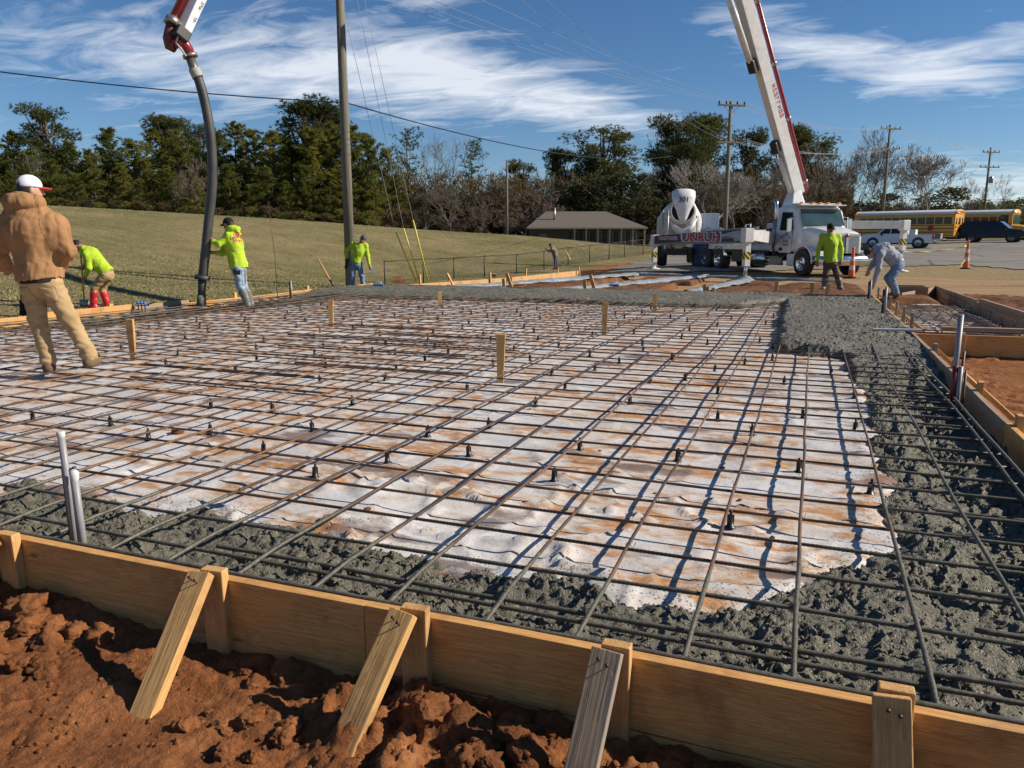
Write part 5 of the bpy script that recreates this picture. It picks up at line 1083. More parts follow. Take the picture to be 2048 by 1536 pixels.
# 2 man steering the hose
o = (490, 614); q = px_frame(o, 14.9)
man2 = figure('person', 'man in a neon yellow hoodie and dark cap steering the black pump hose', o, 14.9, -.09, dict(
    head=q(457, 449, .03), face=q(457, 449, .03)+V3((-.2, .08, -.05)), neck=q(463, 466), chest=q(466, 487), pelvis=q(477, 531), shL=q(457, 473, -.13), elL=q(437, 489, -.22), wrL=q(420, 477, -.12), shR=q(463, 474, .17), elR=q(444, 506, .14), wrR=q(424, 505, .02),
    hdL=(-.9, .2, .5), pnL=(-.3, .9, 0), hdR=(-1, 0, .1), pnR=(-.3, -.9, 0), hipL=q(475, 537, -.09), knL=q(481, 572, -.1), anL=q(493, 601, -.1), toeL=q(482, 611, -.08), hipR=q(480, 537, .1), knR=q(487, 570, .18), anR=q(500, 600, .25), toeR=q(490, 609, .3)),
    dict(skin=SKIN, top=NEON, topname='hoodie', bulk=1.08, hem=.06, flare=1.05, wr=.008, hood=.9, leg_mat=DENIM, boot=BOOTG, tallboot=.55, tucked=True, hat=('cap', BLKCLOTH, BLKCLOTH, None), sleeve=.45, seed=4), .011)
MB().box(tuple(q(482, 543)+V3((-.02, -.17, 0))), (.13, .03, .10), .2).build('tool_pouch', BLKCLOTH, man2, .01); MB().box(tuple(q(496, 552)+V3((0, -.14, 0))), (.03, .012, .28)).build('rag', S('pale_rag', (.6, .6, .58), .8), man2, .004)
tk2, _ = figure.last; c2 = q(480, 474); patch(tk2, 'back_print', REDT, man2, lambda X, Y, Z: np.maximum(np.maximum(np.abs(X-c2[0])-.09, np.abs(Z-c2[2])-.10), np.maximum(.012-np.abs(fbm(X*26, Y*9, Z*26, 2))*.12, Y-.1)), .004)
# 3 man in red boots digging behind the left form
o = (200, 618); q = px_frame(o, 17.)
man3 = figure('person', 'man in red rubber boots and neon shirt bending over a shovel behind the left form', o, 17., -.32, dict(
    head=q(154, 491), face=q(154, 491)+V3((-.16, 0, -.17)), neck=q(167, 499), chest=q(183, 511), pelvis=q(214, 545), shL=q(172, 509, -.15), elL=q(178, 537, -.2), wrL=q(171, 552, -.08), shR=q(176, 505, .17), elR=q(174, 522, .2), wrR=q(170, 533, .05),
    hdL=(-.5, .2, -.4), pnL=(0, 1, 0), hdR=(-.5, -.2, -.2), pnR=(0, -1, 0), hipL=q(210, 551, -.08), knL=q(189, 575, -.1), anL=q(187, 603, -.1), toeL=q(178, 615, -.1), hipR=q(216, 551, .1), knR=q(205, 578, .12), anR=q(213, 603, .1), toeR=q(206, 615, .12)),
    dict(skin=SKIN, top=NEON, topname='shirt', bulk=1.03, hem=.03, leg_mat=TANP, leg=1.05, boot=REDB, tallboot=.6, tucked=True, hat=('hair', HAIR, None, None), seed=6), .012)
sh = empty('shovel', (at(169, 610, 17.)[0], at(169, 610, 17.)[1], -.33), YAW, 'long-handled shovel held by the man in red boots', 'shovel')
MB().tube([(0, 0, .15), (.02, 0, .7), (.03, 0, 1.25)], .017, 8).build('handle', WOOD_NEW_Z, sh); MB().loft([[(-.1, 0, .24), (.1, 0, .24)], [(-.11, .015, .1), (.11, .015, .1)], [(-.02, 0, -.04), (.02, 0, -.04)]], False, True, False).build('blade', STEEL, sh).modifiers.new('s', 'SOLIDIFY').thickness = .006
# 4 worker hidden behind the first man: a dark boot and leg show
o = (48, 640); q = px_frame(o, 15.)
figure('person', 'worker almost hidden behind the brown jacket, one dark boot showing', o, 15., -.32, dict(
    head=q(62, 462), face=q(62, 462)+V3((-.1, .2, -.05)), neck=q(66, 480), chest=q(68, 500), pelvis=q(66, 548), shL=q(48, 485), elL=q(44, 515), wrL=q(50, 540, .1), shR=q(86, 485), elR=q(92, 512), wrR=q(84, 535, .1), hipL=q(58, 552), knL=q(50, 595, .02), anL=q(47, 630, 0), toeL=q(46, 638, .14), hipR=q(76, 552), knR=q(84, 595), anR=q(86, 630), toeR=q(90, 638, .14)),
    dict(skin=SKIN, top=NEON, topname='shirt', leg_mat=TAUPE, boot=BLKCLOTH, tallboot=.75, tucked=True, hat=('hair', HAIR, None, None)), .014)
# 5 man in the beanie by the near pole
o = (712, 588); q = px_frame(o, 22.)
man5 = figure('person', 'man in a grey beanie and neon shirt standing in front of the near utility pole', o, 22., -.34, dict(
    head=q(726, 480), face=q(726, 480)+V3((.02, -.22, -.04)), neck=q(722, 491), chest=q(718, 502), pelvis=q(712, 523), shL=q(731, 491), elL=q(735, 511), wrL=q(739, 530, -.08), shR=q(706, 489), elR=q(692, 503, .05), wrR=q(694, 519, -.06),
    hdL=(.3, -.1, -1), hdR=(0, -.1, -1), hipL=q(717, 527), knL=q(724, 552, -.03), anL=q(727, 580), toeL=q(730, 586, -.14), hipR=q(706, 527), knR=q(705, 552, -.03), anR=q(703, 580), toeR=q(700, 586, -.14)),
    dict(skin=SKIN, top=NEON, topname='shirt', bulk=1.0, hem=.03, leg_mat=DENIM_D, leg=.98, boot=BOOTG, hat=('beanie', GREYK, None, None), beard=True, seed=9), .013)
x, y, z = at(694, 527, 21.9); tag(MB().box((0, 0, 0), (.09, .05, .30)).build('trowel_case', BLKPL, None, .01, (x, y, z), (.1, .25, YAW)), 'dark flat tool hanging from the hand beside the near pole', 'tool')
x, y, z = at(746, 543, 21.8); tag(MB().beam((-.06, 0, .08), (.07, 0, -.06), .10, .012).build('trowel', BLUEC, None, .003, (x, y, z), (0, 0, YAW)), 'blue trowel held low by the man in the beanie', 'trowel')
# 6 man by the fence
o = (1113, 538); q = px_frame(o, 49.)
figure('person', 'man in grey leaning on the chain-link fence far back', o, 49., at(1113, 538, 49.)[2], dict(
    head=q(1101, 491), face=q(1101, 491)+V3((-.2, 0, -.1)), neck=q(1105, 495), chest=q(1108, 502), pelvis=q(1111, 513), shL=q(1104, 498, -.17), elL=q(1099, 503, -.18), wrL=q(1093, 498, -.1), shR=q(1106, 498, .17), elR=q(1100, 503, .18), wrR=q(1094, 499, .1), hipL=q(1110, 515, -.09), knL=q(1110, 526, -.09), anL=q(1111, 536, -.09), toeL=q(1107, 537.5, -.09), hipR=q(1112, 515, .09), knR=q(1114, 526, .09), anR=q(1115, 536, .09), toeR=q(1111, 537.5, .1)),
    dict(skin=SKIN, top=S('grey_brown_coat', (.2, .17, .15), .9), topname='coat', bulk=1.12, hem=.05, leg_mat=S('slate_trousers', (.09, .09, .12), .9), boot=BLKCLOTH, hat=('hair', HAIR, None, None)), .02)
# 7 man standing on the right
o = (1665, 579); q = px_frame(o, 20.)
figure('person', 'man in a neon long-sleeved shirt and dark cap standing in front of the pump truck', o, 20., -.06, dict(
    head=q(1661, 457), face=q(1661, 457)+V3((.02, -.21, -.09)), neck=q(1661, 470), chest=q(1661, 487), pelvis=q(1661, 521), shL=q(1676, 474), elL=q(1683, 499, .02), wrL=q(1682, 519, -.05), shR=q(1645, 474), elR=q(1637, 499, .02), wrR=q(1635, 522, -.05),
    hdL=(-.1, -.15, -1), hdR=(.05, -.15, -1), hipL=q(1668, 526), knL=q(1673, 549, -.04), anL=q(1680, 572), toeL=q(1683, 578, -.13), hipR=q(1654, 526), knR=q(1652, 549, -.04), anR=q(1649, 572), toeR=q(1646, 578, -.13)),
    dict(skin=SKIN, top=NEON, topname='shirt', bulk=1.05, hem=.05, flare=1.05, leg_mat=TAUPE, leg=1.0, boot=BOOTG, tallboot=.5, tucked=True, hat=('cap', BLKCLOTH, BLKCLOTH, (.05, -1, -.3)), seed=11), .011)
# 8 man bending at the right form
o = (1788, 592); q = px_frame(o, 17.1)
man8 = figure('person', 'man in a grey hoodie and jeans bending down over the right form', o, 17.1, -.0, dict(
    head=q(1739, 506), face=q(1739, 506)+V3((-.05, -.02, -.21)), neck=q(1752, 499), chest=q(1768, 501), pelvis=q(1796, 524), shL=q(1759, 505, .17), elL=q(1748, 527, .16), wrL=q(1737, 540, .05), shR=q(1761, 508, -.16), elR=q(1757, 538, -.18), wrR=q(1747, 566, -.1),
    hdL=(-.2, 0, -1), hdR=(-.15, 0, -1), hipL=q(1797, 533, .09), knL=q(1775, 556, .14), anL=q(1790, 582, .2), toeL=q(1779, 590, .2), hipR=q(1795, 533, -.08), knR=q(1783, 557, -.1), anR=q(1792, 583, -.08), toeR=q(1779, 590, -.08)),
    dict(skin=SKIN_L, top=GREYH, topname='hoodie', bulk=1.06, hem=-.04, leg_mat=DENIM_D, leg=1.05, boot=BOOTT, hat=('hair', HAIR, None, None), seed=13), .011)
MB().tube([tuple(q(1792, 508)+V3((0, -.12, 0))), tuple(q(1803, 513)+V3((0, -.0, 0))), tuple(q(1800, 517)+V3((0, .12, 0)))], .02, 6).build('belt', BLKCLOTH, man8)

tk8, _ = figure.last; c8 = q(1772, 489)
patch(tk8, 'back_print', BLKCLOTH, man8, lambda X, Y, Z: np.maximum(np.abs(np.hypot((X-c8[0]), (Y+.02))-.10)-.022, np.maximum(.01-np.abs(fbm(X*22, Y*22, Z*5, 2))*.1, c8[2]-.14-Z)), .004)
# ---------------------------------------------------------------- vehicles
def text_mesh(body, size, mat, name='lettering', ext=.004, bold=0.):
    cu = bpy.data.curves.new(name, 'FONT'); cu.body = body; cu.size = size; cu.align_x = 'CENTER'; cu.align_y = 'CENTER'; cu.extrude = ext; cu.offset = bold; cu.resolution_u = 3
    o = bpy.data.objects.new(name, cu); C.objects.link(o); dg = bpy.context.evaluated_depsgraph_get(); me = bpy.data.meshes.new_from_object(o.evaluated_get(dg)); bpy.data.objects.remove(o); me.materials.clear(); me.materials.append(mat); me.name = name; return me
def text_on(parent, body, size, mat, loc, xdir, updir, name='lettering', bold=0., stretch=1., ext=.004):
    x = Vector(xdir).normalized(); u = Vector(updir); u = (u-x*u.dot(x)).normalized(); n = x.cross(u); o = link(name, text_mesh(body, size, mat, name, ext, bold), parent)
    mt = Matrix((x*stretch, u, n)).transposed().to_4x4(); mt.translation = Vector(loc); o.matrix_basis = mt; return o
def strokes(parent, mat, loc, xdir, updir, n, w_, h_, name='lettering', arc=0., seed=1):
    """a row of letter-sized strokes where the print is too small to read"""
    x = Vector(xdir).normalized(); u = Vector(updir); u = (u-x*u.dot(x)).normalized(); nn = x.cross(u); rg = random.Random(seed); m = MB(); o0 = Vector(loc)
    for k in range(n):
        t = (k+.5)/n-.5; c = o0+x*t*w_+u*(-arc*(2*t)**2); a = -arc*8*t/max(w_, .01)*.5; xx = x*math.cos(a)+u*math.sin(a); uu = -x*math.sin(a)+u*math.cos(a); cw = w_/n*.72
        kind = rg.randrange(4); bars = [(-.36, 0, .24, 1.)]
        if kind in (0, 1): bars.append((.36, 0, .24, 1.))
        bars += [(0, .40, 1., .2)] if kind != 1 else [(0, 0, 1., .2)]
        if kind in (2, 0): bars.append((0, -.40, 1., .2))
        for bx0, by0, bw, bh in bars:
            p = c+xx*bx0*cw+uu*by0*h_; q = [p+xx*sx*bw*cw/2+uu*sy*bh*h_/2+nn*.003 for sx, sy in ((-1, -1), (1, -1), (1, 1), (-1, 1))]; m.add(q, [(0, 1, 2, 3)])
    return m.build(name, mat, parent)
ROTY = Matrix.Rotation(R(-90), 4, 'X')                 # lathe axis onto +Y
def wheel(parent, x, y, r, wd, side, rimmat, rr=.58, dual=False, holes=10):
    e = empty('wheel', (x, y, r)); e.parent = parent
    s = side; prof = [(r*rr, -wd/2), (r*.86, -wd/2), (r*.96, -wd*.44), (r, -wd*.3), (r, wd*.3), (r*.96, wd*.44), (r*.86, wd/2), (r*rr, wd/2)]
    MB().lathe(prof, 28, ROTY).build('tyre', RUBBER, e)
    tr = MB()
    for k in range(28): a = k*2*math.pi/28; tr.box((math.cos(a)*r*.992, 0, math.sin(a)*r*.992), (.03, wd*.62, .03), Matrix.Rotation(-a, 3, 'Y'))
    tr.build('tread', RUBBER, e)
    q = wd*.5*s; rim = MB().lathe([(r*rr, q), (r*rr*.95, q*.98), (r*rr*.9, q*.55), (r*rr*.55, q*.45), (r*rr*.42, q*.75), (r*rr*.24, q*.95), (r*rr*.2, q*1.12), (0, q*1.15)], 24, ROTY).build('rim', rimmat, e)
    hb = MB()
    for k in range(holes):
        a = 2*math.pi*k/holes; hb.lathe([(0, q*.57), (r*rr*.085, q*.57), (r*rr*.085, q*.50)], 8, Matrix.Translation((math.cos(a)*r*rr*.74, 0, math.sin(a)*r*rr*.74)) @ ROTY)
    hb.build('hand_hole', BLACKT, rim); return e
def arch(m, x, z, r, y0, y1, t=.03, a0=-10, a1=190, n=14):
    ri = [[(x+math.cos(R(a0+(a1-a0)*k/n))*rr, yy, z+math.sin(R(a0+(a1-a0)*k/n))*rr) for rr, yy in ((r, y0), (r, y1), (r+t, y1), (r+t, y0))] for k in range(n+1)]; return m.loft(ri, True, True)
# ---- concrete pump truck
TH = math.atan2(-.835, .55); PT = empty('pump_truck', (.56, 33.78, -.22), TH, 'white concrete pump truck with its boom raised and outriggers out', 'pump truck')
def tl(wx, wy, wz):                                    # world -> truck frame
    dx, dy = wx-.56, wy-33.78; c, s = math.cos(-TH), math.sin(-TH); return Vector((dx*c-dy*s, dx*s+dy*c, wz+.22))
m = MB(); m.box((-4.2, .43, .78), (11., .09, .28)); m.box((-4.2, -.43, .78), (11., .09, .28)); m.box((-4.6, 0, .70), (8.6, 1.3, .3)); m.build('chassis_frame', BLACKP, PT, .01)
m = MB(); ring = lambda x, w_, z0, z1, c=.12: [(x, -w_+c*.3, z0), (x, -w_, z0+c), (x, -w_*.97, (z0+z1)*.5), (x, -w_*.93, z1-c), (x, -w_*.93+c, z1), (x, w_*.93-c, z1), (x, w_*.93, z1-c), (x, w_*.97, (z0+z1)*.5), (x, w_, z0+c), (x, w_-c*.3, z0)]
m.loft([ring(-2.1, 1.12, .95, 2.78), ring(-1.9, 1.14, .95, 2.85), ring(-1.0, 1.14, .95, 2.83), ring(-.72, 1.12, .95, 2.66), ring(-.42, 1.08, .95, 1.98), ring(-.30, 1.0, .95, 1.9)]); cab = m.build('cab', WHITE, PT, .02)
m = MB(); m.loft([[(x, s*w_, z) for s, z in ((-1, z0), (-1, z1-.16), (-.8, z1), (0, z1+.03), (.8, z1), (1, z1-.16), (1, z0))] for x, w_, z0, z1 in ((-.5, .98, .95, 1.97), (.2, .85, .95, 1.87), (.8, .72, .95, 1.76), (1.12, .66, .9, 1.68))]); hood = m.build('hood', WHITE, PT, .02)
m = MB(); m.box((-.62, -.885, 1.74), (.62, .012, .14), None); m.build('hood_vent', BLACKP, hood, .02, None, None); hood.children[0].rotation_euler = (0, 0, 0)
for s in (-1, 1): arch(MB(), 0, .53, .62, s*1.14, s*.62, .07, -2, 182).build('front_fender', WHITE, PT, .02)
m = MB()
for s in (-1, 1): MB().box((.86, s*.95, .82), (.5, .34, .34)).build('fender_skirt', WHITE, PT, .05); MB().box((-.85, s*1.0, .62), (.55, .26, .5)).build('fender_skirt', WHITE, PT, .05)
m = MB(); m.box((1.14, 0, 1.28), (.06, 1.16, .76)); gr = m.build('grille', CHROME, PT, .02); m = MB()
for s in (-1, 1): m.box((1.175, s*.29, 1.26), (.012, .46, .66))
m.build('mesh', S('grille_mesh', (.33, .34, .35), .35, (.22, .22, .23), 90, metal=.9, bs=.8, bscale=200), gr); MB().box((1.19, 0, 1.3), (.05, .1, .78)).build('centre_bar', CHROME, gr, .01); MB().lathe([(0, 0), (.07, 0), (.06, .02), (0, .02)], 14, Matrix.Translation((1.215, 0, 1.58)) @ Matrix.Rotation(R(90), 4, 'Y')).build('emblem', REDL, gr)
m = MB(); m.loft([[(x, y, z) for z in (.45, .82)] for x, y in ((.85, -1.2), (1.18, -1.12), (1.32, -.8), (1.36, 0), (1.32, .8), (1.18, 1.12), (.85, 1.2))], False, True, False); bp = m.build('bumper', CHROME, PT); bp.modifiers.new('s', 'SOLIDIFY').thickness = .03
MB().box((1.33, 0, .64), (.06, .55, .2)).build('plate_recess', BLACKP, bp, .01)
for s in (-1, 1): MB().box((1.0, s*.93, 1.14), (.16, .30, .22)).build('headlight', GLASS_D, PT, .05)
def pane(name, a, b, c, d, par, t=.012, mat=None):
    a, b, c, d = map(Vector, (a, b, c, d)); n = (b-a).cross(c-a).normalized()*t; MBo = MB(); MBo.add([a, b, c, d, a+n, b+n, c+n, d+n], [(3, 2, 1, 0), (4, 5, 6, 7), (0, 1, 5, 4), (1, 2, 6, 5), (2, 3, 7, 6), (3, 0, 4, 7)]); return MBo.build(name, mat or GLASS_D, par)
WS = S('windscreen_glass', (.03, .055, .055), .05, (.06, .10, .10), 1.5, spec=.9)
pane('windscreen', (-.36, -.93, 1.98), (-.36, .93, 1.98), (-.685, .90, 2.64), (-.685, -.90, 2.64), cab, .02, WS)
for s in (-1, 1):
    f = [(-1.72, s*1.135, 1.82), (-.78, s*1.13, 1.80), (-.92, s*1.085, 2.52), (-1.66, s*1.085, 2.56)]; f = f if s < 0 else f[::-1]; pane('side_window', *f, cab, .014)
    MB().box((-1.25, s*1.149, 1.35), (.9, .012, .9)).build('door', WHITE, cab, .006).location.z = 0; MB().box((-1.6, s*1.16, 1.55), (.16, .02, .03)).build('handle', BLACKP, cab)
m = MB(); m.box((-1.0, 0, 2.86), (.5, 2.0, .05)); m.box((-.62, 0, 2.80), (.34, 2.05, .035)); m.build('sun_visor', WHITE, cab, .01)
for y in (-.85, -.35, 0, .35, .85): MB().box((-.72, y, 2.90), (.10, .12, .06)).build('marker_light', AMBER, cab, .015)
for s in (-1, 1):
    mi = MB().box((-.68, s*1.36, 2.0), (.10, .2, .56)).build('mirror', CHROME, cab, .03); MB().tube([(-.72, s*1.1, 2.35), (-.68, s*1.36, 2.3)], .015, 6).build('mirror_arm', CHROME, mi)
MB().tube([(-2.3, -1.0, .75), (-2.3, -1.0, 2.7), (-2.33, -1.0, 2.95), (-2.45, -1.0, 3.08)], .075, 12).build('exhaust_stack', CHROME, PT); MB().tube([(-2.3, -1.0, 1.1), (-2.3, -1.0, 2.3)], .10, 12).build('heat_shield', STEEL, PT)
MB().lathe([(0, -.55), (.28, -.55), (.3, -.5), (.3, .5), (.28, .55), (0, .55)], 20, Matrix.Translation((-3.55, -.88, .62)) @ Matrix.Rotation(R(90), 4, 'Y')).build('fuel_tank', CHROME, PT)
m = MB(); m.box((-2.2, -1.02, .42), (1.0, .28, .05)); m.box((-2.2, -1.02, .72), (1.0, .24, .05)); m.box((-2.2, -.95, .55), (1.0, .1, .36)); m.build('cab_step', STEEL, PT, .01)
for x in (0.,): 
    for s in (-1, 1): wheel(PT, x, s*1.03, .535, .32, s, CHROME)
for x in (-7.0, -8.35):
    for s in (-1, 1): wheel(PT, x, s*.98, .52, .5, s, CHROME)
for s in (-1, 1): arch(MB(), -7.0, .52, .62, s*1.2, s*.7, .03, 10, 150).build('rear_fender', CHROME, PT)
m = MB(); m.box((-5.6, 0, 1.12), (6.6, 2.3, .28)); m.box((-3.4, 0, 1.35), (1.8, 2.2, .5)); m.box((-2.55, -.75, 1.65), (.5, .75, .95)); m.box((-2.6, .7, 1.6), (.5, .8, .9)); m.build('deck', WHITE_D, PT, .03)
m = MB(); m.box((-2.7, -1.14, 1.75), (.12, .02, .3)); m.box((-2.45, -1.14, 1.72), (.22, .02, .4)); m.box((-3.2, -1.12, 1.38), (.5, .02, .3)); m.build('control_panel', BLACKP, PT)
m = MB(); m.tube([(-4.0, -.9, 1.6), (-5.5, -.85, 1.62), (-8.6, -.6, 1.4)], .07, 8); m.tube([(-4.2, -.4, 1.5), (-8.8, -.35, 1.35)], .11, 8); m.tube([(-4.2, .4, 1.5), (-8.8, .35, 1.35)], .11, 8); m.box((-4.6, -.2, 1.62), (.7, .9, .5)); m.box((-5.9, .1, 1.55), (.8, .7, .4)); m.build('pump_machinery', WHITE_D, PT, .02)
MB().box((-5.25, -.9, .68), (1.0, .5, .5)).build('tool_box', BLACKP, PT, .03); MB().box((-4.9, -.95, .95), (4.2, .06, .14)).build('side_rail', BLACKP, PT); MB().box((-9.05, -.98, .5), (.02, .5, .7)).build('mud_flap', RUBBER, PT)
for k in range(5): MB().tube([(-3.2-.1*k, -.95+.1*k, 1.6), (-4.2-.3*k, -1.0+.12*k, 1.85-.05*k), (-5.6-.2*k, -.8+.1*k, 1.55)], .022, 6).build('hydraulic_hose', BLKPL, PT)
MB().tube([(-4.7, -1.05, 1.6), (-4.72, -1.05, 2.1), (-4.3, -1.05, 2.12), (-4.3, -1.05, 1.6)], .03, 6).build('handrail', WHITE, PT)
m = MB(); m.loft([[(x, y*sc, z) for y, z in ((-.9, .9), (-1.0, 1.75), (-.45, 1.85+dz), (.2, 1.8), (.9, 1.75), (.95, .9))] for x, sc, dz in ((-10.1, .8, -.1), (-9.7, 1., .3), (-9.1, 1.02, .1), (-8.5, .95, .22), (-8.1, .75, -.15))]); m.build('hopper_tarp', S('slate_blue_tarp', (.10, .15, .21), .5, (.05, .07, .10), 2.2, bs=.7, bscale=5, bdist=.1), PT)
wv = [[(-8.1-.14*k, -1.18-.08*math.sin(k*2.1), z) for k in range(13)] for z in (1.25, .8, .3, .05)]; wv[3] = [(p[0], p[1]-.06, p[2]+.05*math.sin(i*1.3)) for i, p in enumerate(wv[3])]
MB().loft(wv, False, True, False).build('hanging_tarp', NAVY, PT).modifiers.new('s', 'SOLIDIFY').thickness = .01
m = MB(); m.box((-10.2, 0, 1.0), (.1, 2.2, .3)); rb_ = m.build('rear_light_bar', WHITE_D, PT, .01)
for y in (-.95, -.8, -.65): MB().lathe([(0, 0), (.06, 0), (.05, -.02)], 12, Matrix.Translation((-10.26, y, 1.0)) @ Matrix.Rotation(R(90), 4, 'Y')).build('tail_light', REDL, rb_)
# outriggers (points given in the world, turned into the truck frame)
def outrigger(piv, foot, zt0, zt1, h0, h1, wd, name='outrigger'):
    e = empty('outrigger', (0, 0, 0)); e.parent = PT; a = tl(*piv, zt0); b = tl(*foot, zt1); f = tl(*foot, foot_z(foot))
    MB().beam(a, b, wd, h0, (0, 0, 1), wd*.9, h1).build('arm', WHITE, e, .01)
    MB().box((b.x, b.y, b.z-.02), (.34, .34, h1+.12)).build('leg_housing', WHITE, e, .02); MB().box((b.x, b.y, b.z-.62), (.21, .21, .95)).build('outer_leg', WHITE, e, .01)
    st = MB(); 
    st.box((b.x, b.y, b.z-.72), (.216, .216, .26)); st.build('hazard_band', HAZ, e)
    MB().tube([(b.x, b.y, b.z-.9), (f.x, f.y, f.z+.08)], .065, 12).build('inner_leg', CHROME, e)
    MB().lathe([(0, 0), (.34, 0), (.34, .035), (.14, .07), (.10, .14), (0, .14)], 20, Matrix.Translation(f)).build('foot', WHITE_D, e); return e, a, b
def foot_z(f): return zt1(*f)+.02
def hazard():
    m_, nt, N, L, b = node_mat('hazard_stripes'); co = coord(N); sep = N.new('ShaderNodeSeparateXYZ'); L.new(co, sep.inputs[0])
    k = mth(N, L, 'FRACT', mth(N, L, 'MULTIPLY', mth(N, L, 'ADD', mth(N, L, 'ADD', sep.outputs[0], sep.outputs[1]), sep.outputs[2]), 5.)); L.new(mixc(N, L, mth(N, L, 'GREATER_THAN', k, .5), (.6, .45, .05), (.02, .02, .02)), b.inputs['Base Color']); return m_
HAZ = hazard(); ZT = 0.
outrigger((-1.68, 35.2), (-2.18, 28.73), 1.28, 1.38, .5, .36, .3)
x, y, z = at(1800, 546, 33.7); outrigger((.16, 36.4), (x, y), 1.84, 1.84, .36, .32, .34)
e, a, b = outrigger((-2.34, 36.2), (-7.34, 38.79), 1.42, 1.2, .72, .42, .3); arm = e.children[0]
# lettered side of the rear outrigger arm
d = (b-a).normalized(); up = Vector((0, 0, 1)); nrm = d.cross(up).normalized(); 
if (Vector(tl(0, 0, 1.2))-a).dot(nrm) < 0: nrm = -nrm
Ln = (b-a).length; P_ = lambda t, s, off=.165: a+(b-a)*t+Vector((0, 0, 1))*s*((.72*(1-t)+.42*t)/2)+nrm*off
def panel(name, pts, mat, off): 
    v = [P_(t, s, off) for t, s in pts]; o_ = MB().add(v, [tuple(range(len(v)))]).build(name, mat, arm); o_.modifiers.new('s', 'SOLIDIFY').thickness = .004; return o_
GREYD = S('silver_decal', (.20, .20, .22), .4, (.14, .14, .15), 3); DARKD = S('black_decal', (.02, .02, .022), .4)
panel('decal_ground', [(.0, -.97), (.0, .97), (.98, .97), (.98, -.97)], GREYD, .160)
panel('decal_stripe', [(.70, -.55), (.72, .75), (.985, .92), (.985, -.92)], DARKD, .164); panel('decal_stripe', [(.06, .2), (.12, .8), (.36, .75), (.34, .3)], DARKD, .164); panel('decal_stripe', [(.08, -.75), (.14, -.35), (.34, -.35), (.33, -.7)], DARKD, .164); panel('decal_stripe', [(.35, .93), (.36, .8), (.98, .95), (.98, .99)], DARKD, .165)
panel('eagle_head', [(.02, -.5), (.03, .55), (.10, .75), (.2, .62), (.30, .3), (.32, -.1), (.27, .05), (.2, -.15), (.18, -.7)], S('pale_decal', (.5, .5, .52), .45, (.3, .3, .33), 6), .168)
xd = d if nrm.dot(d.cross(up)) > 0 else d
vx = (up.cross(nrm)).normalized()
text_on(arm, 'UNRUH', .56, WHITET, P_(.50, .02, .170), vx, up, 'lettering_edge', .045, 1.12); text_on(arm, 'UNRUH', .54, REDT, P_(.50, .02, .178), vx, up, 'lettering', .020, 1.12)
text_on(arm, '903-577-2852', .20, WHITET, P_(.84, .18, .170), vx, up, 'phone_number_edge', .016, 1.0); text_on(arm, '903-577-2852', .195, REDT, P_(.84, .18, .178), vx, up, 'phone_number', .002, 1.0)
dl = empty('door_lettering', (0, 0, 0)); dl.parent = PT
strokes(dl, BLACKT, (-1.2, -1.158, 1.66), (1, 0, 0), (0, 0, 1), 9, .62, .12, 'lettering', .2, 3); strokes(dl, BLACKT, (-1.2, -1.158, 1.36), (1, 0, 0), (0, 0, 1), 7, .36, .07, 'lettering', 0, 5); strokes(dl, BLACKT, (-1.2, -1.158, 1.22), (1, 0, 0), (0, 0, 1), 8, .46, .09, 'lettering', 0, 6)
MB().lathe([(0, 0), (.13, 0), (.13, .006), (0, .006)], 18, Matrix.Translation((-1.55, -1.158, 1.05)) @ Matrix.Rotation(R(90), 4, 'X') @ Matrix.Diagonal((1, .6, 1, 1))).build('oval_badge', BLACKT, dl)
# boom
tb = tl(*at(1588, 402, 34.2)); m = MB(); m.loft([[(tb.x+sx*w_, tb.y+sy*w_*.8, z) for sx, sy in ((-1, -1), (1, -1), (1, 1), (-1, 1))] for z, w_ in ((1.4, .55), (2.4, .5), (3.0, .38), (3.5, .22))], True, False); m.build('turret', WHITE, PT, .03)
wpt = lambda px, py, d_: Vector(tl(*at(px, py, d_)))
B0 = wpt(1592, 380, 34.2); B1 = wpt(1488, 0, 30.6); dB = (B1-B0).normalized(); B2 = B0+dB*13.5
side = dB.cross(wpt(1024, 300, 5)-B0).normalized()
viewn = (Vector(tl(0, 0, 1.2))-B0).normalized(); upb = (viewn-dB*viewn.dot(dB)).normalized()
sideb = dB.cross(upb); sgn = 1 if sideb.dot(wpt(1700, 380, 34)-B0) > 0 else -1; sideb = sideb*sgn      # to the right in the picture
qd = (sideb*.42+upb*.9).normalized()                                   # broad flank looks at the camera and left
def boomsec(name, a, b_, w0, h0, w1, h1, par, mat=WHITE, flank=None):
    return MB().beam(a, b_, w0, h0, flank, w1, h1).build(name, mat, par, .02)
flank = (upb*.78+sideb*.62).normalized()
bs1 = boomsec('boom_section', B0-dB*.2, B2, .54, .40, .48, .36, PT, WHITE, flank)
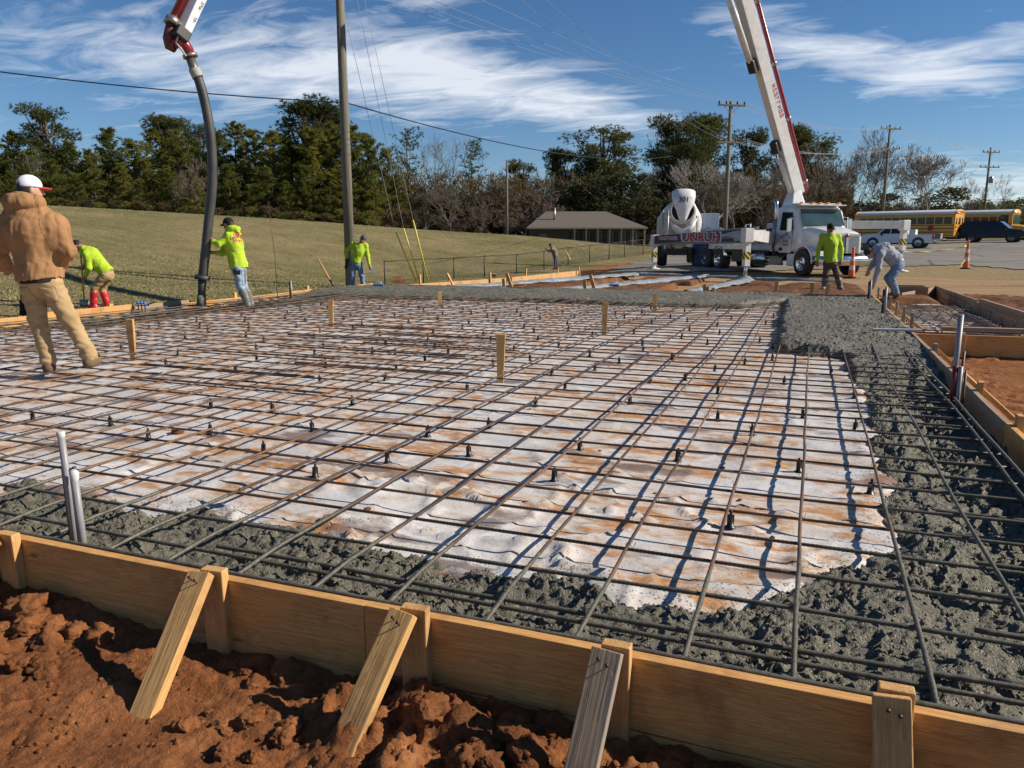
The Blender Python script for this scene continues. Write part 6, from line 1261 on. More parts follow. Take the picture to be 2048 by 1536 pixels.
# rib plates, cylinder and slickline on the first section
latt = dB.cross(flank).normalized(); latt = latt if latt.dot(sideb) > 0 else -latt
c0 = B0-latt*.15-dB*.6; MB().tube([c0-latt*.1, B0+dB*1.9-latt*.38], .11, 10).build('lift_cylinder', WHITE, bs1); MB().tube([B0+dB*1.6-latt*.46, B0+dB*2.6-latt*.42], .07, 10).build('cylinder_rod', CHROME, bs1)
MB().tube([B0+dB*6.2-latt*.46, B0+dB*8.9-latt*.62], .13, 10).build('fold_cylinder', WHITE, bs1); MB().tube([B0+dB*8.7-latt*.61, B0+dB*12.-latt*.75], .075, 10).build('cylinder_rod', STEEL, bs1)
for t in (2.4, 6.0): MB().box(B0+dB*t-latt*.42, (.3, .3, .5), dB.to_track_quat('Z', 'Y').to_matrix()).build('bracket', BLACKP, bs1, .02)
p0 = B0+latt*.47+flank*.1; line = [B0+latt*.1-dB*.3, B0+latt*.45-dB*.35, p0-dB*.15, p0+dB*.2, p0+dB*13.2]
MB().tube(line, .085, 12).build('delivery_pipe', REDP, bs1)
for t in (.15, 3.2, 5.6, 8.1, 11.): 
    MB().tube([p0+dB*(t-.08), p0+dB*(t+.08)], .115, 12).build('coupling', STEEL, bs1); MB().beam(p0+dB*t, p0+dB*t-latt*.3, .06, .06).build('pipe_bracket', WHITE, bs1)
for t, s_ in ((4.2, .34), (9.6, .40)):
    fc_ = B0+dB*t+flank*.253+latt*.14-flank*.05; strokes(bs1, REDT, fc_, -dB, latt, 8, 1.5, s_*.5, 'lettering', 0, int(t))
# unseen sections, bent so their shadow crosses the bank, and the hose-carrying tip
T1 = wpt(352, 58, 14.5); T0 = wpt(380, 0, 14.75); dT = (T0-T1).normalized(); T2 = T1+dT*7.5
K1 = tl(-8.5, 26.2, 13.); K2 = tl(-1.2, 17.8, 7.7); bs2 = boomsec('boom_section', B2-dB*.3, K1, .5, .42, .45, .36, PT, WHITE, flank); bs3 = boomsec('boom_section', K1, K2, .42, .34, .38, .3, PT, WHITE, flank); bs5 = boomsec('boom_section', K2, T2, .36, .3, .3, .26, PT, WHITE, flank)
vT = (Vector(tl(0, 0, 1.2))-T1).normalized(); fT = (vT-dT*vT.dot(dT)).normalized(); lT = dT.cross(fT).normalized(); lT = lT if lT.dot(wpt(500, 58, 14.5)-T1) > 0 else -lT
bs4 = boomsec('boom_section', T1+lT*.11+dT*.02, T2, .17, .24, .3, .26, PT, WHITE, (fT*.8+lT*.6))
for t in (.6, 1.3): MB().box(T1+lT*.115+dT*t+(fT*.8+lT*.6)*.1215, (.004, .08, .3), None).build('decal', BLACKT, bs4) if False else None
for t_, n_ in ((.3, 2), (.62, 4), (.98, 2)): strokes(bs4, BLACKT, T1+lT*.11+dT*t_+(fT*.8+lT*.6).normalized()*.122, dT, -lT, n_, .05*n_, .08, 'marking', 0, n_)
pr = T1-lT*.10; MB().tube([pr+dT*7, pr+dT*.1], .085, 14).build('delivery_pipe', REDP, bs4); MB().tube([pr+dT*.14, pr+dT*.02], .125, 14).build('coupling', STEEL, bs4)
MB().box(T1+lT*.08-dT*.06, (.34, .26, .2), dT.to_track_quat('Z', 'Y').to_matrix()).build('tip_bracket', BLACKP, bs4, .02)
el1 = [pr+dT*.05, pr-dT*.1, pr-dT*.2+lT*.05, wpt(350, 88, 14.5)+Vector((0, 0, .03))]
MB().tube([pr+dT*.05, wpt(337, 78, 14.5), wpt(340, 90, 14.5), wpt(350, 94, 14.5)], [.085, .1, .105, .1], 14).build('swivel', S('dark_red_casting', (.12, .03, .025), .45), bs4)
MB().tube([wpt(346, 90, 14.5), wpt(360, 82, 14.55), wpt(370, 88, 14.6), wpt(377, 99, 14.65), wpt(381, 111, 14.7)], .088, 14).build('red_elbow', REDP, bs4); MB().tube([wpt(379.5, 109, 14.7), wpt(381.5, 115, 14.7)], .13, 14).build('coupling', STEEL, bs4)
MB().tube([wpt(360, 62, 14.4), wpt(352, 85, 14.4), wpt(372, 112, 14.5)], .018, 6).build('safety_chain', S('pale_strap', (.5, .5, .48), .6), bs4)
# end hose: hangs from the tip, held by hand
hp = [(380, 114), (388, 138), (396, 155), (405, 185), (413, 220), (420, 262), (424, 310), (425, 355), (422, 400), (417, 445), (412.5, 490), (408, 530), (405, 556)]
hz = empty('pump_hose', tuple(at(404, 612, 14.8)), 0, 'thick black rubber pump hose hanging down to the slab', 'hose')
inv = Matrix.Translation(-Vector(hz.location)); HQ = [inv @ Vector(at(px, py, 14.7+.1*k/12)) for k, (px, py) in enumerate(hp)]
def hose(name, pts, r, mat, n=16):
    o_ = MB().tube(pts, r, n).build(name, mat, hz); return o_
def spline(P, n=5):
    out = []
    for i in range(len(P)-1):
        p0_, p1, p2, p3 = P[max(i-1, 0)], P[i], P[i+1], P[min(i+2, len(P)-1)]
        for k in range(n): t = k/n; out.append(.5*((2*p1)+(p2-p0_)*t+(2*p0_-5*p1+4*p2-p3)*t*t+(3*p1-p0_-3*p2+p3)*t**3))
    return out+[P[-1]]
HR = S('hose_rubber', (.028, .029, .031), .55, (.06, .06, .058), 4, stretch=(1, 1, .6), bs=.3, bscale=50, dirt=.2)
hose('steel_end', HQ[:3], [.078, .082, .09], S('worn_steel', (.17, .155, .13), .45, metal=.6)); hose('clamp_wrap', spline(HQ[1:3], 4), .100, S('dirty_canvas', (.36, .34, .30), .8)); hose('hose', spline(HQ[2:]), [.084]*3+[.086]*(len(spline(HQ[2:]))-3), HR)
q1 = [inv @ Vector(at(*p, 14.8)) for p in ((405, 551), (404.5, 559))]; hose('end_clamp', q1, .14, HR); q1 = [inv @ Vector(at(*p, 14.8)) for p in ((404.5, 556), (404, 575), (403, 596))]; hose('reducer', q1, [.08, .072, .07], HR); q1 = [inv @ Vector(at(*p, 14.8)) for p in ((403, 590), (403, 602), (402, 613))]; hose('caked_nozzle', q1, [.078, .085, .095], CONC)
# ---- mixer truck seen from behind
def los(px):
    d = ray(px, 480); L_ = math.hypot(d[0], d[1]); l = Vector((d[0]/L_, d[1]/L_, 0)); return l, Vector((-l.y, l.x, 0))   # along the view, and to its left
def heading(px, along, left):
    l, q = los(px); h = l*along+q*left; return math.atan2(h.y, h.x)
x, y, z = at(1362, 531, 40.5); MX = empty('mixer_truck', (x, y, zt1(x, y)), heading(1362, .995, .05), 'white concrete mixer truck numbered 301, backed up to the pump hopper', 'mixer truck')
m = MB(); m.box((4.2, .4, .85), (9, .1, .3)); m.box((4.2, -.4, .85), (9, .1, .3)); m.box((.6, 0, .75), (.4, 2.3, .35)); m.build('chassis_frame', BLACKP, MX, .01)
ax_m = Matrix.Translation((.75, 0, 2.85)) @ Matrix.Rotation(R(90+14), 4, 'Y')
MB().lathe([(.55, -.05), (.66, 0), (.70, .3), (.98, 1.2), (1.18, 2.2), (1.2, 3.0), (1.02, 3.9), (.7, 4.7), (0, 4.8)], 32, ax_m).build('drum', WHITE_D, MX); MB().lathe([(.54, .0), (.54, .5), (0, .5)], 28, ax_m).build('drum_mouth', BLACKP, MX)
MB().lathe([(.60, -.08), (.72, -.08), (.72, .06), (.60, .06), (.60, -.08)], 32, ax_m).build('drum_ring', WHITE_D, MX)
m = MB(); rr = []
for z, w_, dx in ((3.78, .60, -.10), (3.55, .62, -.2), (3.2, .55, -.3), (2.85, .36, -.3), (2.5, .24, -.22), (2.32, .16, -.15)):
    rr.append([(dx+.55*abs(math.sin(a))*0-.0+.35*(1-math.cos(a)), w_*math.sin(a), z-.06*math.cos(a)+(.22*math.cos(a) if z > 3.7 else 0)) for a in np.linspace(-1.35, 1.35, 9)])
hpp = m.loft(rr, False, True, False).build('charge_hopper', WHITE, MX); hpp.modifiers.new('s', 'SOLIDIFY').thickness = .03
text_on(hpp, '301', .36, BLACKT, (-.34, 0, 3.38), (0, -1, 0), (.28, 0, 1), 'fleet_number', .006)
m = MB(); m.loft([[(-.15, -.72, 2.45), (-.3, -.45, 2.1), (-.35, 0, 1.9), (-.3, .45, 2.1), (-.15, .72, 2.45)], [(-.1, -.62, 2.1), (-.25, -.36, 1.75), (-.3, 0, 1.6), (-.25, .36, 1.75), (-.1, .62, 2.1)]], False, True, False); m.build('collector', WHITE, MX).modifiers.new('s', 'SOLIDIFY').thickness = .04
m = MB(); m.loft([[(-.25+.9*t, y-1.2*t, 1.62-.32*t+.12*abs(y)*2) for y in (-.28, -.14, 0, .14, .28)] for t in (0, .5, 1.)], False, True, False); m.build('chute', WHITE_D, MX).modifiers.new('s', 'SOLIDIFY').thickness = .03
for s in (-1, 1): MB().beam((.15, s*.85, .9), (.35, s*.75, 2.6), .12, .12).build('rear_stand', WHITE_D, MX, .01)
m = MB(); m.tube([(.1, 1.0, .6), (.1, 1.0, 2.9)], .03, 6); m.tube([(.1, .75, .6), (.1, .75, 2.9)], .03, 6)
for k in range(7): m.tube([(.1, .75, .8+k*.32), (.1, 1.0, .8+k*.32)], .02, 6)
m.build('ladder', STEEL, MX); m = MB()
for s in (-1, 1): MB().box((1.9, s*1.1, 1.15), (2.6, .55, .06)).build('mudguard', WHITE_D, MX, .01); MB().box((.3, s*1.1, .75), (.06, .5, .6)).build('mud_flap', RUBBER, MX, .01)
for xx in (1.2, 2.55, 7.2):
    for s in (-1, 1): wheel(MX, xx, s*.95, .52, .5, s, STEEL)
MB().box((7.3, 0, 1.7), (1.8, 2.3, 2.1)).build('cab', WHITE, MX, .1); MB().box((4.8, .0, 1.5), (1.2, 2.2, .9)).build('water_tank', WHITE_D, MX, .1); 
for yy in (-.7, .7): MB().box((.38, yy, .98), (.04, .16, .1)).build('tail_light', REDL, MX, .02)
MB().box((3.0, -1.45, 2.35), (.06, 1.3, .9)).build('side_panel', S('pale_blue_panel', (.42, .50, .62), .35), MX, .02)
# ---- school buses
BUSY = S('school_bus_yellow', (.68, .33, .02), .38, (.6, .28, .018), 2, coat=.3, dirt=.12); BUSR = S('bus_roof_white', (.66, .67, .68), .4, (.56, .57, .58), 2)
def bus_section(x, w_=1.2, z0=.55): return [(x, -w_, z0), (x, -w_, 2.5), (x, -w_*.96, 2.72), (x, w_*.96, 2.72), (x, w_, 2.5), (x, w_, z0)]
def make_bus(name, loc, rz, label, detail_rear=True):
    e = empty(name, loc, rz, label, 'school bus', 'parked school buses'); L_ = 9.6
    body = MB().loft([bus_section(-L_/2-.0, 1.18), bus_section(-L_/2+.15), bus_section(L_/2)], True, False).build('body', BUSY, e, .03)
    a = np.linspace(0, math.pi, 11); MB().loft([[(x, -1.152*math.cos(t)*k, 2.725+.42*math.sin(t)*k) for t in a] for x, k in ((-L_/2+.02, .96), (-L_/2+.12, 1.), (L_/2-.2, 1.), (L_/2, .95))], True, True).build('roof', BUSR, e)
    MB().loft([[(x, -1.16*math.cos(t), 2.722+.44*math.sin(t)) for t in a] for x in (-L_/2-.02, -L_/2+.10)], True, True).build('rear_cap', BUSY, e); MB().loft([[(x, -1.16*math.cos(t), 2.722+.44*math.sin(t)) for t in a] for x in (L_/2-.16, L_/2+.05)], True, True).build('front_cap', BUSY, e)
    for s in (-1, 1):
        for k in range(11):
            wdw = MB().box((-L_/2+.62+k*.80, s*1.203, 2.1), (.70, .016, .66)).build('window', S('window_frame_dark', (.05, .045, .04), .4), e, .01)
            for zz in (1.94, 2.26): MB().box((-L_/2+.62+k*.80, s*1.212, zz), (.62, .012, .29)).build('pane', GLASS_D, wdw)
        for zz, hh in ((1.02, .07), (1.35, .07), (1.66, .06), (.72, .05)): MB().box((0, s*1.207, zz), (L_-.05, .02, hh)).build('rub_rail', BLACKP, e)
    if detail_rear:
        R_ = -L_/2-.006
        for yy, wd in ((-.78, .30), (0, .50), (.78, .30)): MB().box((R_, yy, 2.05), (.02, wd, .62)).build('rear_window', GLASS_D, e, .02)
        MB().box((R_-.0, 0, 1.2), (.02, .5, .45)).build('rear_window', GLASS_D, e, .02)
        for yy, zz, r_, mt in ((-.9, 2.88, .10, AMBER), (.9, 2.88, .10, AMBER), (-.62, 2.92, .10, REDL), (.62, 2.92, .10, REDL), (-.86, 1.5, .12, REDL), (.86, 1.5, .12, REDL), (-.86, 1.2, .09, AMBER), (.86, 1.2, .09, AMBER)):
            MB().lathe([(0, 0), (r_, 0), (r_*.8, .04), (0, .05)], 12, Matrix.Translation((R_-.01, yy, zz)) @ Matrix.Rotation(R(-90), 4, 'Y')).build('rear_light', mt, e)
        text_on(e, 'SCHOOL BUS', .17, BLACKT, (R_-.03, 0, 2.92), (0, -1, 0), (0, 0, 1)); MB().box((R_-.12, 0, .55), (.16, 2.4, .26)).build('rear_bumper', BLACKP, e, .02)
    MB().lathe([(0, 0), (.26, 0), (.26, .03), (0, .03)], 8, Matrix.Translation((-L_/2+2.1, 1.215, 1.42)) @ ROTY).build('stop_sign', REDT, e)
    hd = MB().loft([[(x, s*w_, z) for s, z in ((-1, .6), (-1, z1-.12), (-.75, z1), (.75, z1), (1, z1-.12), (1, .6))] for x, w_, z1 in ((L_/2, 1.1, 1.62), (L_/2+.9, 1.02, 1.5), (L_/2+1.45, .95, 1.32))], True, False).build('hood', BUSY, e, .04)
    MB().box((L_/2+1.47, 0, .95), (.04, 1.2, .55)).build('grille', BLACKP, hd, .02); MB().box((L_/2+1.55, 0, .6), (.16, 2.3, .25)).build('bumper', BLACKP, e, .02)
    pane('windscreen', (L_/2+.02, -1.0, 1.65), (L_/2+.02, 1.0, 1.65), (L_/2+.015, 1.0, 2.62), (L_/2+.015, -1.0, 2.62), e, .03, WS)
    MB().box((L_/2-.75, -1.206, 1.6), (.75, .02, 1.9)).build('door', BLACKP, e, .01)
    for xx in (-L_/2+2.5, L_/2+.5):
        for s in (-1, 1): wheel(e, xx, s*1.02, .48, .28, s, BLACKP)
    MB().box((0, 0, .5), (L_, 1.6, .3)).build('underframe', BLACKP, e); return e
def put(px, py, d_): x, y, z = at(px, py, d_); return (x, y, zt1(x, y)+.04)
h1 = heading(1810, .36, .93); l = put(1810, 487, 78.5); make_bus('school_bus', l, h1, 'yellow school bus with its back end showing, behind the white pickup')
h2 = heading(1960, -.30, -.95); l = put(1926, 487, 85.); make_bus('school_bus', l, h2, 'yellow school bus facing right behind the dark blue car', False)
l = put(2145, 487, 90.); make_bus('school_bus', l, h2, 'third yellow school bus, only its roof and windows showing at the right picture edge', False)
# ---- pickup and SUV
def make_car(name, loc, rz, label, cat, paint, prof, glass, wheels, wd, r, extras=None, rim=STEEL):
    e = empty(name, loc, rz, label, cat); n = len(prof); hw = wd/2
    rings = []
    for y, k, zs in ((-hw, .97, 0), (-hw*.985, 1., 0), (hw*.985, 1., 0), (hw, .97, 0)): rings.append([(x*k if False else x, y*(1-.14*max(0, (z-1.05))), z) for x, z in prof])
    MB().loft(rings, True, False).build('body', paint, e, .035)
    for s in (-1, 1):
        for g in glass:
            f = [(x, s*(hw*(1-.14*max(0, z-1.05))+.006), z) for x, z in g]; f = f if s < 0 else f[::-1]; MB().add(f, [tuple(range(len(f)))]).build('side_window', GLASS_D, e).modifiers.new('s', 'SOLIDIFY').thickness = .01
        for xx in wheels:
            MB().lathe([(r*.97, 0), (r*1.17, 0), (r*1.17, .02), (r*.97, .02)], 24, Matrix.Translation((xx, s*(hw-.008)-(.02 if s < 0 else 0)+.0, r)) @ ROTY).build('wheel_arch', BLACKP, e); wheel(e, xx, s*(hw-.12), r, .26, s, rim, .66, holes=6)
        MB().box((0.2, s*(hw+.006), .95), (.2, .02, .035)).build('door_handle', paint if paint is not WHITE else BLACKP, e, .01); MB().box((1.15, s*(hw+.1), 1.12), (.12, .2, .16)).build('mirror', BLACKP, e, .03)
    return e
PW = S('white_pickup_paint', (.62, .64, .70), .3, (.56, .58, .64), 2, coat=.4); PN = S('navy_car_paint', (.006, .009, .026), .3, (.008, .012, .034), 2, spec=.25, coat=.05)
pf = [(-2.9, .55), (-2.9, 1.12), (-.75, 1.14), (-.62, 1.85), (.1, 1.92), (.75, 1.88), (1.55, 1.22), (2.75, 1.1), (2.95, .95), (2.95, .5), (2.4, .42), (-2.4, .42)]
pk = make_car('pickup_truck', put(1795, 497, 68.5), heading(1795, .20, .98), 'white pickup truck with cargo in its bed, beside the outrigger leg', 'pickup', PW, pf, [[(-.5, 1.22), (.42, 1.20), (.42, 1.76), (-.42, 1.80)], [(.5, 1.2), (1.38, 1.2), (.78, 1.77), (.5, 1.77)]], (-1.75, 1.85), 2.0, .42)
MB().box((-2.92, 0, .86), (.05, 1.7, .5)).build('tailgate', PW, pk, .02); MB().box((-3.02, 0, .62), (.18, 1.9, .2)).build('bumper', CHROME, pk, .03)
for s in (-1, 1): MB().box((-2.86, s*.94, .92), (.14, .14, .42)).build('tail_light', REDL, pk, .03)
MB().box((-3.25, 0, .74), (.7, 1.6, .05)).build('lowered_gate', PW, pk, .01)
x, y, z = put(1795, 497, 68.5); hp_ = heading(1795, .2, .98); 
for (lx, ly, lz, dd, mt, lab) in ((-3.1, .2, 1.0, (.55, 1.0, .45), S('dusty_crate', (.22, .17, .14), .8), 'dusty brown crate on the open tailgate of the pickup'), (-1.2, .3, 1.3, (.5, .9, .5), S('pale_box', (.62, .62, .6), .7), 'pale box standing in the bed of the pickup')):
    o_ = MB().box((0, 0, 0), dd).build('cargo_crate', mt, None, .02); o_.location = (x+math.cos(hp_)*lx-math.sin(hp_)*ly, y+math.sin(hp_)*lx+math.cos(hp_)*ly, z+lz); o_.rotation_euler = (0, 0, hp_); tag(o_, lab, 'crate')
sf = [(-2.6, .55), (-2.62, 1.1), (-2.5, 1.78), (-2.2, 1.93), (.1, 1.95), (.55, 1.9), (1.35, 1.24), (2.45, 1.12), (2.65, .95), (2.65, .5), (2.1, .40), (-2.1, .40)]
sv = make_car('suv', put(1985, 486, 74.), heading(1985, -.20, -.98), 'dark navy SUV parked in front of the right-hand bus', 'car', PN, sf, [[(-2.35, 1.22), (-1.3, 1.22), (-1.3, 1.80), (-2.25, 1.80)], [(-1.2, 1.22), (-.1, 1.22), (-.1, 1.82), (-1.2, 1.82)], [(0., 1.22), (1.12, 1.22), (.5, 1.82), (0., 1.82)]], (-1.6, 1.65), 2.0, .41)
for s in (-1, 1): MB().box((2.6, s*.75, .98), (.12, .36, .2)).build('headlight', CHROME, sv, .04)
MB().box((2.67, 0, .85), (.04, 1.0, .3)).build('grille', CHROME, sv, .02); MB().box((2.66, 0, .55), (.1, 1.9, .2)).build('bumper', PN, sv, .03); pane('windscreen', (1.36, -.86, 1.26), (1.36, .86, 1.26), (.60, .80, 1.9), (.60, -.80, 1.9), sv, .02, WS)
pane('windscreen', (1.56, -.86, 1.24), (1.56, .86, 1.24), (.80, .80, 1.88), (.80, -.80, 1.88), pk, .02, WS)
# ---------------------------------------------------------------- house, fence, poles, wires, cones
def house():
    px0 = at(1176, 478, 76.); x, y = px0[0], px0[1]; g = .35; e = empty('house', (x, y, g), 0, 'low tan house with a broad brown shingled roof and porch posts', 'house')
    l, q = los(1180); ang = math.atan2(-q.y, -q.x)+R(6); e.scale = (1, 1, .86); e.rotation_euler = (0, 0, ang)                     # local x = right in the picture, y = away
    SIDE = S('tan_siding', (.16, .115, .08), .8, (.12, .09, .06), 1.5); ROOF = S('brown_shingles', (.13, .105, .085), .9, (.085, .07, .058), 7, bs=.5, bscale=18)
    m = MB(); m.box((-.3, 4., 1.35), (10.4, 7, 2.7)); w_ = m.build('wall', SIDE, e)
    for k in range(12): MB().box((-.3, .492, .3+k*.2), (10.44, .015, .175)).build('clapboard', SIDE, e)
    m = MB(); m.add([(-6., -1.2, 2.35), (5.6, -1.2, 2.35), (2.2, 4., 4.3), (-3.9, 4., 4.3), (-6., 9., 2.35), (5.6, 9., 2.35)], [(0, 1, 2, 3), (1, 5, 2), (5, 4, 3, 2), (4, 0, 3), (0, 4, 5, 1)]); rf_ = m.build('roof', ROOF, e)
    MB().box((-.2, -1.21, 2.28), (11.6, .05, .16)).build('fascia', S('cream_trim', (.32, .28, .22), .7), rf_)
    MB().tube([(-3.2, 1.3, 2.9), (-3.2, 1.3, 4.6)], .12, 8).build('flue', STEEL, rf_)
    for k in range(7): MB().box((-1.4+k*1.12, -1.0, 1.15), (.14, .14, 2.3)).build('porch_post', WOOD_OLD_Z, e)
    for k, xx in enumerate((-1.2, -.1, 1.1, 2.2, 3.4, 4.5)):
        wdw = MB().box((xx, .46, 1.35), (.62, .05, 1.2)).build('window' if k != 1 else 'door', S('white_frame', (.28, .26, .23), .6), e); MB().box((xx, .43, 1.35), (.5, .02, 1.06)).build('pane', GLASS_D, wdw)
        for s in (-1, 1): MB().box((xx+s*.44, .465, 1.35), (.22, .04, 1.2)).build('shutter', BLACKP, wdw)
    MB().box((-4.3, .45, 1.25), (.7, .05, .8)).build('window', MATS['white_frame'], e)
house()
# chain-link fence
FE = empty('chain_link_fence', FENCE[0], 0, 'black chain-link fence running from the slab corner to the road', 'fence'); fi = Matrix.Translation(-Vector(FENCE[0]))
FB = S('black_fence_coating', (.012, .014, .012), .5)
FT = [Vector((f[0], f[1], f[2]+1.2)) for f in FENCE]; FG = [Vector(f) for f in FENCE]
def fobj(m_, name): m_.v = [tuple(fi @ Vector(p)) for p in m_.v]; return m_.build(name, FB, FE)
for a, b in zip(FG, FT): fobj(MB().tube([a-Vector((0, 0, .4)), b+Vector((0, 0, .06))], .035, 8), 'post'); 
for a, b in zip(FT[:-1], FT[1:]): fobj(MB().tube([a, b], .024, 6), 'top_rail')
for a, b, c, d in zip(FG[:-1], FG[1:], FT[1:], FT[:-1]):
    m = MB(); n = int((b-a).length/.11)
    for k in range(n):
        for u in (-1, 1):
            k2 = k+u*10; t0, t1_ = k/n, k2/n; s0, s1 = 0., 1.
            if t1_ > 1: s1 = (1-t0)/(t1_-t0); t1_ = 1
            if t1_ < 0: s1 = (0-t0)/(t1_-t0); t1_ = 0
            p = (a.lerp(b, t0)); q = a.lerp(b, t1_).lerp(d.lerp(c, t1_), s1); m.tube([p+Vector((0, 0, .02)), q], .0035, 3, False)
    fobj(m, 'mesh_panel')
# poles
def upole(px, py_top, py_base, d_, r, name, label, arms=(), insul=True, hgt=None, box=None):
    x, y, zt_ = at(px, py_top, d_); xb, yb, _ = at(px, py_base, d_); g = zt1(xb, yb) ; H = (hgt or zt_-g); e = empty(name, (xb, yb, g-.3), YAW, label, 'utility pole', 'utility poles')
    MB().tube([(0, 0, 0), (0, 0, H*.5), (0, 0, H+.3)], [r, r*.86, r*.68], 14).build('pole', POLEW, e); tips = []
    for (dz, ln, rz_) in arms:
        a_ = MB().box((0, -.12, 0), (ln, .1, .12)).build('crossarm', POLEW, e, .01); a_.location = (0, 0, H+.3-dz); a_.rotation_euler = (0, 0, rz_)
        for t in (-.46, -.2, .2, .46):
            MB().lathe([(.03, 0), (.06, .03), (.05, .1), (.07, .14), (.03, .2), (0, .2)], 8, Matrix.Translation((ln*t, -.12, .06))).build('insulator', BLACKP, a_); v = Vector((ln*t, -.12, 0)); v.rotate(Matrix.Rotation(rz_+YAW, 3, 'Z')); tips.append(Vector((xb, yb, g+H-dz+.25))+v)
        MB().beam((-.5, -.12, -.05), (0, -.05, -.55), .05, .03).build('arm_brace', STEEL, a_); MB().beam((.5, -.12, -.05), (0, -.05, -.55), .05, .03).build('arm_brace', STEEL, a_)
    if box: MB().lathe([(0, 0), (.26, 0), (.26, .75), (.1, .85), (0, .85)], 14, Matrix.Translation((.3, -.3, H-box))).build('transformer', STEEL, e)
    return e, tips, Vector((xb, yb, g+H))
P0 = at(705, 575, 28.)
np_, _, nt_ = upole(702, 0, 575, 28., .185, 'utility_pole', 'near thick wooden utility pole rising out of the picture', hgt=12.5)
p1, t1, top1 = upole(1449, 203, 470, 52., .17, 'utility_pole', 'wooden pole with two crossarms left of the raised boom', ((.25, 1.9, .2), (2.55, 1.9, .2)))
p2, t2, top2 = upole(1765, 250, 432, 84., .17, 'utility_pole', 'wooden pole with two crossarms above the long school bus', ((.4, 2.4, .2), (2.4, 2.6, .2)))
p3, t3, top3 = upole(1966, 295, 440, 104., .17, 'utility_pole', 'farthest wooden pole with two crossarms and a transformer at the right', ((.6, 2.6, .2), (2.5, 3., .2)), box=4.2)
p4, _, top4 = upole(1014, 320, 470, 74., .13, 'utility_pole', 'thin plain pole standing left of the house')
def wire(a, b, sag, r, label, mat=WIRE, n=16, name='overhead_wire', group='overhead wires'):
    a, b = Vector(a), Vector(b); m = MB().tube([a.lerp(b, k/n)-Vector((0, 0, sag*4*(k/n)*(1-k/n))) for k in range(n+1)], r, 5, False); return tag(m.build(name, mat), label, 'wire', group)
lineL = 'thin power line crossing the sky from upper left to the crossarm poles'
for k, (px, py) in enumerate(((690, -30), (770, -20), (840, -10), (900, -30), (1005, -30), (1060, -30))):
    wire(at(px, py, 22.+k*.8), t1[k % len(t1)] if k < 8 else t1[0], .35, .006, lineL, WIREL)
for k in range(8): wire(t1[k], t2[k], .9, .010, 'power line strung between the first and second crossarm poles', WIREL); wire(t2[k], t3[k], .5, .012, 'power line strung between the second and farthest crossarm poles', WIREL)
cz = Vector(at(690, 205, 27.9)); wire(at(-60, 136, 24.), cz, .12, .020, 'thick black telephone cable crossing the sky left of the near pole', CABLE, 24); wire(cz, at(1345, 312, 70.), .9, .024, 'thick black telephone cable running right from the near pole', CABLE, 24)
for (px, py, gx_, gy_, tpx, tpy) in ((790, 460, 832, 563, 690, 30), (807, 456, 839, 562, 702, -60), (826, 440, 856, 560, 716, -60)):
    a = Vector(at(gx_, gy_, 31.)); b = Vector(at(px, py, 30.2)); t = Vector(at(tpx, tpy, 28.2)); lab = {790: 'leftmost yellow guy-wire guard by the fence', 807: 'middle yellow guy-wire guard by the fence', 826: 'tallest yellow guy-wire guard by the fence'}[px]
    e = empty('guy_wire', a, 0, lab, 'guy wire'); ia = Matrix.Translation(-a); MB().tube([ia @ a, ia @ b], .030, 8).build('yellow_guard', YEL, e); MB().tube([ia @ a, ia @ b, ia @ t], .008, 5, False).build('wire', WIREL, e)
# wooden handle leaning by the left form, orange netting, litter
x, y, z = at(668, 574, 20.6); x2, y2, z2 = at(635, 516, 20.9); e = empty('rake', (x, y, z), 0, 'long wooden tool handle leaning outside the left form', 'tool handle'); v = Vector((x2-x, y2-y, z2-z)); MB().tube([(0, 0, 0), tuple(v)], .022, 8).build('handle', WOOD_NEW_Z, e); MB().tube([(0, 0, 0), tuple(v*.25)], .026, 8).build('sleeve', BLKPL, e)
x, y, z = at(797, 558, 33.); e = empty('orange_netting', (x, y, zt1(x, y)), YAW, 'torn piece of orange safety netting by the fence', 'netting'); m = MB()
for k in range(9): m.beam((-.22+k*.055, .02*math.sin(k*2), .0), (-.24+k*.06, .05*math.sin(k), .42+.06*math.sin(k*1.7)), .014, .008); m.beam((-.24, .0, .05*k), (.24, .02*math.sin(k*1.3), .05*k+.03*math.sin(k)), .008, .014)
m.build('mesh', ORANGE, e)
x, y, z = at(1069, 549, 33.); e = empty('orange_netting', (x, y, zt1(x, y)+.02), YAW, 'flattened roll of orange netting behind the bright form boards', 'netting'); m = MB()
for k in range(6): m.tube([(-.5+.2*k, .05*math.sin(k), .05), (-.4+.2*k, .08*math.cos(k), .14), (-.3+.2*k, .0, .04)], .02, 5)
m.build('mesh', ORANGE, e)
x, y, z = at(985, 524, 46.); o_ = MB().box((0, 0, .12), (.45, .25, .22)).build('wood_block', WOOD_OLD_X, None, .01); o_.location = (x, y, zt1(x, y)); o_.rotation_euler = (.1, .1, .4); tag(o_, 'small wooden block lying on the lawn behind the fence', 'wood block')
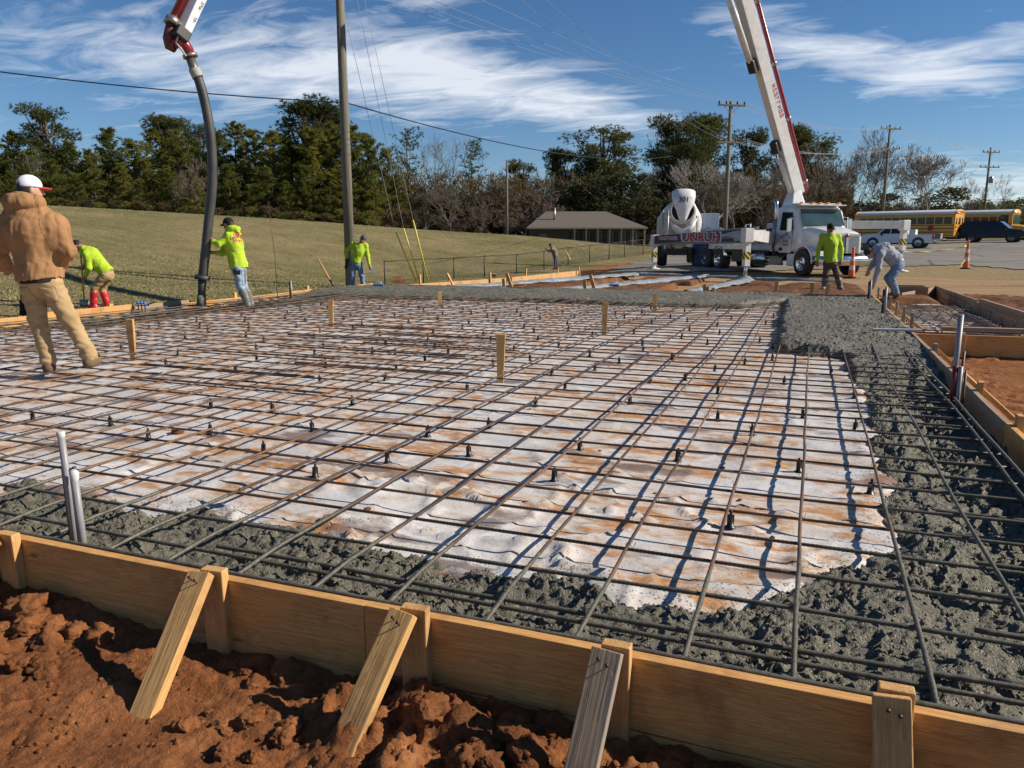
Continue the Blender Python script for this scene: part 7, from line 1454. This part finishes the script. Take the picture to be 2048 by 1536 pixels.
# caution tape
TAPE = S('caution_tape', (.75, .62, .05), .4, (.6, .5, .06), 12)
def tape(pts, label):
    m = MB(); P = [Vector(p) for p in pts]; rg = []
    for i, p in enumerate(P): t = i*.7; rg.append([p+Vector((0, .03*math.sin(t), .038*math.cos(t))), p-Vector((0, .03*math.sin(t), .038*math.cos(t)))])
    o_ = m.loft(rg, False, True, False).build('caution_tape', TAPE); o_.modifiers.new('s', 'SOLIDIFY').thickness = .002; return tag(o_, label, 'tape')
c1 = Vector(at(1936, 492, 36.5)); tape([Vector(at(1800, 503, 36.5)).lerp(c1, k/14)-Vector((0, 0, .12*math.sin(math.pi*k/14))) for k in range(15)], 'yellow caution tape stretched left from the far traffic cone')
tape([at(px, py, 35.6) for px, py in ((1930, 520), (1915, 540), (1900, 545), (1885, 548), (1870, 549), (1855, 550), (1840, 550))], 'yellow caution tape lying on the ground left of the far cone')
tape([at(px, py, 49.5) for px, py in ((1141, 519), (1136, 509), (1132, 501), (1133, 513), (1130, 522), (1128, 530), (1122, 535), (1116, 537))], 'yellow tape tied to the fence beside the man in grey')
# traffic cones
def cone(px, py, d_, hgt, label):
    x, y, z = at(px, py, d_); e = empty('traffic_cone', (x, y, zt1(x, y)), YAW+.2, label, 'traffic cone', 'traffic cones'); H = hgt
    MB().lathe([(.0, 0), (.30, 0), (.30, .04), (.2, .06), (.0, .06)], 8).build('base', BLKPL, e); pr_ = lambda t: .135*(1-t)+.05*t
    b = [(0.05, .30, 'body', ORANGE), (.30, .46, 'reflective_band', None), (.46, .62, 'body', ORANGE), (.62, .76, 'reflective_band', None), (.76, .98, 'body', ORANGE)]
    for a_, c_, nm, mt in b: MB().lathe([(pr_(a_), a_*H), (pr_(c_), c_*H)], 20).build(nm, mt or S('white_reflective', (.62, .62, .6), .5, (.5, .48, .45), 9, dirt=.3), e)
    MB().lathe([(.05, .98*H), (.03, H), (.06, 1.03*H), (.055, 1.09*H), (0, 1.1*H)], 14).build('handle_top', ORANGE, e)
cone(1702, 561, 29.5, 1.05, 'tall orange and white cone beside the front of the pump truck'); cone(1930, 549, 36., 1.2, 'tall orange and white cone on the dry grass by the road')
